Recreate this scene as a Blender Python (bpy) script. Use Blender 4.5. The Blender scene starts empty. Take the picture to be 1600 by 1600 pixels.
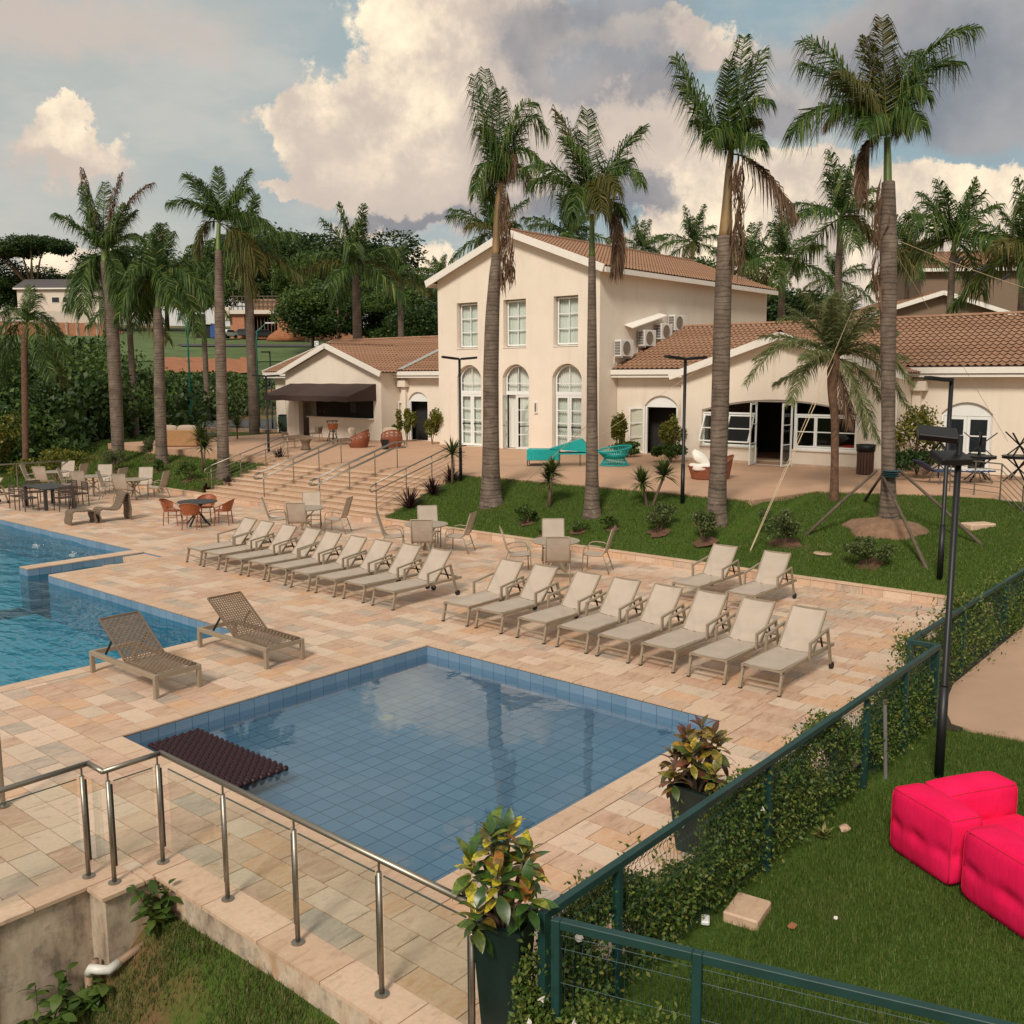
import bpy, bmesh, math, random
import numpy as np
from mathutils import Vector, Matrix
from mathutils.geometry import tessellate_polygon

# ------------------------------------------------------------------ camera, sky, sun, exposure
SC = bpy.context.scene
COL = SC.collection
rad = math.radians
CAMH = 4.5
FPX = 1495.0
PITCH, ROLL, AZ = rad(8.12), rad(-0.2), rad(40.65)

def cam_axes():
    cp, sp = math.cos(PITCH), math.sin(PITCH)
    fw = np.array([0, cp, -sp]); up = np.array([0, sp, cp]); rt = np.array([1., 0, 0])
    cr, sr = math.cos(ROLL), math.sin(ROLL)
    r2 = cr*rt + sr*up; u2 = -sr*rt + cr*up
    M = np.array([[math.sin(AZ), math.cos(AZ), 0], [-math.cos(AZ), math.sin(AZ), 0], [0, 0, 1.]])
    return M @ r2, M @ u2, M @ fw
CR, CU, CW = cam_axes()
CPOS = np.array([0, 0, CAMH])
def ray(x, y): return CW + CR*(x-800)/FPX - CU*(y-800)/FPX
def at(x, y, z=0.0):
    d = ray(x, y); return CPOS + d*((z-CAMH)/d[2])
def atX(x, y, X):
    d = ray(x, y); return CPOS + d*(X/d[0])
def atY(x, y, Y):
    d = ray(x, y); return CPOS + d*(Y/d[1])
def depth(P): return float((np.array(P)-CPOS) @ CW)
def atd(x, y, w): return CPOS + ray(x, y)*w
RIGHT = np.array([CR[0], CR[1], 0]); RIGHT /= np.linalg.norm(RIGHT)
FWD = np.array([CW[0], CW[1], 0]); FWD /= np.linalg.norm(FWD)
def polar(r, xpx, z=0.0):
    """ground point at horizontal distance r in the direction of photo column xpx"""
    d = ray(xpx, 587); h = d[:2]/np.linalg.norm(d[:2]); return np.array([h[0]*r, h[1]*r, z])

cam = bpy.data.cameras.new('camera'); camo = bpy.data.objects.new('camera', cam); COL.objects.link(camo)
cam.lens = 36*FPX/1600; cam.sensor_width = 36; cam.clip_start = 0.1; cam.clip_end = 9000
camo.matrix_world = Matrix(((CR[0], CU[0], -CW[0], 0), (CR[1], CU[1], -CW[1], 0), (CR[2], CU[2], -CW[2], CAMH), (0, 0, 0, 1)))
SC.camera = camo
SC.view_settings.view_transform = 'Standard'; SC.view_settings.look = 'None'
SC.view_settings.gamma = 1.0; SC.view_settings.use_curve_mapping = False
SC.view_settings.exposure = 1.02
SC.render.engine = 'CYCLES'
SC.cycles.use_denoising = True
SC.cycles.max_bounces = 8; SC.cycles.transparent_max_bounces = 24
SC.cycles.sample_clamp_indirect = 6.0

SUN_EL, SUN_AZ = rad(42), rad(200)        # azimuth measured in the XY plane, direction towards the sun
sunv = Vector((math.cos(SUN_EL)*math.cos(SUN_AZ), math.cos(SUN_EL)*math.sin(SUN_AZ), math.sin(SUN_EL)))
sun = bpy.data.lights.new('sun', 'SUN'); sun.energy = 1.5; sun.angle = rad(13); sun.color = (1.0, 0.915, 0.80)
suno = bpy.data.objects.new('sun', sun); COL.objects.link(suno)
suno.rotation_euler = sunv.to_track_quat('Z', 'Y').to_euler(); suno.location = (0, 0, 60)

def make_world():
    w = bpy.data.worlds.new('World'); SC.world = w; w.use_nodes = True
    nt = w.node_tree; N = nt.nodes; L = nt.links; N.clear()
    def nd(t, **k):
        n = N.new(t)
        for a, b in k.items(): setattr(n, a, b)
        return n
    def val(x, n, i):
        if isinstance(x, (int, float)): n.inputs[i].default_value = x
        else: L.new(x, n.inputs[i])
    def m(op, a, b=0.0, c=None, clamp=False):
        n = nd('ShaderNodeMath', operation=op, use_clamp=clamp); val(a, n, 0); val(b, n, 1)
        if c is not None: val(c, n, 2)
        return n.outputs[0]
    def mixc(f, a, b):
        n = nd('ShaderNodeMix', data_type='RGBA'); val(f, n, 0)
        for s, i in ((a, 6), (b, 7)):
            if isinstance(s, tuple): n.inputs[i].default_value = (*s, 1)
            else: L.new(s, n.inputs[i])
        return n.outputs[2]
    def smooth(x, lo, hi):
        n = nd('ShaderNodeMapRange', interpolation_type='SMOOTHSTEP'); val(x, n, 0)
        n.inputs[1].default_value = lo; n.inputs[2].default_value = hi
        return n.outputs[0]
    tc = nd('ShaderNodeTexCoord')
    nrm = nd('ShaderNodeVectorMath', operation='NORMALIZE'); L.new(tc.outputs['Generated'], nrm.inputs[0])
    sep = nd('ShaderNodeSeparateXYZ'); L.new(nrm.outputs[0], sep.inputs[0])
    az = m('ARCTAN2', sep.outputs[1], sep.outputs[0]); el = m('ARCSINE', sep.outputs[2])
    def noise(scale, detail, rough, off=0.0, zs=1.0):
        mp = nd('ShaderNodeMapping'); L.new(nrm.outputs[0], mp.inputs[0])
        mp.inputs['Scale'].default_value = (1, 1, zs); mp.inputs['Location'].default_value = (off, off*.7, off*.3)
        n = nd('ShaderNodeTexNoise'); L.new(mp.outputs[0], n.inputs[0])
        n.inputs['Scale'].default_value = scale; n.inputs['Detail'].default_value = detail; n.inputs['Roughness'].default_value = rough
        return n
    # billowing edges: bend the sky coordinates by two noises
    wn = noise(8.0, 10, 0.66, 3.1); ws = nd('ShaderNodeSeparateColor'); L.new(wn.outputs['Color'], ws.inputs[0])
    waz = m('ADD', az, m('MULTIPLY', m('SUBTRACT', ws.outputs[0], 0.5), 0.20))
    wel = m('ADD', el, m('MULTIPLY', m('SUBTRACT', ws.outputs[1], 0.5), 0.16))
    fine = noise(24.0, 9, 0.66, 1.7).outputs['Fac']
    def blobs(lst):
        tot = None
        for (x, y, rx, ry) in lst:
            d = ray(x, y); d = d/np.linalg.norm(d); a0 = math.atan2(d[1], d[0]); e0 = math.asin(d[2])
            qa = m('DIVIDE', m('SUBTRACT', waz, a0), rx/FPX); qe = m('DIVIDE', m('SUBTRACT', wel, e0), ry/FPX)
            s = m('ADD', m('MULTIPLY', qa, qa), m('MULTIPLY', qe, qe))
            g = m('EXPONENT', m('MULTIPLY', s, -1.0))
            tot = g if tot is None else m('ADD', tot, g)
        return tot
    cream = blobs([(690, 10, 140, 60), (640, 90, 85, 60), (700, 150, 110, 70), (560, 190, 110, 42), (478, 172, 62, 42), (650, 240, 130, 60), (740, 300, 80, 40), (590, 285, 80, 40), (770, 80, 80, 90), (810, 170, 60, 90),
                   (115, 238, 85, 40), (105, 195, 30, 30), (450, 280, 52, 14), (560, 358, 42, 18), (1060, 330, 50, 50), (1110, 285, 75, 50), (1200, 275, 80, 45), (1290, 320, 90, 60), (1380, 385, 90, 60), (1180, 390, 220, 60),
                   (1545, 320, 90, 45), (1600, 390, 150, 70), (1450, 420, 200, 60), (1060, 60, 130, 36), (1000, 190, 90, 45), (650, 430, 70, 40), (150, 440, 120, 40), (1000, 420, 60, 50)])
    beige = blobs([(600, 295, 120, 40), (525, 205, 80, 36), (900, 190, 150, 60), (1000, 220, 90, 55), (860, 275, 130, 40), (805, 110, 60, 110), (1225, 140, 65, 40), (1100, 70, 90, 26), (720, 345, 90, 26), (110, 262, 90, 24), (1330, 20, 120, 40), (60, 20, 260, 60)])
    grey = blobs([(930, 40, 135, 70), (930, 115, 95, 40), (1250, 168, 62, 26), (1500, 105, 150, 85), (1430, 30, 170, 60), (1570, 185, 90, 40), (640, 342, 120, 15), (880, 312, 110, 24), (1010, 290, 55, 26), (1050, 130, 40, 40)])
    # the same kind of broken cloud everywhere else
    gn = noise(3.2, 8, 0.55, 5.3, 2.2).outputs['Fac']
    gen = smooth(gn, 0.47, 0.58)
    d0 = ray(800, 250); a0 = math.atan2(d0[1], d0[0])
    infr = m('MULTIPLY', smooth(m('ABSOLUTE', m('SUBTRACT', az, a0)), 0.85, 0.55), smooth(el, 0.50, 0.38))
    gen = m('MULTIPLY', gen, m('SUBTRACT', 1.0, infr))
    sky = nd('ShaderNodeTexSky', sky_type='NISHITA', sun_disc=False)
    sky.sun_elevation = SUN_EL; sky.sun_rotation = math.pi/2 - SUN_AZ; sky.air_density = 1.0; sky.dust_density = 2.5; sky.ozone_density = 1.0
    sc_ = nd('ShaderNodeVectorMath', operation='SCALE'); L.new(sky.outputs[0], sc_.inputs[0]); sc_.inputs['Scale'].default_value = 0.55
    veil = mixc(smooth(m('SUBTRACT', az, a0), -0.02, 0.40), (2.2, 3.0, 3.3), (3.4, 3.6, 3.4))     # hazier, warmer air to the left
    veil = mixc(smooth(el, 0.20, -0.02), veil, (4.6, 4.1, 3.4))
    wisp = smooth(noise(4.5, 7, 0.6, 2.2, 2.6).outputs['Fac'], 0.42, 0.66)
    veil = mixc(m('MULTIPLY', wisp, 0.55), veil, (4.7, 4.4, 3.9))
    base = mixc(0.92, sc_.outputs[0], veil)
    tex = m('MULTIPLY', m('SUBTRACT', fine, 0.5), 1.05)
    big = noise(8.0, 5, 0.55, 9.0).outputs['Fac']
    fc = smooth(m('ADD', m('ADD', cream, gen), m('MULTIPLY', tex, 0.45)), 0.36, 0.60)
    fb = smooth(m('ADD', m('ADD', beige, m('MULTIPLY', gen, 0.3)), m('MULTIPLY', tex, 0.35)), 0.15, 0.95)
    fg = smooth(m('ADD', m('ADD', grey, m('MULTIPLY', m('MULTIPLY', gen, smooth(big, 0.45, 0.6)), 0.7)), m('MULTIPLY', tex, 0.35)), 0.12, 0.72)
    lit = smooth(m('ADD', big, m('MULTIPLY', m('SUBTRACT', fine, .5), .5)), 0.35, 0.65)
    ccol = mixc(lit, (4.6, 3.85, 3.25), (8.2, 6.8, 4.9))
    gcol = mixc(smooth(big, 0.34, 0.66), (1.6, 1.66, 1.9), (2.85, 2.72, 2.75))
    c1 = mixc(m('MULTIPLY', fc, 0.96), base, ccol)
    c1 = mixc(m('MULTIPLY', fb, 0.80), c1, (4.35, 3.65, 3.2))
    c2 = mixc(m('MULTIPLY', fg, 0.85), c1, gcol)
    bg = nd('ShaderNodeBackground'); L.new(c2, bg.inputs[0]); bg.inputs[1].default_value = 0.072
    out = nd('ShaderNodeOutputWorld'); L.new(bg.outputs[0], out.inputs[0])
    w.cycles.sampling_method = 'MANUAL'; w.cycles.sample_map_resolution = 1024
make_world()

# ------------------------------------------------------------------ helpers: meshes, objects, materials
rnd = random.Random(7)
class MB:
    def __init__(s): s.v = []; s.f = []
    def add(s, vs, fs):
        o = len(s.v); s.v.extend([tuple(map(float, p)) for p in vs]); s.f.extend([tuple(i+o for i in f) for f in fs]); return s
    def box(s, a, b, bottom=True):
        x0, y0, z0 = a; x1, y1, z1 = b
        f = [(4, 5, 6, 7), (0, 1, 5, 4), (1, 2, 6, 5), (2, 3, 7, 6), (3, 0, 4, 7)]
        if bottom: f.append((3, 2, 1, 0))
        return s.add([(x0, y0, z0), (x1, y0, z0), (x1, y1, z0), (x0, y1, z0), (x0, y0, z1), (x1, y0, z1), (x1, y1, z1), (x0, y1, z1)], f)
    def bar(s, p, q, w, h=None, up=(0, 0, 1)):
        """square bar from p to q"""
        h = h or w; p = Vector(p); q = Vector(q); d = (q-p).normalized(); u = Vector(up)
        if abs(d.dot(u)) > .98: u = Vector((1, 0, 0))
        sd = d.cross(u).normalized(); u = sd.cross(d).normalized()
        vs = []
        for c in (p, q):
            for a, b in ((-1, -1), (1, -1), (1, 1), (-1, 1)): vs.append(c + sd*(a*w/2) + u*(b*h/2))
        return s.add(vs, [(0, 1, 2, 3), (7, 6, 5, 4), (0, 4, 5, 1), (1, 5, 6, 2), (2, 6, 7, 3), (3, 7, 4, 0)])
    def tube(s, pts, r, n=8, caps=True):
        P = [Vector(p) for p in pts]; m = len(P)
        rs = list(r) if hasattr(r, '__len__') else [r]*m
        vs = []; prev = None
        for i, p in enumerate(P):
            d = (P[min(i+1, m-1)] - P[max(i-1, 0)]).normalized()
            if prev is None:
                u = Vector((0, 0, 1)) if abs(d.z) < .9 else Vector((1, 0, 0))
            else: u = prev
            sd = d.cross(u).normalized(); u = sd.cross(d).normalized(); prev = u
            for k in range(n):
                a = 2*math.pi*k/n; vs.append(p + (sd*math.cos(a) + u*math.sin(a))*rs[i])
        fs = [(i*n+k, i*n+(k+1) % n, (i+1)*n+(k+1) % n, (i+1)*n+k) for i in range(m-1) for k in range(n)]
        if caps: fs += [tuple(range(n-1, -1, -1)), tuple(range((m-1)*n, m*n))]
        return s.add(vs, fs)
    def lathe(s, prof, n=20, c=(0, 0, 0), sx=1, sy=1):
        vs = []
        for (r, z) in prof:
            for k in range(n):
                a = 2*math.pi*k/n; vs.append((c[0]+r*sx*math.cos(a), c[1]+r*sy*math.sin(a), c[2]+z))
        m = len(prof)
        fs = [(i*n+k, i*n+(k+1) % n, (i+1)*n+(k+1) % n, (i+1)*n+k) for i in range(m-1) for k in range(n)]
        if prof[0][0] > 1e-4: fs.append(tuple(range(n-1, -1, -1)))
        if prof[-1][0] > 1e-4: fs.append(tuple(range((m-1)*n, m*n)))
        return s.add(vs, fs)
    def strip(s, A, B, two=False):
        """sheet between two rows of points"""
        n = len(A); return s.add(list(A)+list(B), [(i, i+1, n+i+1, n+i) for i in range(n-1)])
    def prism(s, poly, z0, z1):
        n = len(poly)
        return s.add([(x, y, z0) for x, y in poly]+[(x, y, z1) for x, y in poly], [tuple(range(n-1, -1, -1)), tuple(range(n, 2*n))]+[(i, (i+1) % n, n+(i+1) % n, n+i) for i in range(n)])
    def mesh(s, name, smooth=False, bevel=0):
        me = bpy.data.meshes.new(name); me.from_pydata(s.v, [], s.f)
        if bevel:
            bm = bmesh.new(); bm.from_mesh(me)
            bmesh.ops.bevel(bm, geom=[e for e in bm.edges if len(e.link_faces) == 2 and e.calc_face_angle(0) > .5], offset=bevel, segments=1, affect='EDGES', profile=.5)
            bm.to_mesh(me); bm.free()
        if smooth: me.polygons.foreach_set('use_smooth', [True]*len(me.polygons))
        me.update(); return me
    def build(s, name, mat, parent=None, loc=None, rot=None, smooth=False, bevel=0):
        return obj(name, s.mesh(name, smooth, bevel), mat, parent, loc, rot)
def obj(name, me, mat=None, parent=None, loc=None, rot=None):
    if mat is not None and len(me.materials) == 0: me.materials.append(mat)
    o = bpy.data.objects.new(name, me); COL.objects.link(o)
    if parent is not None:
        o.parent = parent; KIDS.setdefault(parent.name, []).append(o)
    if loc is not None: o.location = tuple(float(c) for c in loc)
    if rot is not None: o.rotation_euler = rot if hasattr(rot, '__len__') else (0, 0, rot)
    return o
def tag(o, label, cat, group=None):
    o['label'] = label; o['category'] = cat
    if group: o['group'] = group
    return o
def thing(name, label, cat, loc=(0, 0, 0), rz=0.0, group=None):
    o = bpy.data.objects.new(name, None); COL.objects.link(o); o.location = tuple(float(c) for c in loc); o.rotation_euler = (0, 0, rz)
    o.empty_display_size = .2
    return tag(o, label, cat, group)
def struct(o): o['kind'] = 'structure'; return o
def stuff(o): o['kind'] = 'stuff'; return o
def dup(o, parent=None):
    c = o.copy(); COL.objects.link(c)
    if parent is not None: c.parent = parent
    for ch in KIDS.get(o.name, ()): dup(ch, c)
    return c
KIDS = {}
def put(proto, loc, rz, label, group, used, scale=None):
    """first use moves the prototype itself, later uses copy it with its parts"""
    o = proto if not used[0] else dup(proto)
    used[0] = True
    o.location = tuple(float(c) for c in loc); o.rotation_euler = (0, 0, rz); o['label'] = label
    if group: o['group'] = group
    if scale: o.scale = (scale,)*3
    return o
ORD = ['first', 'second', 'third', 'fourth', 'fifth', 'sixth', 'seventh', 'eighth', 'ninth', 'tenth', 'eleventh', 'twelfth']

def fastmesh(name, V, F):
    """V (n,3), F (m,3) or (m,4) numpy"""
    me = bpy.data.meshes.new(name); k = F.shape[1]; m = len(F)
    me.vertices.add(len(V)); me.vertices.foreach_set('co', np.ascontiguousarray(V, dtype=np.float32).ravel())
    me.loops.add(m*k); me.loops.foreach_set('vertex_index', np.ascontiguousarray(F, dtype=np.int32).ravel())
    me.polygons.add(m); me.polygons.foreach_set('loop_start', np.arange(0, m*k, k, dtype=np.int32))
    try: me.polygons.foreach_set('loop_total', np.full(m, k, dtype=np.int32))
    except Exception: pass
    me.update(calc_edges=True); return me
def leaves(C, size, aspect=.5, rng=None, up=0.3, jit=.35, fold=.12, D=None):
    """rhombic leaves at points C; returns V, F"""
    rng = rng or np.random.default_rng(1); n = len(C)
    if D is None:
        D = rng.normal(size=(n, 3)); D[:, 2] += up
    D = D/np.linalg.norm(D, axis=1)[:, None]
    S = np.cross(D, rng.normal(size=(n, 3))); S /= np.linalg.norm(S, axis=1)[:, None]
    Nn = np.cross(S, D)
    sz = size*(1+jit*(rng.random(n)*2-1)); sz = sz[:, None]
    b = C - D*sz*.5; t = C + D*sz*.5; l = C + S*sz*aspect*.5 + Nn*sz*fold; r = C - S*sz*aspect*.5 + Nn*sz*fold
    V = np.stack([b, l, t, r], 1).reshape(-1, 3); F = np.arange(4*n).reshape(n, 4)
    return V, F
def clumps(rng, cen, rads, n, shell=.55):
    """points in the outer shell of many ellipsoids"""
    cen = np.array(cen, float); rads = np.array(rads, float)
    w = rads.prod(1)**(2/3); k = rng.choice(len(cen), n, p=w/w.sum())
    d = rng.normal(size=(n, 3)); d /= np.linalg.norm(d, axis=1)[:, None]
    r = shell + (1-shell)*rng.random(n)**.6
    return cen[k] + d*rads[k]*(r*(1+.12*rng.normal(size=n)))[:, None]

# ---- materials
MATS = {}
def nodes(name):
    m = bpy.data.materials.new(name); m.use_nodes = True; MATS[name] = m
    nt = m.node_tree; b = nt.nodes['Principled BSDF']; return m, nt, b
def setc(sock, c): sock.default_value = (*c, 1)
def ramp(nt, fac, stops, interp='LINEAR'):
    r = nt.nodes.new('ShaderNodeValToRGB'); r.color_ramp.interpolation = interp
    e = r.color_ramp.elements
    while len(e) < len(stops): e.new(.5)
    for i, (p, c) in enumerate(stops): e[i].position = p; e[i].color = (*c, 1)
    nt.links.new(fac, r.inputs[0]); return r.outputs[0]
def ntex(nt, scale, detail=5, rough=.55, coord='Object', stretch=(1, 1, 1), rot=(0, 0, 0)):
    tc = nt.nodes.new('ShaderNodeTexCoord'); mp = nt.nodes.new('ShaderNodeMapping'); nt.links.new(tc.outputs[coord], mp.inputs[0])
    mp.inputs['Scale'].default_value = stretch; mp.inputs['Rotation'].default_value = rot
    n = nt.nodes.new('ShaderNodeTexNoise'); nt.links.new(mp.outputs[0], n.inputs[0])
    n.inputs['Scale'].default_value = scale; n.inputs['Detail'].default_value = detail; n.inputs['Roughness'].default_value = rough
    return n.outputs['Fac']
def mmath(nt, op, a, b=0.0, clamp=False):
    n = nt.nodes.new('ShaderNodeMath'); n.operation = op; n.use_clamp = clamp
    for i, x in enumerate((a, b)):
        if isinstance(x, (int, float)): n.inputs[i].default_value = x
        else: nt.links.new(x, n.inputs[i])
    return n.outputs[0]
def mix(nt, f, a, b, mode='MIX'):
    n = nt.nodes.new('ShaderNodeMix'); n.data_type = 'RGBA'; n.blend_type = mode
    if isinstance(f, (int, float)): n.inputs[0].default_value = f
    else: nt.links.new(f, n.inputs[0])
    for s, i in ((a, 6), (b, 7)):
        if isinstance(s, tuple): n.inputs[i].default_value = (*s, 1)
        else: nt.links.new(s, n.inputs[i])
    return n.outputs[2]
def bump(nt, b, h, strength=.3, dist=.02):
    n = nt.nodes.new('ShaderNodeBump'); n.inputs['Strength'].default_value = strength; n.inputs['Distance'].default_value = dist
    nt.links.new(h, n.inputs['Height']); nt.links.new(n.outputs[0], b.inputs['Normal'])
def rnds(nt):
    """a random number for each object and each loose island"""
    o = nt.nodes.new('ShaderNodeObjectInfo'); g = nt.nodes.new('ShaderNodeNewGeometry')
    return mmath(nt, 'FRACT', mmath(nt, 'ADD', o.outputs['Random'], mmath(nt, 'MULTIPLY', g.outputs['Random Per Island'], 7.13)))
def simple(name, c, rough=.6, metal=0.0, var=.12, scale=6, bmp=0.0, bscale=60, stretch=(1, 1, 1), spec=None):
    m, nt, b = nodes(name)
    n = ntex(nt, scale, 6, .6, stretch=stretch)
    dk = tuple(x*(1-var) for x in c); lt = tuple(min(1, x*(1+var)) for x in c)
    nt.links.new(ramp(nt, n, [(.3, dk), (.7, lt)]), b.inputs['Base Color'])
    b.inputs['Roughness'].default_value = rough; b.inputs['Metallic'].default_value = metal
    if spec is not None: b.inputs['Specular IOR Level'].default_value = spec
    if bmp: bump(nt, b, ntex(nt, bscale, 4, .6), bmp, .01)
    return m
def foliage(name, stops, rough=.55, trans=.25, noise_scale=None):
    m, nt, b = nodes(name)
    r = rnds(nt); c = ramp(nt, r, stops)
    if noise_scale:
        n = ntex(nt, noise_scale, 3, .5); c = mix(nt, mmath(nt, 'MULTIPLY', n, .5), c, stops[0][1])
    nt.links.new(c, b.inputs['Base Color']); b.inputs['Roughness'].default_value = rough; b.inputs['Specular IOR Level'].default_value = .3
    if trans:
        t = nt.nodes.new('ShaderNodeBsdfTranslucent'); nt.links.new(c, t.inputs[0])
        mx = nt.nodes.new('ShaderNodeMixShader'); mx.inputs[0].default_value = trans
        nt.links.new(b.outputs[0], mx.inputs[1]); nt.links.new(t.outputs[0], mx.inputs[2])
        nt.links.new(mx.outputs[0], nt.nodes['Material Output'].inputs[0])
    return m
def stone_mat(name, stops, streak=.7):
    m, nt, b = nodes(name)
    r = rnds(nt); c = ramp(nt, r, stops, 'CONSTANT')
    # wavy quartzite grain, turned differently on each stone
    tc = nt.nodes.new('ShaderNodeTexCoord'); mp = nt.nodes.new('ShaderNodeMapping'); nt.links.new(tc.outputs['Object'], mp.inputs[0])
    cx = nt.nodes.new('ShaderNodeCombineXYZ'); nt.links.new(mmath(nt, 'MULTIPLY', r, 40.0), cx.inputs[0]); nt.links.new(mmath(nt, 'MULTIPLY', r, 23.0), cx.inputs[1])
    nt.links.new(cx.outputs[0], mp.inputs['Location']); mp.inputs['Scale'].default_value = (1, 3.2, 1)
    cz = nt.nodes.new('ShaderNodeCombineXYZ'); nt.links.new(mmath(nt, 'MULTIPLY', r, 2.4), cz.inputs[2]); nt.links.new(cz.outputs[0], mp.inputs['Rotation'])
    n1 = nt.nodes.new('ShaderNodeTexNoise'); nt.links.new(mp.outputs[0], n1.inputs[0]); n1.inputs['Scale'].default_value = 3.2; n1.inputs['Detail'].default_value = 7; n1.inputs['Roughness'].default_value = .62; n1.inputs['Distortion'].default_value = .8
    sk = ramp(nt, n1.outputs['Fac'], [(.40, (0, 0, 0)), (.62, (1, 1, 1))]); c = mix(nt, mmath(nt, 'MULTIPLY', sk, streak*.75), c, (.66, .48, .35)); sk2 = ramp(nt, n1.outputs['Fac'], [(.30, (1, 1, 1)), (.44, (0, 0, 0))]); c = mix(nt, mmath(nt, 'MULTIPLY', sk2, .5), c, (.30, .19, .125))
    big = ntex(nt, .35, 4, .6, coord='Object')
    c = mix(nt, mmath(nt, 'MULTIPLY', ramp(nt, big, [(.45, (0, 0, 0)), (.7, (1, 1, 1))]), .22), c, (.50, .36, .22))
    f = ntex(nt, 22, 6, .7)
    c = mix(nt, mmath(nt, 'MULTIPLY', ramp(nt, f, [(.35, (1, 1, 1)), (.6, (0, 0, 0))]), .18), c, (.20, .15, .10))
    nt.links.new(c, b.inputs['Base Color'])
    nt.links.new(mmath(nt, 'ADD', mmath(nt, 'MULTIPLY', n1.outputs['Fac'], .35), .38), b.inputs['Roughness'])
    bump(nt, b, n1.outputs['Fac'], .25, .006)
    return m
STONE_STOPS = [(0, (0.5, 0.295, 0.2)), (0.13, (0.58, 0.39, 0.27)), (0.25, (0.6, 0.34, 0.19)), (0.36, (0.66, 0.5, 0.375)), (0.48, (0.55, 0.345, 0.245)), (0.58, (0.43, 0.335, 0.265)), (0.66, (0.62, 0.42, 0.29)), (0.75, (0.38, 0.315, 0.26)), (0.81, (0.68, 0.49, 0.37)), (0.9, (0.48, 0.29, 0.195)), (0.95, (0.57, 0.44, 0.33))]
M_stone = stone_mat('sandstone', STONE_STOPS)
M_coping = stone_mat('coping_stone', [(0, (.58, .39, .265)), (.4, (.63, .44, .31)), (.7, (.54, .355, .24))], .5)
M_riser = stone_mat('step_stone', [(0, (.40, .25, .155)), (.5, (.44, .28, .175)), (.8, (.37, .23, .14))], .3)
M_mortar = simple('mortar', (.33, .25, .17), .9)
def pool_tile(name, a, b_, c_):
    m, nt, b = nodes(name); r = rnds(nt)
    c = ramp(nt, r, [(0, a), (.5, b_), (1, c_)]); n = ntex(nt, 9, 5, .65)
    c = mix(nt, mmath(nt, 'MULTIPLY', n, .45), c, tuple(x*1.45 for x in b_))
    nt.links.new(c, b.inputs['Base Color']); b.inputs['Roughness'].default_value = .35
    return m
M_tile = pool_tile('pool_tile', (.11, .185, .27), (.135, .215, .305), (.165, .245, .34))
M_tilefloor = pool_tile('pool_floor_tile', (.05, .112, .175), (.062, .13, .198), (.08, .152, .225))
M_grout = simple('grout', (.05, .10, .15), .8)
def mk_cream():
    m, nt, b = nodes('cream_plaster'); n = ntex(nt, .7, 6, .6); st = ntex(nt, 2.4, 6, .62, stretch=(1, 1, .10))
    c = ramp(nt, n, [(.3, (.74, .64, .53)), (.7, (.81, .71, .60))])
    c = mix(nt, mmath(nt, 'MULTIPLY', ramp(nt, st, [(.54, (0, 0, 0)), (.72, (1, 1, 1))]), .28), c, (.56, .46, .37))
    nt.links.new(c, b.inputs['Base Color']); b.inputs['Roughness'].default_value = .85; bump(nt, b, ntex(nt, 45, 4, .6), .12, .01); return m
M_cream = mk_cream()
M_trim = simple('white_trim', (.78, .73, .66), .6, var=.04)
M_white = simple('white_paint', (.80, .80, .78), .4, var=.03)
M_plinth = simple('plinth_stone', (.52, .38, .27), .8)
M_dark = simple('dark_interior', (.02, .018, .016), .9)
M_black = simple('black_metal', (.012, .012, .013), .45, .3, var=.2)
M_steel = simple('brushed_steel', (.30, .27, .225), .40, .9, var=.12, scale=3, stretch=(1, 1, 14))
M_taupe = simple('taupe_frame', (.30, .235, .165), .45, .1, var=.08)
M_green = simple('green_paint', (.009, .045, .040), .5, var=.2, scale=4, bmp=.05)
M_pot = simple('green_glazed_pot', (.007, .020, .018), .4, var=.55, scale=3.5, stretch=(1, 1, .35))
M_soil = simple('soil', (.035, .022, .014), .95, bmp=.6, bscale=40)
M_bark = simple('twig', (.16, .105, .07), .85)
M_terrace = simple('terrace_screed', (.47, .285, .18), .75, var=.07, scale=.9, bmp=.05, bscale=8)
M_path = simple('path_concrete', (.43, .275, .185), .85, var=.10, scale=.8, bmp=.1, bscale=20)
M_asphalt = simple('asphalt', (.06, .055, .055), .85, var=.15)
M_earth = simple('red_earth', (.30, .115, .05), .95, var=.25, scale=1.2)
M_rope = simple('rope', (.55, .42, .27), .9)
M_wood = simple('pole_wood', (.105, .074, .052), .85, var=.35, scale=5, stretch=(1, 1, .15))
M_pvc = simple('pvc_pipe', (.62, .60, .55), .45)
M_pvcb = simple('brown_pipe', (.26, .16, .10), .6)
M_curtain = simple('white_curtain', (.70, .69, .64), .9, var=.12, scale=3, stretch=(4, 4, .1))
def mk_roof():
    m, nt, b = nodes('roof_tile'); n = ntex(nt, 1.3, 6, .6); n2 = ntex(nt, 9, 5, .6); r = rnds(nt)
    c = ramp(nt, r, [(0, (.235, .115, .062)), (.5, (.28, .14, .078)), (1, (.32, .172, .10))])
    c = mix(nt, mmath(nt, 'MULTIPLY', ramp(nt, n, [(.4, (0, 0, 0)), (.7, (1, 1, 1))]), .35), c, (.20, .115, .07))
    c = mix(nt, mmath(nt, 'MULTIPLY', n2, .25), c, (.44, .26, .16))
    nt.links.new(c, b.inputs['Base Color']); b.inputs['Roughness'].default_value = .82; return m
M_roof = mk_roof()
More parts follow.
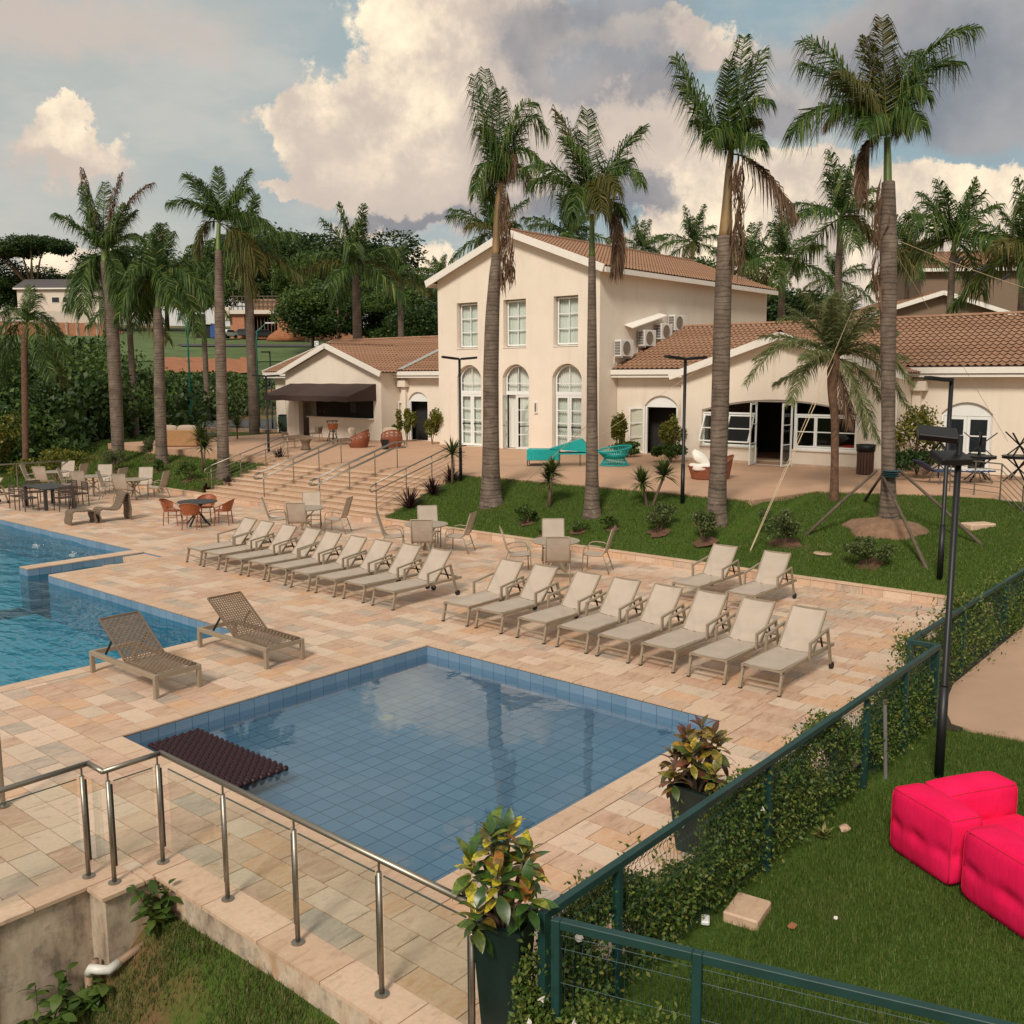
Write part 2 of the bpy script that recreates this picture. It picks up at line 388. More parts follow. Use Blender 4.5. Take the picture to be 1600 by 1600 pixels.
def mk_glass(name, tint=(.02, .025, .03), rough=.03, trans=0.0):
    m, nt, b = nodes(name); setc(b.inputs['Base Color'], tint); b.inputs['Roughness'].default_value = rough
    if trans:
        t = nt.nodes.new('ShaderNodeBsdfTransparent'); setc(t.inputs[0], (.93, .96, .95)); g = nt.nodes.new('ShaderNodeBsdfGlossy'); g.inputs[1].default_value = rough
        fr = nt.nodes.new('ShaderNodeFresnel'); fr.inputs[0].default_value = 1.45
        ge = nt.nodes.new('ShaderNodeNewGeometry'); mx = nt.nodes.new('ShaderNodeMixShader'); nt.links.new(mmath(nt, 'MULTIPLY', fr.outputs[0], mmath(nt, 'SUBTRACT', trans, mmath(nt, 'MULTIPLY', ge.outputs['Backfacing'], trans))), mx.inputs[0]); nt.links.new(t.outputs[0], mx.inputs[1]); nt.links.new(g.outputs[0], mx.inputs[2])
        nt.links.new(mx.outputs[0], nt.nodes['Material Output'].inputs[0])
    return m
M_glass = mk_glass('window_glass', trans=1.0)
M_glassd = mk_glass('dark_glass')
M_railglass = mk_glass('railing_glass', trans=1.0)
def mk_water(name, tint, rip, rscale, dist, aniso=(1, 1, 1), ior=1.33):
    m, nt, b = nodes(name); nt.nodes.remove(b)
    t = nt.nodes.new('ShaderNodeBsdfTransparent'); setc(t.inputs[0], tint)
    g = nt.nodes.new('ShaderNodeBsdfGlossy'); g.inputs[1].default_value = .0
    fr = nt.nodes.new('ShaderNodeFresnel'); fr.inputs[0].default_value = ior
    bp = nt.nodes.new('ShaderNodeBump'); bp.inputs['Strength'].default_value = rip; bp.inputs['Distance'].default_value = dist
    n = ntex(nt, rscale, 3, .5, stretch=aniso); nt.links.new(n, bp.inputs['Height'])
    nt.links.new(bp.outputs[0], g.inputs['Normal']); nt.links.new(bp.outputs[0], fr.inputs['Normal'])
    ge = nt.nodes.new('ShaderNodeNewGeometry'); mx = nt.nodes.new('ShaderNodeMixShader'); nt.links.new(mmath(nt, 'MULTIPLY', fr.outputs[0], mmath(nt, 'SUBTRACT', 1.0, ge.outputs['Backfacing'])), mx.inputs[0]); nt.links.new(t.outputs[0], mx.inputs[1]); nt.links.new(g.outputs[0], mx.inputs[2])
    nt.links.new(mx.outputs[0], nt.nodes['Material Output'].inputs[0]); return m
M_water = mk_water('still_water', (.84, .92, .96), .11, 2.4, .02, ior=1.7)
M_water2 = mk_water('rippled_water', (.36, .73, .80), 1.1, 2.6, .06, (1.0, .5, 1))
M_grassblade = foliage('grass_blade', [(0, (.048, .090, .012)), (.5, (.085, .145, .020)), (.85, (.13, .19, .035)), (1, (.24, .22, .075))], .6, .35)
M_grassdry = foliage('dry_grass_blade', [(0, (.045, .085, .013)), (.45, (.085, .13, .025)), (.75, (.15, .15, .045)), (1, (.26, .18, .09))], .6, .3)
def mk_lawn(name, dry, th=.58):
    m, nt, b = nodes(name); n = ntex(nt, .55, 6, .65); n2 = ntex(nt, 30, 4, .7)
    c = ramp(nt, n2, [(.3, (.040, .076, .011)), (.7, (.085, .135, .024))])
    c = mix(nt, mmath(nt, 'MULTIPLY', ramp(nt, n, [(th, (0, 0, 0)), (th+.14, (1, 1, 1))]), dry), c, (.16, .095, .045))
    nt.links.new(c, b.inputs['Base Color']); b.inputs['Roughness'].default_value = .95; b.inputs['Specular IOR Level'].default_value = .1
    bump(nt, b, n2, .8, .03); return m
M_lawn = mk_lawn('lawn', .75); M_lawn2 = mk_lawn('lawn_worn', 1.0, .47)
G_PALM = [(0, (.026, .060, .012)), (.5, (.055, .108, .020)), (.85, (.10, .155, .03)), (1, (.20, .21, .055))]
M_frond = foliage('palm_frond', G_PALM, .45, .25)
M_frondy = foliage('yellowing_frond', [(0, (.05, .07, .012)), (.6, (.10, .10, .02)), (1, (.16, .11, .03))], .5, .25)
M_frondo = foliage('olive_frond', [(0, (.10, .13, .045)), (.5, (.17, .20, .075)), (1, (.27, .26, .12))], .5, .3)
M_frondb = foliage('dead_frond', [(0, (.09, .05, .03)), (.6, (.15, .085, .05)), (1, (.22, .14, .085))], .8, .15)
def mk_trunk():
    m, nt, b = nodes('palm_trunk'); tc = nt.nodes.new('ShaderNodeTexCoord'); sp = nt.nodes.new('ShaderNodeSeparateXYZ'); nt.links.new(tc.outputs['Object'], sp.inputs[0])
    n = ntex(nt, 1.6, 7, .68); n3 = ntex(nt, 11, 6, .7); n4 = ntex(nt, 3.0, 3, .5, stretch=(.25, .25, 1))
    ph = mmath(nt, 'ADD', mmath(nt, 'MULTIPLY', sp.outputs[2], 30.0), mmath(nt, 'ADD', mmath(nt, 'MULTIPLY', n4, 9.0), mmath(nt, 'MULTIPLY', n3, 1.2)))
    s = mmath(nt, 'SINE', ph); ring = ramp(nt, mmath(nt, 'ADD', mmath(nt, 'MULTIPLY', s, .5), .5), [(.0, (.35, .35, .35)), (.10, (1, 1, 1)), (.88, (1, 1, 1)), (1, (.62, .62, .62))])
    c = ramp(nt, n, [(.32, (.075, .052, .038)), (.5, (.145, .103, .075)), (.70, (.220, .170, .130))])
    c = mix(nt, .8, c, ring, 'MULTIPLY')
    lich = ramp(nt, n3, [(.56, (0, 0, 0)), (.64, (1, 1, 1))]); low = ramp(nt, sp.outputs[2], [(.0, (1, 1, 1)), (1.0, (.25, .25, .25))])
    c = mix(nt, mmath(nt, 'MULTIPLY', mmath(nt, 'MULTIPLY', lich, low), .45), c, (.36, .33, .28))
    nt.links.new(c, b.inputs['Base Color']); b.inputs['Roughness'].default_value = .9; bump(nt, b, ring, .35, .02); return m
M_trunk = mk_trunk()
M_trunk2 = simple('rough_trunk', (.12, .062, .036), .95, var=.5, scale=9, bmp=.9, bscale=16)
M_shaft = simple('crownshaft', (.12, .17, .035), .45, var=.45, scale=1.6, stretch=(1, 1, .3))
M_shafto = simple('old_crownshaft', (.20, .12, .045), .6, var=.5, scale=1.4, stretch=(1, 1, .3))
def leafmat(name, cols): return foliage(name, [(i/(len(cols)-1), c) for i, c in enumerate(cols)], .5, .22)
M_hedge = leafmat('hedge_leaf', [(.035, .075, .012), (.07, .125, .020), (.115, .165, .028), (.22, .22, .05)])
M_dark_leaf = leafmat('dark_leaf', [(.014, .032, .008), (.028, .058, .012), (.058, .098, .02)])
M_mid_leaf = leafmat('mid_leaf', [(.03, .062, .011), (.06, .108, .018), (.11, .16, .032)])
M_yel_leaf = leafmat('yellow_leaf', [(.06, .085, .01), (.14, .15, .02), (.24, .20, .03)])
M_bush = leafmat('bush_leaf', [(.055, .08, .024), (.09, .12, .036), (.15, .17, .06)])
M_yucca = leafmat('yucca_leaf', [(.03, .055, .01), (.06, .09, .018), (.12, .13, .03)])
M_cordy = leafmat('red_cordyline', [(.02, .008, .010), (.05, .015, .018), (.035, .022, .012)])
M_flower = simple('white_flower', (.80, .74, .68), .6, var=.05)
M_sling = simple('sling_fabric', (.43, .345, .255), .75, var=.04, scale=20)
def mk_sling():
    m, nt, b = nodes('sling_mesh'); n = ntex(nt, 3, 4, .5); c = ramp(nt, n, [(.3, (.42, .345, .28)), (.7, (.475, .395, .325))])
    nt.links.new(c, b.inputs['Base Color']); b.inputs['Roughness'].default_value = .7
    t = nt.nodes.new('ShaderNodeBsdfTransparent'); mx = nt.nodes.new('ShaderNodeMixShader'); mx.inputs[0].default_value = .10
    nt.links.new(b.outputs[0], mx.inputs[1]); nt.links.new(t.outputs[0], mx.inputs[2]); nt.links.new(mx.outputs[0], nt.nodes['Material Output'].inputs[0]); return m
M_sling2 = mk_sling()
M_rubber = simple('black_rubber', (.012, .012, .012), .7)
M_weave = simple('brown_weave', (.17, .11, .068), .65, var=.2, scale=12)
M_rattan = simple('orange_rattan', (.28, .075, .022), .5, var=.2, scale=14)
M_rattan2 = simple('terracotta_rattan', (.24, .07, .032), .55, var=.2, scale=14)
M_wicker = simple('taupe_wicker', (.15, .105, .068), .7, var=.18, scale=16)
M_straw = simple('straw_wicker', (.36, .19, .08), .7, var=.18, scale=14)
M_charcoal = simple('charcoal', (.035, .034, .036), .5, var=.15)
M_darkchair = simple('dark_brown_strap', (.075, .05, .04), .6, var=.15)
M_cushion = simple('beige_cushion', (.42, .33, .25), .9, var=.06)
M_wcushion = simple('white_cushion', (.80, .75, .68), .9, var=.04)
M_turq = simple('turquoise_cord', (.0, .36, .34), .55, var=.12, scale=12)
def mk_pink():
    m, nt, b = nodes('hot_pink_fabric'); n = ntex(nt, 2.5, 5, .6); w = ntex(nt, 260, 2, .5); cr = ntex(nt, 7, 4, .6, stretch=(1, 1, .35))
    c = ramp(nt, n, [(.3, (.78, .009, .085)), (.7, (.90, .016, .11))]); nt.links.new(mix(nt, mmath(nt, 'MULTIPLY', w, .35), c, (.60, .004, .04)), b.inputs['Base Color'])
    b.inputs['Roughness'].default_value = .95; b.inputs['Specular IOR Level'].default_value = .12; bump(nt, b, mmath(nt, 'ADD', mmath(nt, 'MULTIPLY', w, .12), cr), .55, .03); return m
M_pink = mk_pink()
M_mat = simple('maroon_foam', (.026, .005, .010), .6, var=.2, scale=12)
M_awning = simple('brown_canvas', (.048, .026, .020), .85, var=.15, scale=2)
M_bin = simple('slatted_bin', (.10, .045, .03), .6, var=.2)
M_gbin = simple('green_bin', (.02, .05, .04), .5)
M_acw = simple('white_enamel', (.70, .68, .64), .4, var=.04)
M_grille = simple('grey_grille', (.16, .15, .14), .6)
M_concrete = None
def mk_conc():
    m, nt, b = nodes('stained_concrete'); n = ntex(nt, 1.6, 8, .65, stretch=(1, 1, .35)); n2 = ntex(nt, 7, 6, .7)
    c = ramp(nt, n, [(.34, (.12, .09, .065)), (.42, (.38, .29, .21)), (.54, (.56, .45, .34)), (.62, (.42, .26, .15)), (.68, (.50, .40, .30))])
    c = mix(nt, mmath(nt, 'MULTIPLY', ramp(nt, n2, [(.5, (0, 0, 0)), (.68, (1, 1, 1))]), .6), c, (.13, .115, .095))
    nt.links.new(c, b.inputs['Base Color']); b.inputs['Roughness'].default_value = .9; bump(nt, b, n2, .3, .02); return m
M_concrete = mk_conc()
M_brown_wall = simple('brown_render', (.21, .145, .10), .9, var=.05)
M_brick = simple('red_blockwork', (.42, .18, .10), .9, var=.18, scale=2)
M_houseW = simple('white_render', (.66, .57, .48), .9, var=.05)
M_slate = simple('dark_roof', (.09, .08, .08), .8)
M_fabricgrey = simple('grey_tabletop', (.32, .26, .20), .4, var=.08)
# ================================================================== the setting
rng = np.random.default_rng(11)
ZT = 1.25                                   # terrace level
def hill_z(r):
    return float(np.interp(r, [0, 40, 50, 66, 90, 110, 130, 150, 170, 200, 250, 350, 600, 4000], [-2.6, -2.6, -1.2, .6, 2.0, 4.6, 6.5, 8.7, 10.4, 13.2, 17, 21, 24, 24]))
def make_ground():
    rs = [0, 20, 38, 42, 46, 50, 54, 58, 62, 66, 70, 74, 78, 82, 86, 90, 95, 100, 106, 112, 120, 130, 140, 155, 170, 200, 240, 300, 420, 700, 1500, 4000]
    na = 144; V = []; F = []
    for i, r in enumerate(rs):
        for k in range(na):
            a = 2*math.pi*k/na; x, y = r*math.cos(a), r*math.sin(a)
            bumpz = .5*math.sin(x*.13+1)*math.sin(y*.11) if 46 < r < 98 else 0
            V.append((x, y, hill_z(r)+bumpz))
    for i in range(len(rs)-1):
        for k in range(na): F.append((i*na+k, i*na+(k+1) % na, (i+1)*na+(k+1) % na, (i+1)*na+k))
    m, nt, b = nodes('hill_ground')
    n = ntex(nt, .035, 5, .6); n2 = ntex(nt, .6, 5, .6)
    c = ramp(nt, n2, [(.3, (.035, .065, .012)), (.7, (.07, .11, .024))])
    c = mix(nt, ramp(nt, n, [(.52, (0, 0, 0)), (.58, (1, 1, 1))]), c, (.27, .11, .05))
    nt.links.new(c, b.inputs['Base Color']); b.inputs['Roughness'].default_value = .95
    struct(MB().add(V, F).build('ground', m, smooth=True))
make_ground()

# ------------------------------------------------------------------ pools, deck
SP = (5.57, 10.95, 5.77, 11.30)             # small pool x0 x1 y0 y1
WATER = -0.16
EXC = [(SP[0]-.3, SP[1]+.3, SP[2]-.3, SP[3]+.3), (3.4, 9.72, 14.25, 23.4), (3.4, 12.63, 23.2, 39.5), (9.70, 12.63, 21.85, 23.4)]
DECK_Y1 = 41.0
def deck_y0(x): return 3.86 if x < 12.6 else 4.2
deck_rows = []
brk = [0.6, 3.6, 4.1, SP[0]-.3, 9.72, SP[1]+.3, 12.63, 19.36]
xs = []
for a, b in zip(brk[:-1], brk[1:]):
    n = max(1, round((b-a)/.31)); xs += [a+(b-a)*i/n for i in range(n)]
xs.append(brk[-1])
for xa, xb in zip(xs[:-1], xs[1:]):
    xm = (xa+xb)/2; y0 = deck_y0(xm)
    if xm < 3.6: y0 = 8.1
    elif xm < 4.1: y0 = 7.8
    iv = [(y0, DECK_Y1 if xm > 12.7 else 40.5)]
    for (ex0, ex1, ey0, ey1) in EXC:
        if ex0 < xm < ex1:
            nv = []
            for (a, b) in iv:
                if ey1 <= a or ey0 >= b: nv.append((a, b)); continue
                if a < ey0: nv.append((a, ey0))
                if b > ey1: nv.append((ey1, b))
            iv = nv
    deck_rows.append((xa, xb, iv))
md = MB()
for xa, xb, iv in deck_rows:
    for a, b in iv: md.add([(xa, a, -.014), (xb, a, -.014), (xb, b, -.014), (xa, b, -.014)], [(0, 1, 2, 3)])
deck = struct(md.build('pool_deck', M_mortar))
stones = []                                  # x0 x1 y0 y1 dz
for xa, xb, iv in deck_rows:
    for a, b in iv:
        y = a - rnd.random()*.2 if (b-a) > 1 else a
        while y < b-.02:
            ln = rnd.choice((.31, .42, .47, .52, .58, .64)); e = min(b, y+ln)
            if b-e < .13: e = b
            stones.append((xa, xb, max(y, a), e)); y = e
def seg_x(x0, x1, y0, y1, L=.62):
    n = max(1, round((x1-x0)/L)); return [(x0+(x1-x0)*i/n, x0+(x1-x0)*(i+1)/n, y0, y1) for i in range(n)]
def seg_y(x0, x1, y0, y1, L=.62):
    n = max(1, round((y1-y0)/L)); return [(x0, x1, y0+(y1-y0)*i/n, y0+(y1-y0)*(i+1)/n) for i in range(n)]
x0, x1, y0, y1 = SP
cop = seg_x(x0-.3, x1+.3, y0-.3, y0) + seg_x(x0-.3, x1+.3, y1, y1+.3) + seg_y(x0-.3, x0, y0, y1) + seg_y(x1, x1+.3, y0, y1)
cop += seg_x(3.4, 9.72, 14.25, 14.55) + seg_y(9.42, 9.72, 14.55, 22.15) + seg_x(9.72, 12.63, 21.85, 22.15) + seg_y(12.33, 12.63, 22.15, 39.5) + seg_x(9.40, 12.33, 23.2, 23.66) + seg_x(3.4, 12.63, 39.5, 39.8)
# a bed of mortar under the coping strips
mcb = MB()
for (a, b, c, d) in cop: mcb.add([(a, c, -.028), (b, c, -.028), (b, d, -.028), (a, d, -.028)], [(0, 1, 2, 3)])
mcb.build('coping_bed', M_mortar, deck)
G = .0055
def stone_box(mb, s, zt, zb=-.02, ov=0.0):
    a, b, c, d = s; mb.box((a+G, c+G, zb), (b-G, d-G, zt), bottom=False)
def in_view(P, mg=20):
    v = np.array(P)-CPOS; w = v @ CW
    if w < 1: return False
    x = 800+FPX*(v @ CR)/w; y = 800-FPX*(v @ CU)/w
    return -mg < x < 1600+mg and -mg < y < 1600+mg
allst = [('s', s) for s in stones] + [('c', s) for s in cop]
def area_px(s):
    p = ((s[0]+s[1])/2, (s[2]+s[3])/2, 0)
    return (s[1]-s[0])*(s[3]-s[2])/max(1., np.linalg.norm(np.array(p)-CPOS))**3 if in_view(p) else 0
allst.sort(key=lambda t: -area_px(t[1]))
cache = {}
rest = {'s': MB(), 'c': MB()}
for i, (k, s) in enumerate(allst):
    zt = rnd.uniform(-.002, .0015) if k == 's' else .003+rnd.uniform(-.001, .001)
    if i < 300:
        w, l = round(s[1]-s[0], 3), round(s[3]-s[2], 3)
        key = (k, w, l)
        if key not in cache:
            cache[key] = MB().box((-w/2+G, -l/2+G, -.02), (w/2-G, l/2-G, 0), False).mesh('paving_stone')
        obj('paving_stone', cache[key], M_stone if k == 's' else M_coping, deck, ((s[0]+s[1])/2, (s[2]+s[3])/2, zt))
    else: stone_box(rest[k], s, zt)
stuff(rest['s'].build('far_paving', M_stone, deck)); stuff(rest['c'].build('far_coping', M_coping, deck))

# small pool basin
TS = .25
def basin(name, mb, mat): return struct(mb.build(name, mat))
FLOOR = -.36
mb = MB().add([(x0, y0, FLOOR-.004), (x1, y0, FLOOR-.004), (x1, y1, FLOOR-.004), (x0, y1, FLOOR-.004)], [(0, 1, 2, 3)])
Zb = FLOOR-.004
for a, b in (((x0, y0), (x1, y0)), ((x1, y0), (x1, y1)), ((x1, y1), (x0, y1)), ((x0, y1), (x0, y0))):
    mb.add([(*a, Zb), (*b, Zb), (*b, -.024), (*a, -.024)], [(0, 1, 2, 3)])
sp = basin('small_pool_basin', mb, M_grout)
nx, ny = round((x1-x0)/TS), round((y1-y0)/TS); tx, ty = (x1-x0)/nx, (y1-y0)/ny
fl = [(i, j) for i in range(nx) for j in range(ny)]
fl.sort(key=lambda t: math.hypot(x0+t[0]*tx, y0+t[1]*ty))
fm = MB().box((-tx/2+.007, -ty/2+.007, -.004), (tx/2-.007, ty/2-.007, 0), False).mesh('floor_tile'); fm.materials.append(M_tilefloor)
rs_ = MB()
for q, (i, j) in enumerate(fl):
    c = (x0+(i+.5)*tx, y0+(j+.5)*ty, FLOOR+.001)
    if q < 300: obj('floor_tile', fm, None, sp, c)
    else: rs_.box((c[0]-tx/2+.007, c[1]-ty/2+.007, FLOOR-.003), (c[0]+tx/2-.007, c[1]+ty/2-.007, FLOOR+.001), False)
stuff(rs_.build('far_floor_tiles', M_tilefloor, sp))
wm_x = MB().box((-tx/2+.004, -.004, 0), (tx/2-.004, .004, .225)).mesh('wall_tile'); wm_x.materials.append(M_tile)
wm_y = MB().box((-.004, -ty/2+.004, 0), (.004, ty/2-.004, .225)).mesh('wall_tile'); wm_y.materials.append(M_tile)
for i in range(nx):
    for yy in (y0, y1): obj('wall_tile', wm_x, None, sp, (x0+(i+.5)*tx, yy, -.252))
for j in range(ny):
    for xx in (x0, x1): obj('wall_tile', wm_y, None, sp, (xx, y0+(j+.5)*ty, -.252))
rs_ = MB()
for i in range(nx):
    for yy in (y0, y1): rs_.box((x0+i*tx+.004, yy-.004, FLOOR+.003), (x0+(i+1)*tx-.004, yy+.004, -.256))
for j in range(ny):
    for xx in (x0, x1): rs_.box((xx-.004, y0+j*ty+.004, FLOOR+.003), (xx+.004, y0+(j+1)*ty-.004, -.256))
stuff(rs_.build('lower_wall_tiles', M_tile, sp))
mb = MB().lathe([(.0, .012), (.10, .012), (.115, .006), (.12, 0)], 20)
mb.build('floor_drain', simple('drain_plastic', (.16, .21, .22), .5), sp, (*at(603, 1121, FLOOR)[:2], FLOOR+.001))
struct(MB().add([(x0, y0, WATER), (x1, y0, WATER), (x1, y1, WATER), (x0, y1, WATER)], [(0, 1, 2, 3)]).build('water', M_water))

# large pool
LF = -1.05
lx0, ly1 = 3.4, 39.5
poly = [(lx0, 14.55), (9.42, 14.55), (9.42, 22.15), (12.33, 22.15), (12.33, 23.2), (9.40, 23.2), (9.40, 23.66), (12.33, 23.66), (12.33, ly1), (lx0, ly1)]
mb = MB()
for (a, b) in zip(poly, poly[1:]+poly[:1]): mb.add([(*a, LF), (*b, LF), (*b, -.024), (*a, -.024)], [(0, 1, 2, 3)])
for r in ((lx0, 9.42, 14.55, 23.2), (9.42, 12.33, 22.15, 23.2), (lx0, 9.40, 23.2, 23.66), (lx0, 12.33, 23.66, ly1)):
    mb.add([(r[0], r[2], LF), (r[1], r[2], LF), (r[1], r[3], LF), (r[0], r[3], LF)], [(0, 1, 2, 3)])
lp = basin('large_pool_basin', mb, M_grout)
rs_ = MB()
cache2 = {}
for (a, b) in zip(poly, poly[1:]+poly[:1]):
    L_ = math.dist(a, b); n = max(1, round(L_/.27)); ax = 0 if abs(a[1]-b[1]) < 1e-6 else 1; st = L_/n
    for i in range(n):
        t = (i+.5)/n; cx, cy = a[0]+(b[0]-a[0])*t, a[1]+(b[1]-a[1])*t
        key = (ax, round(st, 3))
        if key not in cache2:
            h = st/2-.004; d = ((-h, -.004), (h, .004)) if ax == 0 else ((-.004, -h), (.004, h))
            cache2[key] = MB().box((*d[0], 0), (*d[1], .25)).mesh('wall_tile'); cache2[key].materials.append(M_tile)
        if in_view((cx, cy, -.1), 40): obj('wall_tile', cache2[key], None, lp, (cx, cy, -.277))
        h = st/2-.004; d = ((-h, -.004), (h, .004)) if ax == 0 else ((-.004, -h), (.004, h))
        for zz in (-.535, -.793, -1.046): rs_.box((cx+d[0][0], cy+d[0][1], zz), (cx+d[1][0], cy+d[1][1], zz+.25))
stuff(rs_.build('lower_wall_tiles', M_tile, lp))
rs_ = MB(); T2 = .30
def infl(x, y):
    if lx0 < x < 9.42 and 14.55 < y < 23.1: return True
    return lx0 < x < 12.33 and 23.7 < y < ly1
i = 0
for ix in range(int((12.33-lx0)/T2)+1):
    for iy in range(int((ly1-14.55)/T2)+1):
        xa, ya = lx0+ix*T2, 14.55+iy*T2
        if infl(xa+T2/2, ya+T2/2): rs_.add([(xa+.005, ya+.005, LF+.006), (xa+T2-.005, ya+.005, LF+.006), (xa+T2-.005, ya+T2-.005, LF+.006), (xa+.005, ya+T2-.005, LF+.006)], [(0, 1, 2, 3)])
stuff(rs_.build('pool_floor_tiles', pool_tile('deep_floor_tile', (.055, .29, .39), (.07, .33, .43), (.085, .37, .47)), lp))
# stone steps in the channel
for k, (sx, sz) in enumerate(((11.75, -.05), (11.2, -.19), (10.7, -.40))):
    MB().box((sx, 22.16, LF), (12.32 if k == 0 else (11.745, 11.195)[k-1], 23.19, sz)).build('pool_step', M_coping, lp)
def wsheet(nxw=220):
    # gently wavy surface, finer than the bump
    P = []; F = []
    X = np.arange(lx0+.005, 12.33, .11); Y = np.arange(14.555, ly1, .11); gx, gy = np.meshgrid(X, Y, indexing='ij')
    d = np.zeros_like(gx)
    rg = np.random.default_rng(5)
    for q in range(26):
        a = rg.normal(.55, .6); k = rg.uniform(2.0, 9.0); amp = .0085/k**.9; d += amp*np.sin((gx*math.cos(a)+gy*math.sin(a))*k + rg.random()*6.3)
    act = np.clip((gy-13.5)/9, .25, 1.4)*np.clip((gx-4.5)/3, .3, 1)
    V = np.stack([gx, gy, WATER-.02+d*act*1.0], -1).reshape(-1, 3); n1, n2 = gx.shape
    I = np.arange(n1*n2).reshape(n1, n2)
    Fq = np.stack([I[:-1, :-1], I[1:, :-1], I[1:, 1:], I[:-1, 1:]], -1).reshape(-1, 4)
    c = V[Fq].mean(1); ok = ((c[:, 0] < 9.42) & (c[:, 1] < 23.2)) | (c[:, 1] > 23.66) | ((c[:, 1] > 22.15) & (c[:, 1] < 23.2)) | (c[:, 0] < 9.40)
    me = fastmesh('water', V, Fq[ok]); me.polygons.foreach_set('use_smooth', [True]*len(me.polygons)); me.materials.append(M_water2)
    struct(obj('water', me))
wsheet()
# small fountain splashes in the far pool
for k, (px, py) in enumerate(((56, 857), (113, 871))):
    p = at(px, py, WATER)
    C = rng.normal(size=(120, 3))*np.array([.05, .05, .035])+np.array([0, 0, .07]); C[:, 2] = abs(C[:, 2])
    V, F = leaves(C, .022, .8, rng)
    o = obj('fountain_jet', fastmesh('fountain_jet', V, F), simple('foam', (.75, .78, .78), .3), None, p)
    stuff(o); tag(o, ('larger white bubbling fountain jet further left in the rippled pool', 'smaller white bubbling jet near the pool wall tip')[k], 'fountain', 'bubbling jets in the large pool')

# ------------------------------------------------------------------ deck edge wall lower left, lower lawn
wl = MB()
for (a, b) in (((4.1, 3.0), (4.1, 7.8)), ((4.1, 7.8), (3.6, 7.8)), ((3.6, 7.8), (3.6, 8.1)), ((3.6, 8.1), (-2.5, 8.1))):
    n = 6
    for i in range(n):
        p = [a[0]+(b[0]-a[0])*i/n, a[1]+(b[1]-a[1])*i/n]; q = [a[0]+(b[0]-a[0])*(i+1)/n, a[1]+(b[1]-a[1])*(i+1)/n]
        wl.add([(*p, -3.2), (*q, -3.2), (*q, -.021), (*p, -.021)], [(0, 1, 2, 3)])
wall = tag(wl.build('retaining_wall', M_concrete), 'stained concrete retaining wall under the glass railing', 'wall')
edge = seg_y(4.05, 4.42, 3.0, 7.8, .8) + seg_x(0.6, 3.95, 8.05, 8.40, .8)
for s in edge:   # larger edge slabs cap the wall
    MB().box((s[0]+G, s[2]+G, -.022), (s[1]-G, s[3]-G, .012)).build('edge_slab', M_coping, wall)
for s in ((3.55, 3.95, 7.75, 8.045), (3.955, 4.045, 7.75, 8.045), (4.05, 4.42, 7.805, 8.045)): MB().box((s[0]+G, s[2]+G, -.022), (s[1]-G, s[3]-G, .0125)).build('edge_slab', M_coping, wall)
def low_z(X, Y):
    return -.27 - 1.0*np.clip(4.1-X, 0, 3) + .05*np.sin(X*3.1)*np.sin(Y*2.3) - .02*np.maximum(0, Y-6)
def grid_sheet(name, mat, X0, X1, Y0, Y1, st, fz, mask=None):
    X = np.linspace(X0, X1, max(2, int((X1-X0)/st)+1)); Y = np.linspace(Y0, Y1, max(2, int((Y1-Y0)/st)+1)); gx, gy = np.meshgrid(X, Y, indexing='ij')
    V = np.stack([gx, gy, fz(gx, gy)], -1).reshape(-1, 3); n1, n2 = gx.shape; I = np.arange(n1*n2).reshape(n1, n2)
    F = np.stack([I[:-1, :-1], I[1:, :-1], I[1:, 1:], I[:-1, 1:]], -1).reshape(-1, 4)
    if mask is not None:
        c = V[F].mean(1); F = F[mask(c[:, 0], c[:, 1])]
    me = fastmesh(name, V, F); me.polygons.foreach_set('use_smooth', [True]*len(F)); return struct(obj(name, me, mat))
grid_sheet('lower_lawn', M_lawn2, -2.5, 4.098, 1.0, 8.098, .25, low_z, lambda x, y: ~((y > 7.8) & (x > 3.6)))
def grass(name, n, X0, X1, Y0, Y1, fz, h, w, label, mask=None, lean=.5, seed=1, patch=None, mat=None):
    rg = np.random.default_rng(seed); x = rg.uniform(X0, X1, n); y = rg.uniform(Y0, Y1, n)
    d = np.stack([x, y, fz(x, y)], -1); vv = d-CPOS; ww = vv @ CW; ww = np.maximum(ww, .1)
    px = 800+FPX*(vv @ CR)/ww; py = 800-FPX*(vv @ CU)/ww
    ok = (px > -60) & (px < 1660) & (py < 1680)
    if mask is not None: ok &= mask(x, y)
    if patch is not None: ok &= rg.random(n) < patch(x, y)
    d = d[ok]; n = len(d)
    a = rg.uniform(0, 6.283, n); hh = h*rg.uniform(.5, 1.3, n); l = lean*rg.random(n)
    tip = d+np.stack([np.cos(a)*l*hh, np.sin(a)*l*hh, hh], -1)
    b = a+1.57; s = np.stack([np.cos(b), np.sin(b), 0*b], -1)*w*.5
    V = np.stack([d-s, d+s, tip], 1).reshape(-1, 3); V[:, 2] -= .003
    o = stuff(obj(name, fastmesh(name, V, np.arange(3*n).reshape(n, 3)), mat or M_grassblade)); tag(o, label, 'grass'); return o
def patchy(x, y): return np.clip(.55+.75*np.sin(x*2.6+y*1.7)*np.sin(y*3.1-x*1.1), .06, 1)
grass('grass', 90000, 1.5, 4.09, 2.6, 8.09, low_z, .075, .010, 'patchy green grass on the bank below the concrete wall', lambda x, y: ~((y > 7.78) & (x > 3.58)), .8, 2, patchy, M_grassdry)

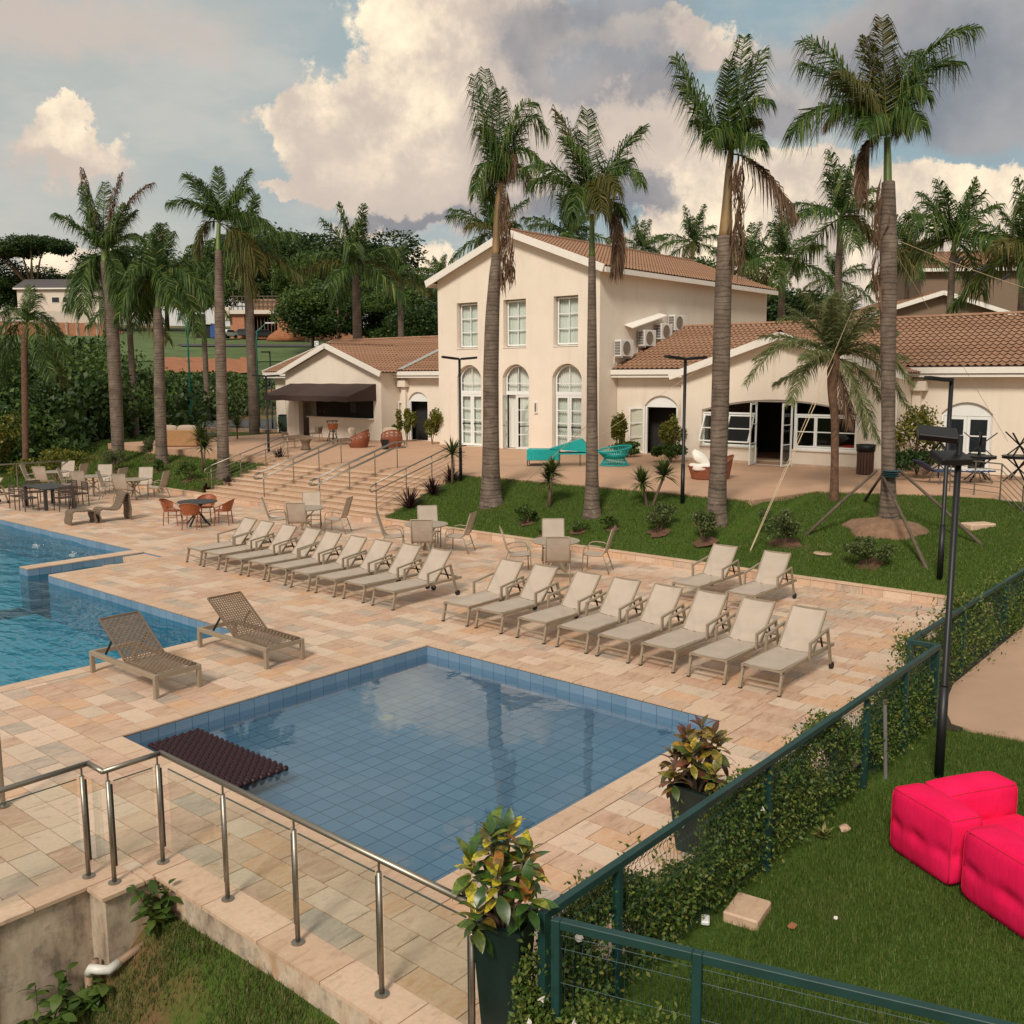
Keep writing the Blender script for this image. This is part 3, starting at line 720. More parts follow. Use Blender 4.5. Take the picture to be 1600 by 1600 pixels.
# ------------------------------------------------------------------ right lawn, path
def rl_z(X, Y): return -.045 + .010*np.sin(X*1.7)*np.sin(Y*2.1)
FD = np.array([.80, -2.56])/np.linalg.norm([.80, -2.56])          # run of the front fence
grid_sheet('right_lawn', M_lawn, 4.12, 13.6, -6, 4.05, .35, rl_z)
struct(MB().prism([(12.72, -6), (12.95, 1.2), (12.78, 2.6), (12.72, 3.2), (12.8, 3.45), (13.4, 3.72), (14.5, 3.92), (27, 3.98), (27, -6)], -.3, -.012).build('path', M_path))
def lawn_patch(x, y): return np.clip(1.15-.6*np.exp(-((y-3.55)/.16)**2)+.42*np.sin(x*1.9+.6*np.sin(y*3))*np.sin(y*2.2+x)-.25, .2, 1)
grass('grass', 290000, 4.3, 13.1, -.5, 3.8, rl_z, .05, .007, 'short mown green grass around the pink sofas', lambda x, y: (x < 12.78+.07*np.sin(y*3)+.05*np.sin(y*11+x*3)+.04*np.sin(y*29)), .7, 3, lawn_patch)

struct(MB().box((12.60, 3.30, -.3), (27.5, 4.22, -.016)).build('hedge_bed', M_soil))
# ------------------------------------------------------------------ kerb, sloping lawn, terrace, stairs
KX = 19.36
def terr_edge(Y): return np.interp(Y, [-5, 7.5, 9.5, 10.9, 11.4, 60], [28.2, 27.3, 26.4, 25.9, 22.9, 22.9])
def slope_z(X, Y):
    e = terr_edge(Y); t = np.clip((X-19.5)/(e-19.5), 0, 1.0)
    return .19 + (1.22-.19)*t**.92 + .03*np.sin(X*2.3)*np.sin(Y*1.4)*(t*(1-t)*4)
grid_sheet('sloping_lawn', M_lawn, 19.5, 27.6, -2, 21.88, .3, slope_z, lambda x, y: x < terr_edge(y)+.4)
grass('grass', 260000, 19.5, 27.2, 2.5, 21.85, slope_z, .055, .015, 'green grass on the bank between deck and terrace', lambda x, y: x < terr_edge(y)+.02, .7, 4)
def left_z(X, Y):
    t = np.clip((X-19.5)/(24.0-19.5), 0, 1); z = .19+1.0*t
    return z - .9*np.clip((Y-50)/10, 0, 1) - np.clip((19.5-X)/4, 0, 1)*.5 + .04*np.sin(X*1.9)*np.sin(Y*1.1)
grid_sheet('left_lawn', M_lawn2, 12.5, 40, 31.95, 62, .5, left_z, lambda x, y: (x > 19.4) | (y > 41))
grass('grass', 90000, 14, 27, 32, 52, left_z, .10, .028, 'green grass on the bank left of the stairs', lambda x, y: ((x > 19.55) | (y > 41.1)) & ~((x > 23.4) & (y < 46)), .7, 6)
kb = struct(MB().box((KX+.03, -2, -.3), (19.5, DECK_Y1, .16)).build('kerb', M_mortar))
kc = {}
y = 4.0
while y < DECK_Y1:
    l = rnd.choice((.42, .5, .56)); l = min(l, DECK_Y1-y)
    if l < .1: break
    key = round(l, 2)
    if key not in kc:
        kc[key] = (MB().box((0, -l/2+.004, 0), (.028, l/2-.004, .155)).mesh('kerb_stone'), MB().box((0, -l/2+.003, 0), (.20, l/2-.003, .03)).mesh('kerb_cap'))
    obj('kerb_stone', kc[key][0], M_stone, kb, (KX, y+l/2, .0)); obj('kerb_cap', kc[key][1], M_coping, kb, (KX-.015, y+l/2, .161)); y += l
tp = [(22.9, 46.0), (22.9, 11.35), (25.9, 10.9), (26.4, 9.5), (27.3, 7.5), (28.0, 4.0), (28.2, -8), (60, -8), (60, 46)]
terrace = struct(MB().prism(tp[::-1], -1.0, ZT).build('terrace', M_terrace))
# stairs
ST0, ST1, NS = 21.9, 31.85, 9
stairs = struct(MB().box((19.52, ST0+.02, -.2), (19.6, ST1-.02, .1)).build('stairs', M_riser))
rise = (ZT-.19)/NS; dep = (22.9-19.5)/NS
for k in range(NS):
    xa = 19.52+k*dep; z = .19+(k+1)*rise
    if k == NS-1: z -= .003
    st = MB().box((xa, ST0, .0), (23.2 if k == NS-1 else xa+dep+.1, ST1, z-.03)).build('step', M_riser, stairs)
    n = 12; w = (ST1-ST0)/n
    tm = MB().box((-.02, .003, 0), (dep+.02, w-.003, .03)).mesh('tread'); tm.materials.append(M_coping if k < NS-1 else M_riser)
    if k < NS-1:
        for i in range(n): obj('tread', tm, None, st, (xa, ST0+i*w, z-.03))
# left: asphalt road end beside the bar, paved rim
struct(MB().prism([(34.5, 47.6), (31.5, 62), (60, 66), (60, 47.6)], .9, 1.262).build('driveway', M_asphalt))
struct(MB().bar((34.3, 47.65, 1.2), (31.2, 62.2, 1.2), .5, .3).build('driveway_kerb', M_path))
# ================================================================== buildings
def arch(x0, x1, z0, zs, za, n=12):
    """opening outline: rectangle with a segmental arch"""
    if za - zs < .01: return [(x0, z0), (x1, z0), (x1, zs), (x0, zs)]
    w = (x1-x0)/2; h = za-zs; R = (w*w+h*h)/(2*h); c = za-R; xc = (x0+x1)/2; a = math.asin(min(1, w/R))
    pts = [(x0, z0), (x1, z0)]
    for i in range(n+1):
        t = a - 2*a*i/n; pts.append((xc+R*math.sin(t), c+R*math.cos(t)))
    return pts
def wall_mb(outer, holes, t=.22):
    polys = [[Vector((x, 0, z)) for x, z in outer]] + [[Vector((x, 0, z)) for x, z in h] for h in holes]
    flat = [p for pl in polys for p in pl]; tri = tessellate_polygon(polys)
    mb = MB().add(flat, [tuple(f) for f in tri])
    for h in holes:
        n = len(h); mb.add([(x, 0, z) for x, z in h]+[(x, t, z) for x, z in h], [(i, (i+1) % n, n+(i+1) % n, n+i) for i in range(n)])
    return mb
def sash(parent, name, x0, x1, z0, z1, cols, rows, y, fw=.06, mw=.035, d=.05, pane=M_glass, frame=M_white, top=None, loc=None, rot=None):
    """framed window or door leaf; each pane its own object.  top: function x->z for an arched head"""
    mb = MB()
    mb.box((x0, y, z0), (x0+fw, y+d, z1)); mb.box((x1-fw, y, z0), (x1, y+d, z1)); mb.box((x0+fw, y, z0), (x1-fw, y+d, z0+fw)); mb.box((x0+fw, y, z1-fw), (x1-fw, y+d, z1))
    W = x1-x0-2*fw; H = z1-z0-2*fw
    for i in range(1, cols): cx = x0+fw+W*i/cols; mb.box((cx-mw/2, y+.004, z0+fw), (cx+mw/2, y+d-.004, z1-fw))
    for j in range(1, rows): cz = z0+fw+H*j/rows; mb.box((x0+fw, y+.002, cz-mw/2), (x1-fw, y+d-.002, cz+mw/2))
    o = mb.build(name, frame, parent, loc, rot)
    for i in range(cols):
        for j in range(rows):
            a, b = x0+fw+W*i/cols, x0+fw+W*(i+1)/cols; c, e = z0+fw+H*j/rows, z0+fw+H*(j+1)/rows
            MB().box((a+.002, y+d*.4, c+.002), (b-.002, y+d*.6, e-.002)).build('pane', pane, o)
    return o
def arched_light(parent, x0, x1, z0, zs, za, y, cols=2, rows=2, fw=.055, mw=.03, d=.05, pane=M_glass):
    """fanlight under a segmental arch"""
    out = arch(x0, x1, z0, zs, za, 14); xc = (x0+x1)/2
    inn = arch(x0+fw, x1-fw, z0+fw, zs, za-fw, 14); n = len(out)
    mb = MB().add([(x, y, z) for x, z in out]+[(x, y, z) for x, z in inn], [(i, (i+1) % n, n+(i+1) % n, n+i) for i in range(n)])
    mb.add([(x, y, z) for x, z in inn]+[(x, y+d, z) for x, z in inn], [(i, (i+1) % n, n+(i+1) % n, n+i) for i in range(n)])
    for i in range(1, cols): cx = x0+(x1-x0)*i/cols; mb.box((cx-mw/2, y+.004, z0+fw), (cx+mw/2, y+d-.004, za-fw*.7))
    for j in range(1, rows): cz = z0+(zs+.15-z0)*j/rows; mb.box((x0+fw, y+.006, cz-mw/2), (x1-fw, y+d-.006, cz+mw/2))
    o = mb.build('fanlight', M_white, parent)
    polys = [[Vector((x, y+d*.5, z)) for x, z in inn]]; tri = tessellate_polygon(polys)
    MB().add(polys[0], [tuple(t) for t in tri]).build('pane', pane, o); return o
def curtain(parent, x0, x1, z0, z1, y, folds=14):
    n = folds*4; P = [(x0+(x1-x0)*i/n, y+.05*math.sin(i*math.pi/2)+.015*math.sin(i*1.7), 0) for i in range(n+1)]
    return MB().strip([(p[0], p[1], z0) for p in P], [(p[0], p[1], z1) for p in P]).build('curtain', M_curtain, parent, smooth=True)
def roof_slope(parent, A, B, D, name='roof_tiles', tw=.235, th=.34):
    """barrel-tiled slope: eave from A to B, D is the ridge end above A"""
    A, B, D = Vector(A), Vector(B), Vector(D); u = (B-A); v = (D-A); nu = max(1, round(u.length/tw)); nv = max(1, round(v.length/th)); nrm = u.normalized().cross(v.normalized())
    if nrm.z < 0: nrm = -nrm
    prof = [(0, 0.0), (.18, .005), (.32, .035), (.5, .06), (.68, .035), (.82, .005)]
    us = []; hs = []
    for i in range(nu):
        for p, h in prof: us.append((i+p)/nu); hs.append(h)
    us.append(1.0); hs.append(0.0); us = np.array(us); hs = np.array(hs); m = len(us)
    a, uu, vv, nn = (np.array(x) for x in (A, u, v, nrm)); V = []; F = []
    for j in range(nv):
        t0, t1 = j/nv, min(1.0, (j+1.06)/nv)
        for t, lift in ((t0, .045), (t1, .008)):
            V.append(a + us[:, None]*uu + t*vv + (hs+lift)[:, None]*nn)
        o = j*2*m; I = np.arange(m-1)
        F.append(np.stack([o+I, o+I+1, o+m+I+1, o+m+I], -1))
    # butt ends of the lowest course
    V = np.concatenate(V); F = np.concatenate(F); o = obj(name, fastmesh(name, V, F), M_roof, parent); o.data.polygons.foreach_set('use_smooth', [True]*len(F))
    MB().add([A-nrm*.02, B-nrm*.02, D+u-nrm*.02, D-nrm*.02], [(0, 1, 2, 3)]).build('roof_deck', M_trim, parent)
    return stuff(o)
def ridge_caps(parent, A, B, L=.36, r=.11):
    A, B = Vector(A), Vector(B); d = B-A; n = max(1, round(d.length/L)); dn = d.normalized(); sd = dn.cross(Vector((0, 0, 1))).normalized(); mb = MB()
    for i in range(n):
        p, q = A+d*(i/n), A+d*((i+1.12)/n); vs = []
        for c, rr in ((p, r*1.08), (q, r*.92)):
            for k in range(7): a = math.pi*k/6; vs.append(c+sd*math.cos(a)*rr+Vector((0, 0, math.sin(a)*rr*.75)))
        mb.add(vs, [(k, k+1, 8+k, 7+k) for k in range(6)])
    return stuff(mb.build('ridge_caps', M_roof, parent, smooth=True))
def fascia(parent, P, Q, h=.26, t=.05, name='fascia', drop=0.0):
    P, Q = Vector(P), Vector(Q); z = Vector((0, 0, -h/2-drop)); return MB().bar(P+z, Q+z, t, h).build(name, M_trim, parent)

# ---- main house
R90 = -math.pi/2
XF = 32.5
mh = thing('main_house', 'tall cream gabled house with tiled roof and tall arched doors', 'house', (XF, 32.45, ZT), R90)
Wd, Hh, Rz, Dp = 9.3, 7.62, 9.32, 15.0
wins = [(1.23, 2.53), (4.08, 5.38), (6.90, 8.20)]; drs = [(1.20, 2.72), (4.02, 5.54), (6.84, 8.40)]
holes = [arch(a, b, 4.50, 6.55, 6.55) for a, b in wins] + [arch(a, b, .0015, 3.18, 3.74) for a, b in drs]
wall_mb([(0, 0), (Wd, 0), (Wd, Hh), (Wd/2, Rz), (0, Hh)], holes, .30).build('front_wall', M_cream, mh)
MB().add([(Wd, 0, 0), (Wd, Dp, 0), (Wd, Dp, Hh), (Wd, 0, Hh)], [(0, 1, 2, 3)]).build('side_wall', M_cream, mh)
MB().add([(0, 0, 0), (0, Dp, 0), (0, Dp, Hh), (0, 0, Hh)], [(0, 1, 2, 3)]).build('side_wall', M_cream, mh)
MB().add([(0, Dp, 0), (Wd, Dp, 0), (Wd, Dp, Hh), (Wd/2, Dp, Rz), (0, Dp, Hh)], [(0, 1, 2, 3, 4)]).build('back_wall', M_cream, mh)
MB().box((.01, .32, 3.95), (Wd-.01, Dp-.02, 4.15)).build('upper_floor', M_trim, mh)
for (a, b) in wins:
    w = sash(mh, 'window', a+.06, b-.03, 4.55, 6.50, 2, 3, .22)
    curtain(w, a+.02, b-.02, 4.5, 6.55, .36)
    MB().box((a-.02, -.03, 4.455), (b+.02, .2, 4.497)).build('sill', M_trim, w)
for k, (a, b) in enumerate(drs):
    fl_ = arched_light(mh, a+.05, b-.05, 2.50, 3.17, 3.69, .20)
    MB().box((a+.05, .19, 2.40), (b-.05, .27, 2.497)).build('transom', M_white, mh)
    if k != 1:
        for s, (p, q) in enumerate(((a+.05, (a+b)/2-.005), ((a+b)/2+.005, b-.05))):
            d = sash(mh, 'door_leaf', p, q, .03, 2.395, 1, 4, .20, .10, .04, .05)
            MB().box((p+.12, .15, 1.02), (q-.12, .18, 1.06)).box((p+.12, .18, 1.00), (p+.16, .198, 1.08)).box((q-.16, .18, 1.00), (q-.12, .198, 1.08)).build('push_bar', M_black, d)
        curtain(mh, a+.02, b-.02, .02, 3.7, .40)
    else:
        for s in (0, 1):
            wl_ = (b-a)/2-.055
            d = sash(mh, 'door_leaf', 0 if s == 0 else -wl_, wl_ if s == 0 else 0, .03, 2.395, 1, 4, 0, .10, .04, .05, loc=(a+.05 if s == 0 else b-.05, .20, 0), rot=(0, 0, rad(-68) if s == 0 else rad(64)))
            MB().box(((.12 if s == 0 else -wl_+.12), -.05, 1.02), ((wl_-.12 if s == 0 else -.12), -.02, 1.06)).build('push_bar', M_black, d)
        curtain(mh, a+.02, a+.55, .02, 3.7, .40, 6); curtain(mh, b-.85, b-.02, .02, 3.7, .42, 8)
        MB().box((a+.55, 1.2, .01), (b-.85, 1.25, 2.6)).build('inner_panel', M_trim, mh)
MB().box((5.88, -.07, 1.62), (6.06, 0, 2.12)).build('wall_lamp', M_trim, mh)
MB().box((5.92, -.074, 1.68), (6.02, -.071, 2.06)).build('lamp_slot', M_grille, mh)
ov = .42; sl = (Rz-Hh)/(Wd/2)
for s in (0, 1):
    xe = -ov if s == 0 else Wd+ov; ze = Hh-ov*sl+.10; zr = Rz+.10
    roof_slope(mh, (xe, -.32, ze), (xe, Dp+.3, ze), (Wd/2, -.32, zr), 'roof_tiles')
    fascia(mh, (xe, -.36, ze+.07), (Wd/2+(.02 if s else -.02), -.36, zr+.07), .30, .07)
    MB().box((min(xe, xe+(.06 if s else -.06)), -.30, ze-.22), (max(xe, xe+(.06 if s else -.06)), Dp+.3, ze-.01)).build('eave_board', M_trim, mh)
    xw = Wd if s else 0
    MB().add([(xe, -.3, ze-.1), (xe, Dp+.3, ze-.1), (xw, Dp+.3, ze-.1+.02), (xw, -.3, ze-.1+.02)], [(0, 1, 2, 3)]).build('soffit', M_trim, mh)
ridge_caps(mh, (Wd/2, -.3, Rz+.16), (Wd/2, Dp+.3, Rz+.16))
# air conditioners on the right-hand wall
acp = []
for k, (ax, az_) in enumerate(((33.45, 5.22), (35.2, 5.68), (36.55, 6.0), (37.65, 6.42))):
    t = thing('air_conditioner', ['lowest white air conditioner unit, nearest the front on the side wall', 'white air conditioner unit under the small canopy, second from the front', 'grey white air conditioner unit, third along the side wall', 'furthest and highest air conditioner unit on the side wall'][k], 'air conditioner', (ax, 23.15, az_), 0, 'air conditioners on the side wall')
    MB().box((0, -.46, .06), (1.12, -.08, .86)).build('casing', M_acw, t, bevel=.02)
    MB().lathe([(.0, .008), (.07, .014), (.075, .004), (.29, .006), (.31, .022), (.335, .0)], 24).build('fan_grille', simple('fan_brown%d' % k, (.20, .16, .12), .6), t, (.50, -.462, .46), (rad(90), 0, 0))
    for q in range(5): MB().box((-.006, -.42, .14+q*.13), (-.001, -.12, .25+q*.13)).build('side_louvre', M_grille, t)
    [MB().box((bx_, -.46, .0), (bx_+.05, 0, .055)).box((bx_+.001, -.03, -.3), (bx_+.049, 0, -.001)).build('bracket', M_acw, t) for bx_ in (.1, .95)]; t.scale = (.84, .9, .86)
cn = MB().add([(34.3, 23.14, 6.62), (37.0, 23.14, 7.22), (37.0, 22.72, 7.10), (34.3, 22.72, 6.48), (34.3, 23.14, 6.58), (37.0, 23.14, 7.18), (37.0, 22.72, 7.06), (34.3, 22.72, 6.44)], [(0, 1, 2, 3), (7, 6, 5, 4), (0, 4, 5, 1), (3, 2, 6, 7), (0, 3, 7, 4), (1, 5, 6, 2)]).build('canopy', M_trim)
tag(cn, 'small sloping white canopy above the air conditioners on the side wall', 'canopy')

# ---- wings share a section: eave front x=33.4, ridge x=38.5, back 43.6
def wing(name, label, yL, yR, gx, g0, g1, gapex):
    """yL > yR world ends; gx front of gable; g0 > g1 gable ends"""
    t = thing(name, label, 'house', (33.8, yL, ZT), R90)
    Lw = yL-yR; EZ = 3.42
    return t, Lw, EZ
def gable_front(t, x0, x1, yf, zE, zA, holes, tpl=.22):
    xc = (x0+x1)/2
    wall_mb([(x0, 0), (x1, 0), (x1, zE), (xc, zA), (x0, zE)], holes, tpl).build('gable_wall', M_cream, t, (0, yf, 0))
    for xx in (x0, x1): MB().add([(xx, yf, 0), (xx, 0, 0), (xx, 0, zE), (xx, yf, zE)], [(0, 1, 2, 3)]).build('return_wall', M_cream, t)
def gable_roof(t, x0, x1, yf, zE, zA, back):
    xc = (x0+x1)/2; ov = .35; sl = (zA-zE)/(xc-x0)
    for s in (0, 1):
        xe = x0-ov if s == 0 else x1+ov; ze = zE-ov*sl+.12
        roof_slope(t, (xe, yf-.3, ze), (xe, back, ze), (xc, yf-.3, zA+.12))
        fascia(t, (xe, yf-.34, ze+.06), (xc, yf-.34, zA+.18), .26, .07)
    ridge_caps(t, (xc, yf-.3, zA+.17), (xc, back, zA+.17))
SLW = .365
def wing_roof(t, Lw, EZ, end_left, end_right):
    ye, yr, yb = -.45, 4.7, 9.85; ze = EZ+.05; zr = ze+(yr-ye)*SLW
    xa, xb = (-.5 if end_left else 0), (Lw+.5 if end_right else Lw)
    roof_slope(t, (xa, ye, ze), (xb, ye, ze), (xa, yr, zr)); roof_slope(t, (xa, yb, ze), (xb, yb, ze), (xa, yr, zr))
    ridge_caps(t, (xa, yr, zr+.05), (xb, yr, zr+.05))
    MB().box((xa, ye-.06, ze-.20), (xb, ye-.01, ze+.0)).build('gutter', M_trim, t)
    MB().box((xa, ye, ze-.32), (xb, 0, ze-.22)).build('cornice', M_trim, t)
    return ye, yr, yb, ze, zr
# left wing with the bar
lwt, Lw, EZ = wing('bar_wing', 'low cream wing with a brown awning over its bar opening', 47.2, 32.46, 32.5, 44.2, 36.55, 0)
X_ = lambda Y: 47.2-Y
hd = arch(X_(35.95), X_(34.55), .0015, 2.05, 2.45)
wall_mb([(0, 0), (Lw, 0), (Lw, EZ), (0, EZ)], [hd, arch(X_(46.3), X_(45.5), .75, 2.2, 2.2)], .22).build('front_wall', M_cream, lwt)
MB().add([(0, 0, 0), (0, 9.4, 0), (0, 9.4, EZ), (0, 4.7, EZ+1.75), (0, 0, EZ)], [(0, 1, 2, 3, 4)]).build('end_wall', M_cream, lwt)
MB().add([(0, 9.4, 0), (Lw, 9.4, 0), (Lw, 9.4, EZ), (0, 9.4, EZ)], [(0, 1, 2, 3)]).build('back_wall', M_cream, lwt)
g0, g1 = X_(44.45), X_(36.55)
bar_open = [(X_(43.35), .01), (X_(42.45), .01), (X_(42.45), 1.05), (X_(37.15), 1.05), (X_(37.15), 2.35), (X_(43.35), 2.35)]
gable_front(lwt, g0, g1, -1.3, 3.40, 4.78, [bar_open], .3)
gable_roof(lwt, g0, g1, -1.3, 3.40, 4.78, 3.2)
wr = wing_roof(lwt, Lw, EZ, True, False)
fascia(lwt, (-.55, wr[0]-.03, wr[3]+.1), (-.55, wr[1], wr[4]+.1), .24, .08); fascia(lwt, (-.55, wr[2], wr[3]+.1), (-.55, wr[1], wr[4]+.1), .24, .08)
sash(lwt, 'window', X_(46.28), X_(45.52), .78, 2.18, 1, 3, .14)
MB().box((X_(42.5), -1.48, 1.052), (X_(37.1), -1.0, 1.10)).build('counter', M_trim, lwt)
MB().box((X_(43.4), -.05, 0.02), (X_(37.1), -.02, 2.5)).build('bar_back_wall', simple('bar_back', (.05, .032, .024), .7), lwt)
MB().box((X_(40.4), -.10, 1.30), (X_(39.5), -.07, 1.85)).build('bar_screen', simple('screen_grey', (.14, .13, .12), .4), lwt)
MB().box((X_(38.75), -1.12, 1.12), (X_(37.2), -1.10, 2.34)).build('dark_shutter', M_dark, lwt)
for q in (43.1, 42.75): MB().box((X_(q), -.065, 1.25), (X_(q)+.09, -.051, 1.37)).build('switch_plate', M_grille, lwt)
# awning: sloping top, valance, side
ax0, ax1 = X_(43.95), X_(36.9); zt_, zf, yo = 2.86, 2.26, -3.15
aw = MB()
nA = 24
top = [(ax0+(ax1-ax0)*i/nA, -1.33, zt_-.01*math.sin(i*.9)) for i in range(nA+1)]; bot = [(ax0+(ax1-ax0)*i/nA, yo, zf+.012*math.sin(i*1.3)) for i in range(nA+1)]
aw.strip(top, bot); val = [(p[0], p[1]-.01, p[2]-.26-.015*abs(math.sin(i*1.1))) for i, p in enumerate(bot)]; aw.strip(bot, val)
awo = aw.build('awning_canvas', M_awning, lwt)
for xx in (ax0, ax1):
    MB().add([(xx, -1.33, zt_), (xx, yo, zf), (xx, yo, zf-.26), (xx, -1.33, zf-.26)], [(0, 1, 2, 3)]).build('awning_side', M_awning, lwt)
# pilaster, hopper and arched door of the recess
MB().box((X_(36.3), -.16, 0), (X_(36.0), 0, EZ-.32)).build('pilaster', M_cream, lwt); MB().box((X_(36.45), -.32, EZ-.72), (X_(35.85), 0, EZ-.4)).build('capital', M_cream, lwt)
MB().add([(X_(36.25), wr[0], wr[3]+.12), (X_(35.85), wr[0], wr[3]+.12), (X_(35.85), 2.8, wr[3]+.12+3.25*SLW), (X_(36.25), 2.8, wr[3]+.12+3.25*SLW)], [(0, 1, 2, 3)]).build('roof_flashing', simple('zinc', (.42, .40, .37), .5, .3), lwt)
def arch_head(parent, a, b, zs, za, y):
    o = arch(a, b, zs-.08, zs, za, 12); tri = tessellate_polygon([[Vector((x, y, z)) for x, z in o]])
    return MB().add([(x, y, z) for x, z in o], [tuple(q) for q in tri]).build('door_head', M_white, parent)
a, b = X_(35.95), X_(34.55)
arch_head(lwt, a, b, 2.05, 2.45, .1)
MB().box((a, .08, 0.01), (a+.06, .16, 1.97)).box((b-.06, .08, 0.01), (b, .16, 1.97)).build('door_frame', M_white, lwt)
sash(lwt, 'door_leaf', -.66, 0, .03, 1.96, 1, 3, 0, .07, .03, .045, loc=(a, .0, 0), rot=(0, 0, rad(12)))
sash(lwt, 'door_leaf', 0, .64, .03, 1.96, 1, 3, 0, .07, .03, .045, loc=(b-.06, .1, 0), rot=(0, 0, rad(118)))
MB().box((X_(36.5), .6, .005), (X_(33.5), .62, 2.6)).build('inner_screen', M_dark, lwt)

# right wing
rwt, Rw, EZ = wing('restaurant_wing', 'long low cream wing with tiled roof and wide arched window wall', 23.14, -12, 32.3, 19.1, 11.0, 0)
X2 = lambda Y: 23.14-Y
rd = arch(X2(21.75), X2(20.2), .0015, 2.02, 2.42); rd2 = arch(X2(10.05), X2(8.45), .0015, 1.95, 2.33)
wall_mb([(0, 0), (Rw, 0), (Rw, EZ), (0, EZ)], [rd, rd2, [(X2(18.9), .002), (X2(11.2), .002), (X2(11.2), 3.0), (X2(18.9), 3.0)]], .22).build('front_wall', M_cream, rwt)
MB().add([(0, 9.4, 0), (Rw, 9.4, 0), (Rw, 9.4, EZ), (0, 9.4, EZ)], [(0, 1, 2, 3)]).build('back_wall', M_cream, rwt)
ga, gb = X2(19.15), X2(11.0)
yg = -1.5
wa, wb = X2(18.25), X2(12.3)
da, db = X2(16.05), X2(14.6)
wide = arch(wa, wb, .62, 1.95, 2.36, 24)
wide = [(wa, .62), (da, .62), (da, .0015), (db, .0015), (db, .62), (wb, .62)] + wide[2:]
gable_front(rwt, ga, gb, yg, 3.25, 4.55, [wide], .22)
gable_roof(rwt, ga, gb, yg, 3.25, 4.55, 3.0)
wing_roof(rwt, Rw, EZ, False, True)
# window wall: frames
def arch_z(x, off=0.0):
    w = (wb-wa)/2; h = 2.36-1.95; R = (w*w+h*h)/(2*h); c = 2.36-R; return c+math.sqrt(max(0, R*R-(x-(wa+wb)/2)**2))-off
yw = yg+.12
mb = MB(); N_ = 30
for (p, q) in ((wa, da), (db, wb)):
    n = 10; P = [p+(q-p)*i/n for i in range(n+1)]
    mb.strip([(x, yw, arch_z(x, .002)) for x in P], [(x, yw, arch_z(x, .065)) for x in P])
    mb.box((p, yw, 1.80), (q, yw+.06, 1.87)); mb.box((p, yw, .62), (q, yw+.06, .69))
for xx in (wa, da-.06, db, wb-.06): mb.box((xx, yw+.001, .63), (xx+.06, yw+.061, arch_z(xx+.03, .03)))
mb.box((da, yw, 2.27), (db, yw+.06, 2.335))
wwo = mb.build('window_frame', M_white, rwt)
for (p, q) in ((wa, da), (db, wb)):
    n = 10; P = [p+.06+(q-p-.12)*i/n for i in range(n+1)]
    MB().strip([(x, yw+.03, arch_z(x, .06)) for x in P], [(x, yw+.03, 1.87) for x in P]).build('pane', M_glass, wwo)
# left: two top-hung sashes swung out; right: three fixed casements
wl2 = (da-.06-wa-.06)/2
for k in (0, 1):
    sash(rwt, 'window_sash', 0, wl2-.02, -1.08, 0, 1, 2, 0, .05, .035, .045, loc=(wa+.065+k*wl2, yw-.02, 1.78), rot=(rad(-24), 0, 0))
wr3 = (wb-.06-db-.06)/3
for k in range(3): sash(rwt, 'window_sash', db+.065+k*wr3, db+.055+(k+1)*wr3, .70, 1.79, 1, 2, yw+.008, .05, .035, .045)
MB().box((wa-.05, yg-.06, .575), (da-.02, yg+.1, .618)).box((db+.02, yg-.06, .575), (wb+.05, yg+.1, .618)).build('sill', M_trim, rwt)
MB().box((ga-.01, yg-.02, .003), (da-.05, yg-.001, .11)).box((db+.05, yg-.02, .003), (gb+.01, yg-.001, .11)).build('plinth', M_plinth, rwt)
for s in (0, 1):
    d = sash(rwt, 'door_leaf', 0 if s == 0 else -.70, .70 if s == 0 else 0, .03, 2.25, 1, 3, 0, .07, .03, .045, loc=(da+.02 if s == 0 else db-.02, yw-.08, 0), rot=(0, 0, rad(-82) if s == 0 else rad(86)))
# things inside the restaurant, seen through the glass
for k, (px, py, w, h, m_) in enumerate(((X2(15.6), 1.2, 1.1, .72, M_dark), (X2(13.3), .4, .9, .55, M_cushion))): pass
MB().box((X2(12.95), -1.1, .0), (X2(12.45), -.7, .80)).build('red_chair_inside', simple('red_plastic', (.5, .02, .015), .5), rwt)
MB().box((X2(14.3), -.7, .0), (X2(12.4), -.2, .72)).build('buffet_inside', M_cushion, rwt)
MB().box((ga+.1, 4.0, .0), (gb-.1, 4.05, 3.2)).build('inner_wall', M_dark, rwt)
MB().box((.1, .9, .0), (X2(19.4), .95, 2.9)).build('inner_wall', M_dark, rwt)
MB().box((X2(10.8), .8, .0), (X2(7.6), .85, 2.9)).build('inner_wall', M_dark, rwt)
MB().lathe([(.55, .70), (.56, .74), (.0, .742)], 20, (X2(15.2), .4, 0)).build('table_inside', M_black, rwt)
MB().bar((X2(15.2)-.4, .1, 0), (X2(15.2)+.4, .7, .7), .05).bar((X2(15.2)+.4, .1, 0), (X2(15.2)-.4, .7, .7), .05).build('table_legs_inside', M_black, rwt)
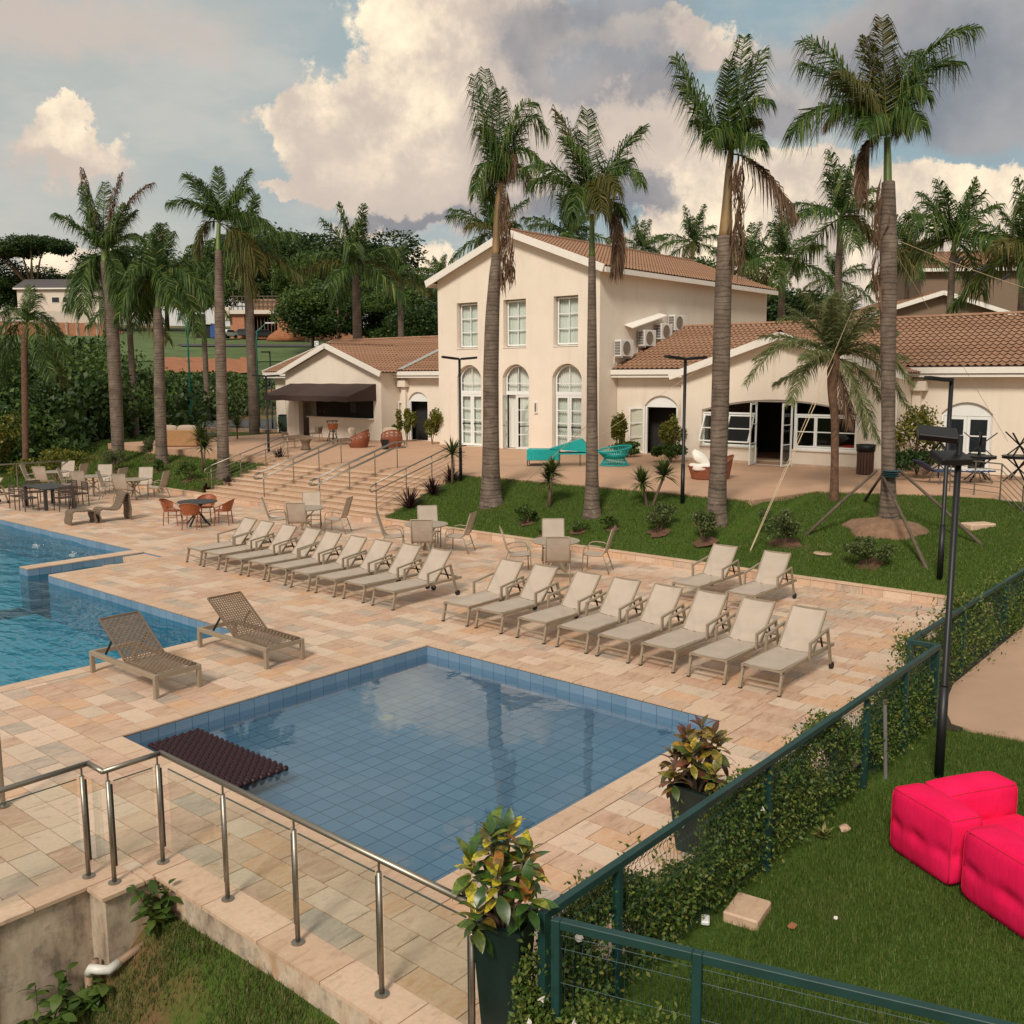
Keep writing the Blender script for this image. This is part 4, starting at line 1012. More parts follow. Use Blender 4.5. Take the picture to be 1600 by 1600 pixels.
# doors of the recesses
for (a, b, zs, za, opn) in ((X2(21.75), X2(20.2), 2.02, 2.42, True), (X2(10.05), X2(8.45), 1.95, 2.33, False)):
    arch_head(rwt, a, b, zs, za, .1)
    MB().box((a, .08, 0.01), (a+.06, .16, zs-.08)).box((b-.06, .08, 0.01), (b, .16, zs-.08)).build('door_frame', M_white, rwt)
    if opn:
        sash(rwt, 'door_leaf', -.70, 0, .03, zs-.09, 1, 3, 0, .07, .03, .045, loc=(a, .0, 0), rot=(0, 0, rad(14)))
        sash(rwt, 'door_leaf', 0, .68, .03, zs-.09, 1, 3, 0, .07, .03, .045, loc=(b-.06, .1, 0), rot=(0, 0, rad(120)))
    else:
        for (p, q) in ((a+.07, (a+b)/2-.004), ((a+b)/2+.004, b-.07)): sash(rwt, 'door_leaf', p, q, .03, zs-.09, 1, 3, .09, .10, .04, .05, pane=M_glassd)
MB().box((X2(10.98), -.16, 0), (X2(10.7), 0, EZ-.32)).build('pilaster', M_cream, rwt); MB().box((X2(11.1), -.34, EZ-.72), (X2(10.5), 0, EZ-.4)).build('capital', M_cream, rwt)
wlm = MB().box((X2(11.0)+.35, -.07, 1.62), (X2(11.0)+.52, 0, 2.08)).build('wall_lamp', M_trim, rwt)
MB().box((X2(11.0)+.39, -.074, 1.68), (X2(11.0)+.48, -.071, 2.02)).build('lamp_slot', M_grille, rwt)

# ---- neighbours
def far_house(name, label, loc, rz, W, D, H, rise, wallm, roofm, wins=()):
    t = thing(name, label, 'house', loc, rz)
    wall_mb([(0, 0), (W, 0), (W, H), (W/2, H+rise), (0, H)], [], .1).build('front_wall', wallm, t)
    MB().add([(W, D, 0), (0, D, 0), (0, D, H), (W/2, D, H+rise), (W, D, H)], [(0, 1, 2, 3, 4)]).build('back_wall', wallm, t)
    for xx in (0, W): MB().add([(xx, 0, 0), (xx, D, 0), (xx, D, H), (xx, 0, H)], [(0, 1, 2, 3)]).build('side_wall', wallm, t)
    sl = rise/(W/2)
    for s in (0, 1):
        xe = -.5 if s == 0 else W+.5; ze = H-.5*sl+.08
        if roofm is M_roof: roof_slope(t, (xe, -.5, ze), (xe, D+.5, ze), (W/2, -.5, H+rise+.08), tw=.3, th=.45)
        else: MB().add([(xe, -.5, ze), (xe, D+.5, ze), (W/2, D+.5, H+rise+.08), (W/2, -.5, H+rise+.08)], [(0, 1, 2, 3)]).build('roof', roofm, t)
        fascia(t, (xe, -.55, ze+.05), (W/2, -.55, H+rise+.12), .28, .08); fascia(t, (xe, D+.55, ze+.05), (W/2, D+.55, H+rise+.12), .28, .08)
        MB().box((min(xe, xe+(.06 if s else -.06)), -.5, ze-.24), (max(xe, xe+(.06 if s else -.06)), D+.5, ze-.01)).build('eave_board', M_trim, t)
    for (x, z, w, h) in wins:
        f = MB().box((x-.06, -.05, z-.06), (x+w+.06, -.002, z+h+.06)).build('window', M_trim, t); MB().box((x, -.06, z), (x+w, -.052, z+h)).build('pane', M_glassd, f)
    return t
def roofed_box(name, label, p, W, D, H, rise, wallm, ang, slate=False, wins=()):
    """ridge across the view: eave line faces the camera"""
    t = thing(name, label, 'house', p, ang)
    for (a, b) in (((0, 0), (W, 0)), ((0, D), (W, D))): MB().add([(*a, 0), (*b, 0), (*b, H), (*a, H)], [(0, 1, 2, 3)]).build('wall', wallm, t)
    for xx in (0, W): MB().add([(xx, 0, 0), (xx, D, 0), (xx, D, H), (xx, D/2, H+rise), (xx, 0, H)], [(0, 1, 2, 3, 4)]).build('end_wall', wallm, t)
    if slate:
        for yy in (-.5, D+.5): MB().add([(-.6, yy, H), (W+.6, yy, H), (W+.6, D/2, H+rise+.1), (-.6, D/2, H+rise+.1)], [(0, 1, 2, 3)]).build('roof', M_slate, t)
    else:
        roof_slope(t, (-.4, -.5, H), (W+.4, -.5, H), (-.4, D/2, H+rise+.1), tw=.3, th=.45); roof_slope(t, (-.4, D+.5, H), (W+.4, D+.5, H), (-.4, D/2, H+rise+.1), tw=.3, th=.45)
    for (x, z, w, h) in wins:
        f = MB().box((x-.08, -.05, z-.08), (x+w+.08, -.002, z+h+.08)).build('window', M_trim, t); MB().box((x, -.06, z), (x+w, -.052, z+h)).build('pane', M_glassd, f)
    MB().box((-.4, -.58, H-.22), (W+.4, -.5, H+.02)).build('eave_board', M_trim, t)
    return t
VANG = math.atan2(RIGHT[1], RIGHT[0])
p = polar(78, 1432, 0); 
roofed_box('brown_house', 'taller brown rendered house with tiled roof, upper right background', (p[0], p[1], 4.0), 15, 8, 8.1, 1.6, M_brown_wall, VANG-.10)
p = polar(68, 1350, 0)
far_house('brown_gabled_house', 'lower brown gabled house with white roof edges behind the right palms', (p[0], p[1], 3.0), VANG+.02, 9.5, 9, 5.3, 1.45, M_brown_wall, M_roof)
# ================================================================== palms and plants
def bez(O, Cc, T, n):
    t = np.linspace(0, 1, n)[:, None]; return (1-t)**2*O + 2*t*(1-t)*Cc + t*t*T
def frond_mesh(O, Cc, T, rg, nl=46, lmax=None, wid=.045, droop=.55, name='frond', stalk=.02, spread=.75, start=.10):
    O, Cc, T = (np.array(a, float) for a in (O, Cc, T))
    P = bez(O, Cc, T, 60); seg = np.linalg.norm(np.diff(P, axis=0), axis=1); L = seg.sum(); cum = np.concatenate([[0], np.cumsum(seg)])/L
    lmax = lmax or .26*L
    ts = np.linspace(start, .995, nl); base = np.stack([np.interp(ts, cum, P[:, k]) for k in range(3)], -1)
    tan = np.gradient(base, axis=0); tan /= np.linalg.norm(tan, axis=1)[:, None]
    up = np.array([0, 0, 1.]); V = []; F = []
    fac = np.sin(np.pi*np.clip(.12+.80*ts**.9, 0, 1))**.65
    k = 0; Vs = []; Fs = []
    for sgn in (-1, 1):
        S = np.cross(tan, up); nn = np.linalg.norm(S, axis=1)[:, None]; S = np.where(nn > .15, S/np.maximum(nn, 1e-6), np.array([RIGHT]))*sgn
        N = np.cross(S, tan)*sgn
        lift = rg.normal(0, .30, (nl, 1))                  # plumose: leaflets stand in several planes
        d = tan*(.55+.25*ts[:, None]) + S*spread + N*lift
        d /= np.linalg.norm(d, axis=1)[:, None]
        ll = (lmax*fac*rg.uniform(.8, 1.15, nl))[:, None]
        mid = base + d*ll*.5 - up*ll*droop*.13
        tip = base + d*ll*.86 - up*ll*droop*rg.uniform(.8, 1.15, (nl, 1))
        wv = np.cross(d, rg.normal(size=(nl, 3))); wv /= np.linalg.norm(wv, axis=1)[:, None]; wv = wv*wid*.5
        q = np.stack([base-wv*.6, base+wv*.6, mid+wv, mid-wv, tip], 1)
        o = k*5*nl; I = np.arange(nl)*5+o
        Vs.append(q.reshape(-1, 3)); Fs.append(np.stack([I, I+1, I+2], -1)); Fs.append(np.stack([I, I+2, I+3], -1)); Fs.append(np.stack([I+3, I+2, I+4], -1)); k += 1
    nv = 2*5*nl
    # rachis: three-sided tapering stalk
    R = P[::6]; m = len(R); rr = np.linspace(stalk, stalk*.25, m)
    ring = []
    for i in range(m):
        tt = R[min(i+1, m-1)]-R[max(i-1, 0)]; tt /= np.linalg.norm(tt); a = np.cross(tt, [.3, .2, .9]); a /= np.linalg.norm(a); b = np.cross(tt, a)
        for q in range(3): ring.append(R[i]+(a*math.cos(q*2.094)+b*math.sin(q*2.094))*rr[i])
    Vs.append(np.array(ring)); ff = []
    for i in range(m-1):
        for q in range(3):
            a, b, c, d = nv+i*3+q, nv+i*3+(q+1) % 3, nv+(i+1)*3+(q+1) % 3, nv+(i+1)*3+q; ff += [(a, b, c), (a, c, d)]
    Fs.append(np.array(ff)); return fastmesh(name, np.concatenate(Vs), np.concatenate(Fs))
def trunk_mb(pts, rads, n=14, per=9):
    """smooth trunk through points"""
    pts = np.array(pts); t = np.arange(len(pts)); T = np.linspace(0, len(pts)-1, (len(pts)-1)*per+1)
    P = np.stack([np.interp(T, t, pts[:, k]) for k in range(3)], -1); r = np.interp(T, t, rads)
    ker = np.array([.25, .5, .25])
    for _ in range(4):
        P[1:-1] = .25*P[:-2]+.5*P[1:-1]+.25*P[2:]; r[1:-1] = .25*r[:-2]+.5*r[1:-1]+.25*r[2:]
    return MB().tube([tuple(p) for p in P], list(r), n)
FM = {'g': M_frond, 'y': M_frondy, 'b': M_frondb, 'o': M_frondo}
def palm(label, base, spine, shaft, crown, fronds, group=None, old=False, seed=1, droop=.6, nl=48, shaftmat=None, lmax=None, wid=.05, trunkmat=None):
    rg = np.random.default_rng(seed); w0 = depth(base); base = np.array(base)
    t = thing('palm_tree', label, 'palm', base, 0, group); sc = w0/FPX
    spine = [(spine[0][0], spine[0][1]+14, spine[0][2])] + list(spine)
    pts = [atd(x, y, w0)-base for x, y, h in spine]; trunk_mb(pts, [h*sc for x, y, h in spine]).build('trunk', trunkmat or M_trunk, t, smooth=True)
    if shaft: trunk_mb([atd(x, y, w0)-base for x, y, h in shaft], [h*sc for x, y, h in shaft], per=5).build('crownshaft', shaftmat or (M_shafto if old else M_shaft), t, smooth=True)
    for i, fr in enumerate(fronds):
        cx, cy, tx, ty, kind = fr[:5]; dd = fr[5] if len(fr) > 5 else rg.uniform(-1.3, 1.3); ox, oy = (fr[6], fr[7]) if len(fr) > 7 else crown
        O = atd(ox, oy, w0)-base; T = atd(tx, ty, w0+dd)-base; Cc = atd(cx, cy, w0+dd*.45)-base
        L = np.linalg.norm(T-O)
        me = frond_mesh(O, Cc, T, rg, int(nl*2.3), lmax or (max(.6, min(1.0, .36*L)) if kind != 'b' else max(.35, min(.6, .22*L))), wid*.62, droop if kind != 'b' else droop+.5, stalk=.028, spread=.75 if kind != 'b' else .45)
        obj('frond', me, FM[kind], t)
    return t
def hanging(t, base, pts, label_unused=None, wid=.22, n=150, seed=3):
    """dead frond or sheath hanging down the trunk"""
    rg = np.random.default_rng(seed); w0 = depth(base); P = np.array([atd(x, y, w0-.25)-np.array(base) for x, y in pts])
    T = rg.random(n)*(len(P)-1); i = np.minimum(T.astype(int), len(P)-2); f = (T-i)[:, None]; c = P[i]*(1-f)+P[i+1]*f + rg.normal(size=(n, 3))*wid*.5*np.array([1, 1, .4])
    V, F = leaves(c, .75, .07, rg, D=np.array([0, 0, -1.])+rg.normal(size=(n, 3))*.16)
    obj('dead_frond', fastmesh('dead_frond', V, F), M_frondb, t)
def on_slope(x, y, fz=slope_z):
    """where the sight line through a photo point meets the bank"""
    d = ray(x, y); lo = 14.0/d[0] if d[0] > .05 else 14.0; hi = None; t = 18.0
    while t < 75:
        p = CPOS+d*t
        if p[0] > 19.0 and p[2] < float(fz(p[0], p[1])): hi = t; break
        t += .25
    if hi is None: return at(x, y, .7)
    a, b = hi-.25, hi
    for _ in range(30):
        m = (a+b)/2; p = CPOS+d*m
        if p[2] < float(fz(p[0], p[1])): b = m
        else: a = m
    return CPOS+d*b
# -- the four tall palms on the bank
B = on_slope(768, 788)
p1 = palm('tall palm with a swollen trunk in front of the main house gable', B, [(768, 790, 20), (767, 770, 16.5), (767, 730, 13.8), (767, 660, 12.6), (767, 580, 12.3), (769, 500, 11.3), (773, 430, 9), (776, 398, 7.5)],
     [(775, 402, 6.8), (776, 360, 5.8), (778, 320, 5.2), (783, 285, 4.5)], (784, 292),
     [(752, 175, 741, 118, 'g', -.8), (765, 160, 757, 108, 'g', .5), (815, 130, 852, 205, 'g', .6), (800, 150, 835, 160, 'g', -.9), (758, 210, 742, 300, 'g', -.6), (765, 190, 750, 200, 'g', 1.1), (800, 190, 845, 255, 'g', -.3), (778, 180, 782, 140, 'g', 0),
      (803, 190, 800, 275, 'b', -.5), (770, 240, 762, 310, 'g', .8), (800, 230, 828, 285, 'y', .7)], old=True, seed=3, droop=.95)
hanging(p1, B, [(790, 300), (789, 360), (793, 420), (789, 445)], wid=.20)
B = on_slope(925, 806)
p2 = palm('tall palm in front of the house corner with a dead frond hanging right', B, [(925, 808, 15.5), (925, 785, 12), (925, 740, 10), (925, 640, 8.6), (925, 540, 7.8), (925, 440, 6.2), (925, 402, 5.6)],
     [(925, 404, 5), (925, 370, 4.5), (925, 335, 3.6)], (924, 326),
     [(870, 236, 818, 262, 'g', -.6), (866, 250, 830, 290, 'g', .9), (898, 205, 868, 172, 'y', .5), (915, 240, 880, 215, 'g', -1.2), (955, 235, 1006, 198, 'g', .6), (975, 225, 1003, 285, 'g', -.7), (955, 255, 985, 250, 'g', 1.0), (940, 240, 965, 300, 'y', -1.3),
      (920, 240, 917, 172, 'g', .2), (905, 255, 895, 330, 'g', -1.2), (890, 280, 890, 330, 'g', 1.0), (930, 250, 940, 330, 'y', -1.5), (960, 295, 972, 340, 'g', .6), (985, 315, 958, 425, 'b', -.5), (975, 320, 966, 420, 'b', -.2)], seed=5, droop=.8)
B = on_slope(1120, 815)
p3 = palm('tall palm with a grey ringed trunk before the restaurant roof', B, [(1119, 818, 18.5), (1120, 790, 15), (1122, 740, 13.2), (1125, 640, 13.8), (1128, 520, 13.4), (1131, 420, 12.6), (1133, 370, 11.5)],
     [(1133, 372, 10.5), (1136, 320, 7.5), (1139, 262, 5.5), (1142, 235, 4)], (1142, 240),
     [(1082, 150, 1056, 88, 'g', -.7), (1095, 160, 1066, 130, 'g', .9), (1150, 140, 1163, 58, 'g', .3), (1165, 130, 1192, 78, 'g', .8), (1135, 140, 1140, 95, 'g', -1), (1172, 135, 1203, 158, 'g', -.8), (1160, 170, 1185, 190, 'y', .6), (1110, 190, 1082, 190, 'g', .7), (1170, 190, 1190, 225, 'g', -1), (1125, 170, 1110, 215, 'g', -.9),
      (1140, 180, 1150, 215, 'g', 1.3), (1190, 240, 1243, 335, 'b', -.4)], old=True, seed=7, droop=.85)
hanging(p3, B, [(1152, 250), (1154, 300), (1153, 370), (1148, 425)], wid=.20, n=120)
B = on_slope(1388, 820)
p4 = palm('tallest palm at right, propped by wooden poles, with a bright green shaft', B, [(1388, 822, 19), (1388, 800, 14), (1388, 750, 10.6), (1388, 650, 10.2), (1388, 540, 11.5), (1388, 420, 13.2), (1388, 340, 12.2), (1388, 285, 10)],
     [(1387, 292, 6.5), (1387, 250, 5.8), (1386, 215, 4.8)], (1385, 212),
     [(1310, 70, 1253, 62, 'g', -.5), (1305, 105, 1252, 98, 'g', .8), (1300, 120, 1240, 205, 'g', -.8), (1330, 130, 1290, 195, 'b', .9), (1365, 110, 1352, 58, 'y', .4), (1345, 130, 1310, 110, 'y', -1.2), (1430, 50, 1524, 42, 'g', -.4), (1440, 70, 1500, 100, 'g', .8), (1430, 110, 1450, 150, 'g', -.8), (1405, 110, 1430, 80, 'g', 1.0), (1370, 130, 1340, 160, 'g', 1.3),
      (1415, 140, 1442, 195, 'g', -1), (1365, 160, 1350, 200, 'g', -1.3), (1335, 205, 1350, 310, 'b', -.5), (1382, 110, 1378, 28, 'y', 0), (1400, 150, 1410, 205, 'g', .9)], seed=9, droop=.85, nl=54)
hanging(p4, B, [(1374, 300), (1371, 360), (1368, 430), (1375, 470)], wid=.12, n=60)
# -- the small feathery palm
B = on_slope(1303, 782)
p5 = palm('small feathery palm with thin rough brown trunk on the bank', B, [(1303, 784, 7.5), (1304, 740, 6), (1305, 660, 6), (1300, 610, 7), (1302, 575, 9.5), (1306, 550, 6)], None, (1305, 560),
     [(1235, 490, 1165, 600, 'o', -.8), (1250, 520, 1190, 525, 'o', .8), (1262, 545, 1235, 630, 'o', -.9), (1275, 500, 1232, 480, 'o', 1.1), (1290, 480, 1270, 475, 'o', -.6), (1305, 470, 1312, 455, 'o', .5), (1330, 480, 1340, 462, 'o', -.8), (1350, 500, 1385, 475, 'o', .9), (1360, 500, 1425, 600, 'o', -.4), (1350, 530, 1415, 560, 'o', 1.0),
      (1325, 560, 1372, 690, 'o', -.8), (1345, 560, 1380, 630, 'o', .6), (1285, 500, 1290, 470, 'o', 1.2), (1325, 500, 1322, 470, 'o', 1.3), (1280, 540, 1255, 560, 'o', -1.2), (1340, 500, 1360, 480, 'o', -1.4), (1295, 490, 1300, 465, 'o', -1.3), (1315, 600, 1330, 660, 'b', -.2), (1255, 505, 1180, 560, 'o', -.3), (1268, 480, 1215, 500, 'o', .4), (1280, 470, 1250, 455, 'o', -.4), (1320, 470, 1330, 450, 'o', .9), (1340, 485, 1400, 520, 'o', .2), (1350, 515, 1420, 640, 'o', .5), (1335, 560, 1352, 680, 'o', .2), (1275, 560, 1210, 600, 'o', .6), (1310, 500, 1305, 460, 'o', -1.0)], seed=11, droop=.35, nl=48, lmax=.50, wid=.040, trunkmat=M_trunk2)
# -- left group
B = on_slope(185, 724, left_z)
palm('tall bushy palm at the left, its upper fronds turning brown', B, [(185, 727, 10), (184, 690, 9.5), (180, 600, 10), (175, 500, 10), (166, 430, 8), (164, 410, 7)], [(164, 412, 6), (163, 390, 5)], (163, 395),
     [(140, 320, 128, 262, 'b', .6), (175, 310, 190, 270, 'b', -.5), (195, 300, 240, 285, 'b', .3), (120, 340, 85, 335, 'g', -.7), (190, 340, 212, 330, 'g', .9), (200, 350, 222, 375, 'g', -.8), (140, 360, 130, 290, 'g', -1), (160, 330, 165, 285, 'g', 1), (125, 390, 105, 480, 'g', .5), (120, 400, 130, 490, 'g', -1.2), (205, 380, 200, 440, 'g', .8), (180, 360, 195, 320, 'g', -1.4), (150, 370, 145, 330, 'g', 1.5), (185, 410, 190, 470, 'g', -1), (150, 410, 140, 440, 'g', 1.5)], seed=13, droop=.7, wid=.07)
B = on_slope(253, 727, left_z)
palm('bushy green palm second from the left with long drooping fronds', B, [(254, 729, 10), (252, 700, 9), (249, 600, 8.5), (248, 520, 8), (246, 482, 6)], [(246, 484, 4), (246, 455, 3)], (246, 445),
     [(240, 380, 248, 350, 'g', -.6), (262, 370, 268, 362, 'g', .8), (235, 370, 232, 365, 'g', 1), (205, 400, 185, 500, 'g', -.8), (200, 420, 212, 510, 'g', .9), (285, 390, 325, 470, 'g', -.5), (275, 400, 300, 500, 'g', 1), (225, 390, 200, 430, 'g', -1.4), (270, 400, 315, 410, 'g', 1.2), (250, 400, 275, 480, 'g', -1.5), (235, 410, 225, 500, 'g', 1.6), (250, 390, 255, 350, 'y', 1.2), (210, 410, 180, 460, 'g', 1.6), (285, 410, 310, 520, 'g', -1.4)], seed=15, droop=.75, wid=.07)
B = on_slope(348, 747, left_z)
palm('slender palm left of the stairs with an open star of fronds', B, [(349, 750, 12), (349, 720, 9), (346, 600, 8.5), (343, 480, 8), (342, 400, 6), (341, 392, 5.5)], [(341, 394, 4.2), (341, 370, 3.4), (342, 350, 3)], (342, 348),
     [(305, 300, 262, 318, 'g', -.5), (310, 285, 292, 272, 'g', .8), (330, 300, 310, 280, 'g', -1), (342, 300, 341, 262, 'g', .1), (365, 300, 390, 266, 'g', .6), (375, 290, 388, 295, 'g', -1.1), (380, 315, 425, 355, 'g', -.4), (360, 320, 400, 345, 'g', 1.2), (315, 335, 308, 400, 'y', .4), (390, 360, 405, 420, 'y', -.4), (375, 370, 395, 460, 'y', .5), (335, 310, 325, 330, 'g', 1.4)], seed=17, droop=.6, wid=.06)
# generic palms further away
GF = {}
def gfrond(kind, k):
    key = (kind, k)
    if key not in GF:
        rg = np.random.default_rng(100+k)
        el, L, dr = [(78, 1.0, .15), (55, 1.05, .45), (35, 1.1, .75), (12, 1.1, .95), (-15, 1.0, 1.0)][k]; e = rad(el)
        O = np.zeros(3); Cc = np.array([math.cos(e), 0, math.sin(e)])*.62*L; T = Cc + np.array([.5*L*max(.25, math.cos(e)), 0, .42*L*math.sin(e)-dr*.42*L])
        GF[key] = frond_mesh(O, Cc, T, rg, 64, .36, .020, .8, stalk=.012); GF[key].materials.append(FM[kind])
    return GF[key]
def gpalm(label, xpx, r, zb, ycrown, hw, flen, group, seed, n=15, lean=0, shaft=1.0, yshaft=None):
    rg = random.Random(seed); b = polar(r, xpx, zb); w0 = depth(b); sc = w0/FPX
    d = ray(xpx, ycrown); top = CPOS+d*(np.hypot(b[0], b[1])/np.hypot(d[0], d[1])); h = top[2]-zb
    t = thing('palm_tree', label, 'palm', b, 0, group); R = hw*sc
    lx, ly = RIGHT[0]*lean, RIGHT[1]*lean
    trunk_mb([(0, 0, -.3), (lx*.3, ly*.3, h*.3), (lx*.7, ly*.7, h*.7), (lx, ly, h-.11*flen*2.2)], [R*1.25, R*1.1, R, R*.75], 10, 5).build('trunk', M_trunk, t, smooth=True)
    trunk_mb([(lx, ly, h-.24*flen), (lx, ly, h)], [R*.68, R*.4], 8, 4).build('crownshaft', M_shaft, t, smooth=True)
    for i in range(n):
        k = min(4, int(5*(i+.5)/n)); o = obj('frond', gfrond('g' if not (k >= 3 and rg.random() < .25) else 'y', k), None, t, (lx, ly, h-.02*flen), (rg.uniform(-.15, .15), rg.uniform(-.12, .12), i*2.4+rg.uniform(-.3, .3)))
        s = flen*rg.uniform(.85, 1.12); o.scale = (s, s, s)
    return t
GB = 'palms behind the houses'
for a in [
    ('palm rising between the two right-hand palms behind the restaurant roof', 1303, 50, 1.2, 338, 7.5, 3.0, 1),
    ('dark dense palm right of the tallest palm, above the brown houses', 1478, 52, 1.2, 372, 7, 3.2, 2), ('palm at the far right edge of the picture', 1588, 50, 1.2, 385, 7, 2.9, 3),
    ('palm just right of the back end of the main roof', 1217, 62, 2, 402, 7, 2.9, 4), ('small palm half hidden behind the tallest trunk', 1410, 72, 3, 395, 5, 3.0, 5),
    ('palm over the middle of the main roof ridge', 1078, 80, 3, 378, 5, 2.8, 6), ('pale green palm tip over the roof ridge', 1000, 95, 3, 388, 5, 3.2, 7),
    ('broad dark palm behind the roof, right of the ridge end', 890, 72, 3, 366, 5, 3.2, 8), ('broad palm behind the gable apex', 772, 70, 3, 360, 5, 3.3, 9), ('small low palm seen between trunks at right', 1300, 95, 4, 435, 4, 3.0, 10),
    ('dense low palm behind the roof end', 1165, 75, 3, 410, 5, 3.2, 11),
    ('large palm behind the bar wing roof', 560, 60, 1.0, 408, 9, 3.3, 12), ('slim upright palm between bar wing and main house', 628, 80, 2.0, 430, 6, 2.6, 13), ('palm with yellow fronds behind the slender left palm', 394, 58, .6, 385, 9, 2.8, 14),
    ('thin palm with a pale shaft between the left palms', 322, 75, 1.0, 455, 5, 2.8, 15), ('palm with hanging fronds behind the first left palm', 207, 56, 0, 470, 6, 2.6, 16),
    ('small dark palm left of the main gable, close to the eave', 690, 95, 4, 432, 4, 2.4, 17)]:
    label, x, r, zb, yc, hw, fl_, sd = a; gpalm(label, x, r, zb, yc, hw*.78, fl_, GB if x > 600 else 'palms on the left hillside', sd, 16 if sd in (2, 8, 9, 11) else 13)

# -- yuccas, cordylines, bushes
def blades(rg, n, L, w, up, name, c=(0, 0, 0), arch_=.5):
    """rosette of strap leaves"""
    V = []; F = []
    for i in range(n):
        a = rg.uniform(0, 6.283); e = rg.uniform(-.35, 1.45) if up is None else rg.uniform(*up); l = L*rg.uniform(.7, 1.1)
        d = np.array([math.cos(a)*math.cos(e), math.sin(a)*math.cos(e), math.sin(e)]); s = np.array([-math.sin(a), math.cos(a), 0])*w*.5; c0 = np.array(c)
        m_ = c0+d*l*.5; t_ = c0+d*l - np.array([0, 0, l*.25*arch_]); o = len(V)
        V += [c0-s*.6, c0+s*.6, m_+s, m_-s, t_]; F += [(o, o+1, o+2), (o, o+2, o+3), (o+3, o+2, o+4)]
    return np.array(V), np.array(F)
def yucca(label, base, h, heads, L, seed, mat=M_yucca, group='spiky yucca plants on the bank', n=120, trunk=.05, w=.052):
    rg = np.random.default_rng(seed); t = thing('yucca_plant', label, 'plant', base, 0, group)
    for k in range(heads):
        dx, dy = (rg.normal(0, .12), rg.normal(0, .12)) if heads > 1 else (0, 0); hh = h*(1-.28*k)
        MB().tube([(dx*.2, dy*.2, -.05), (dx*.6, dy*.6, hh*.5), (dx, dy, hh)], [trunk, trunk*.8, trunk*.7], 7).build('stem', M_bark, t, smooth=True)
        V, F = blades(rg, n, L, w, None, 'leaf_rosette', (dx, dy, hh)); obj('leaf_rosette', fastmesh('leaf_rosette', V, F), mat, t)
    return t
def S_(x, y): return on_slope(x, y)
yucca('single-headed yucca beside the right stair railing', S_(707, 757), 1.0, 1, .72, 1, n=90)
yucca('two-headed yucca on a pale stem in front of the turquoise lounger', S_(858, 792), 1.0, 2, .55, 2)
yucca('two-headed yucca in front of the round turquoise chair', S_(1014, 792), .85, 2, .62, 3)
yucca('tall shaggy yucca left of the left stair railing', on_slope(318, 735, left_z), 1.35, 2, .75, 4, n=110)
yucca('upper yucca left of the slender palm trunk', np.array([*at(347, 668, ZT)[:2], ZT]), .9, 1, .8, 5)
yucca('small yucca right of the slender palm trunk on the terrace', np.array([*at(371, 686, ZT)[:2], ZT]), .7, 1, .75, 6)
def cordy(label, base, seed, s=1.0):
    rg = np.random.default_rng(seed); V, F = blades(rg, 70, .75*s, .05, (.2, 1.5), 'leaf', (0, 0, .02)); o = obj('cordyline', fastmesh('cordyline', V, F), M_cordy, None, base); tag(o, label, 'plant', 'red cordylines beside the stairs')
cordy('largest dark red cordyline at the foot of the right railing', S_(640, 795), 1, 1.15); cordy('dark red cordyline in the middle beside the right railing', S_(676, 774), 2); cordy('uppermost dark red cordyline beside the right railing', S_(704, 752), 3, .9)
cordy('dark red cordyline halfway up beside the left railing', on_slope(438, 722, left_z), 4); cordy('small dark red plant low beside the left railing', on_slope(358, 760, left_z), 5, .7); cordy('tiny red plant at the kerb beside the left railing', on_slope(322, 768, left_z), 6, .5)
M_mulch = simple('brown_mulch', (.13, .06, .035), .95, var=.4, scale=8, bmp=.8, bscale=30)
def bush(label, base, r, h, seed, mat=M_bush, n=2200, ls=.06, group='clipped shrubs on the bank', name='shrub', stems=4):
    rg = np.random.default_rng(seed); t = thing(name, label, 'shrub', base, 0, group)
    k = 9; cen = np.stack([rg.normal(0, r*.42, k), rg.normal(0, r*.42, k), rg.uniform(h*.4, h*.85, k)], -1); rd = np.stack([rg.uniform(.3, .5, k)*r, rg.uniform(.3, .5, k)*r, rg.uniform(.16, .26, k)*h], -1)
    V, F = leaves(clumps(rg, cen, rd, n, .3), ls, .6, rg, .5); obj('foliage', fastmesh('foliage', V, F), mat, t)
    if group == 'clipped shrubs on the bank':
        q = MB(); ring = [(r*rg.uniform(.7, 1.15)*math.cos(a_*.524), r*rg.uniform(.7, 1.15)*math.sin(a_*.524)) for a_ in range(12)]
        q.add([(0, 0, .03)]+[(x_*.8, y_*.8, .03+x_*.8*.28) for x_, y_ in ring], [(0, i_+1, (i_+1) % 12+1) for i_ in range(12)]); q.build('soil_ring', M_mulch, t)
    for i in range(stems):
        a = rg.uniform(0, 6.28); MB().tube([(0, 0, -.04), (.3*r*math.cos(a), .3*r*math.sin(a), h*.45), (.5*r*math.cos(a), .5*r*math.sin(a), h*.7)], [.02, .015, .008], 5).build('stem', M_bark, t)
    return t
bush('round shrub right of the grey palm trunk base', S_(1100, 848), .42, .75, 1); bush('round shrub left of the third palm, on a brown patch', S_(1030, 832), .40, .72, 2)
bush('large pale round shrub left of the mulch mound', S_(1225, 852), .52, .85, 3); bush('low flat-topped shrub in front of the mulch mound', S_(1357, 884), .45, .62, 4)
bush('small shrub below the two-headed yucca near the first palm', S_(824, 818), .3, .5, 5, M_mid_leaf); bush('low dark shrub near the kerb between the first two palms', S_(852, 838), .25, .3, 6, M_mid_leaf, 500); bush('second low dark shrub near the kerb', S_(902, 832), .28, .32, 7, M_mid_leaf, 500); bush('small shrub right of the second palm', S_(958, 828), .25, .45, 8, M_mid_leaf, 500)
LZ = lambda x, y: on_slope(x, y, left_z)
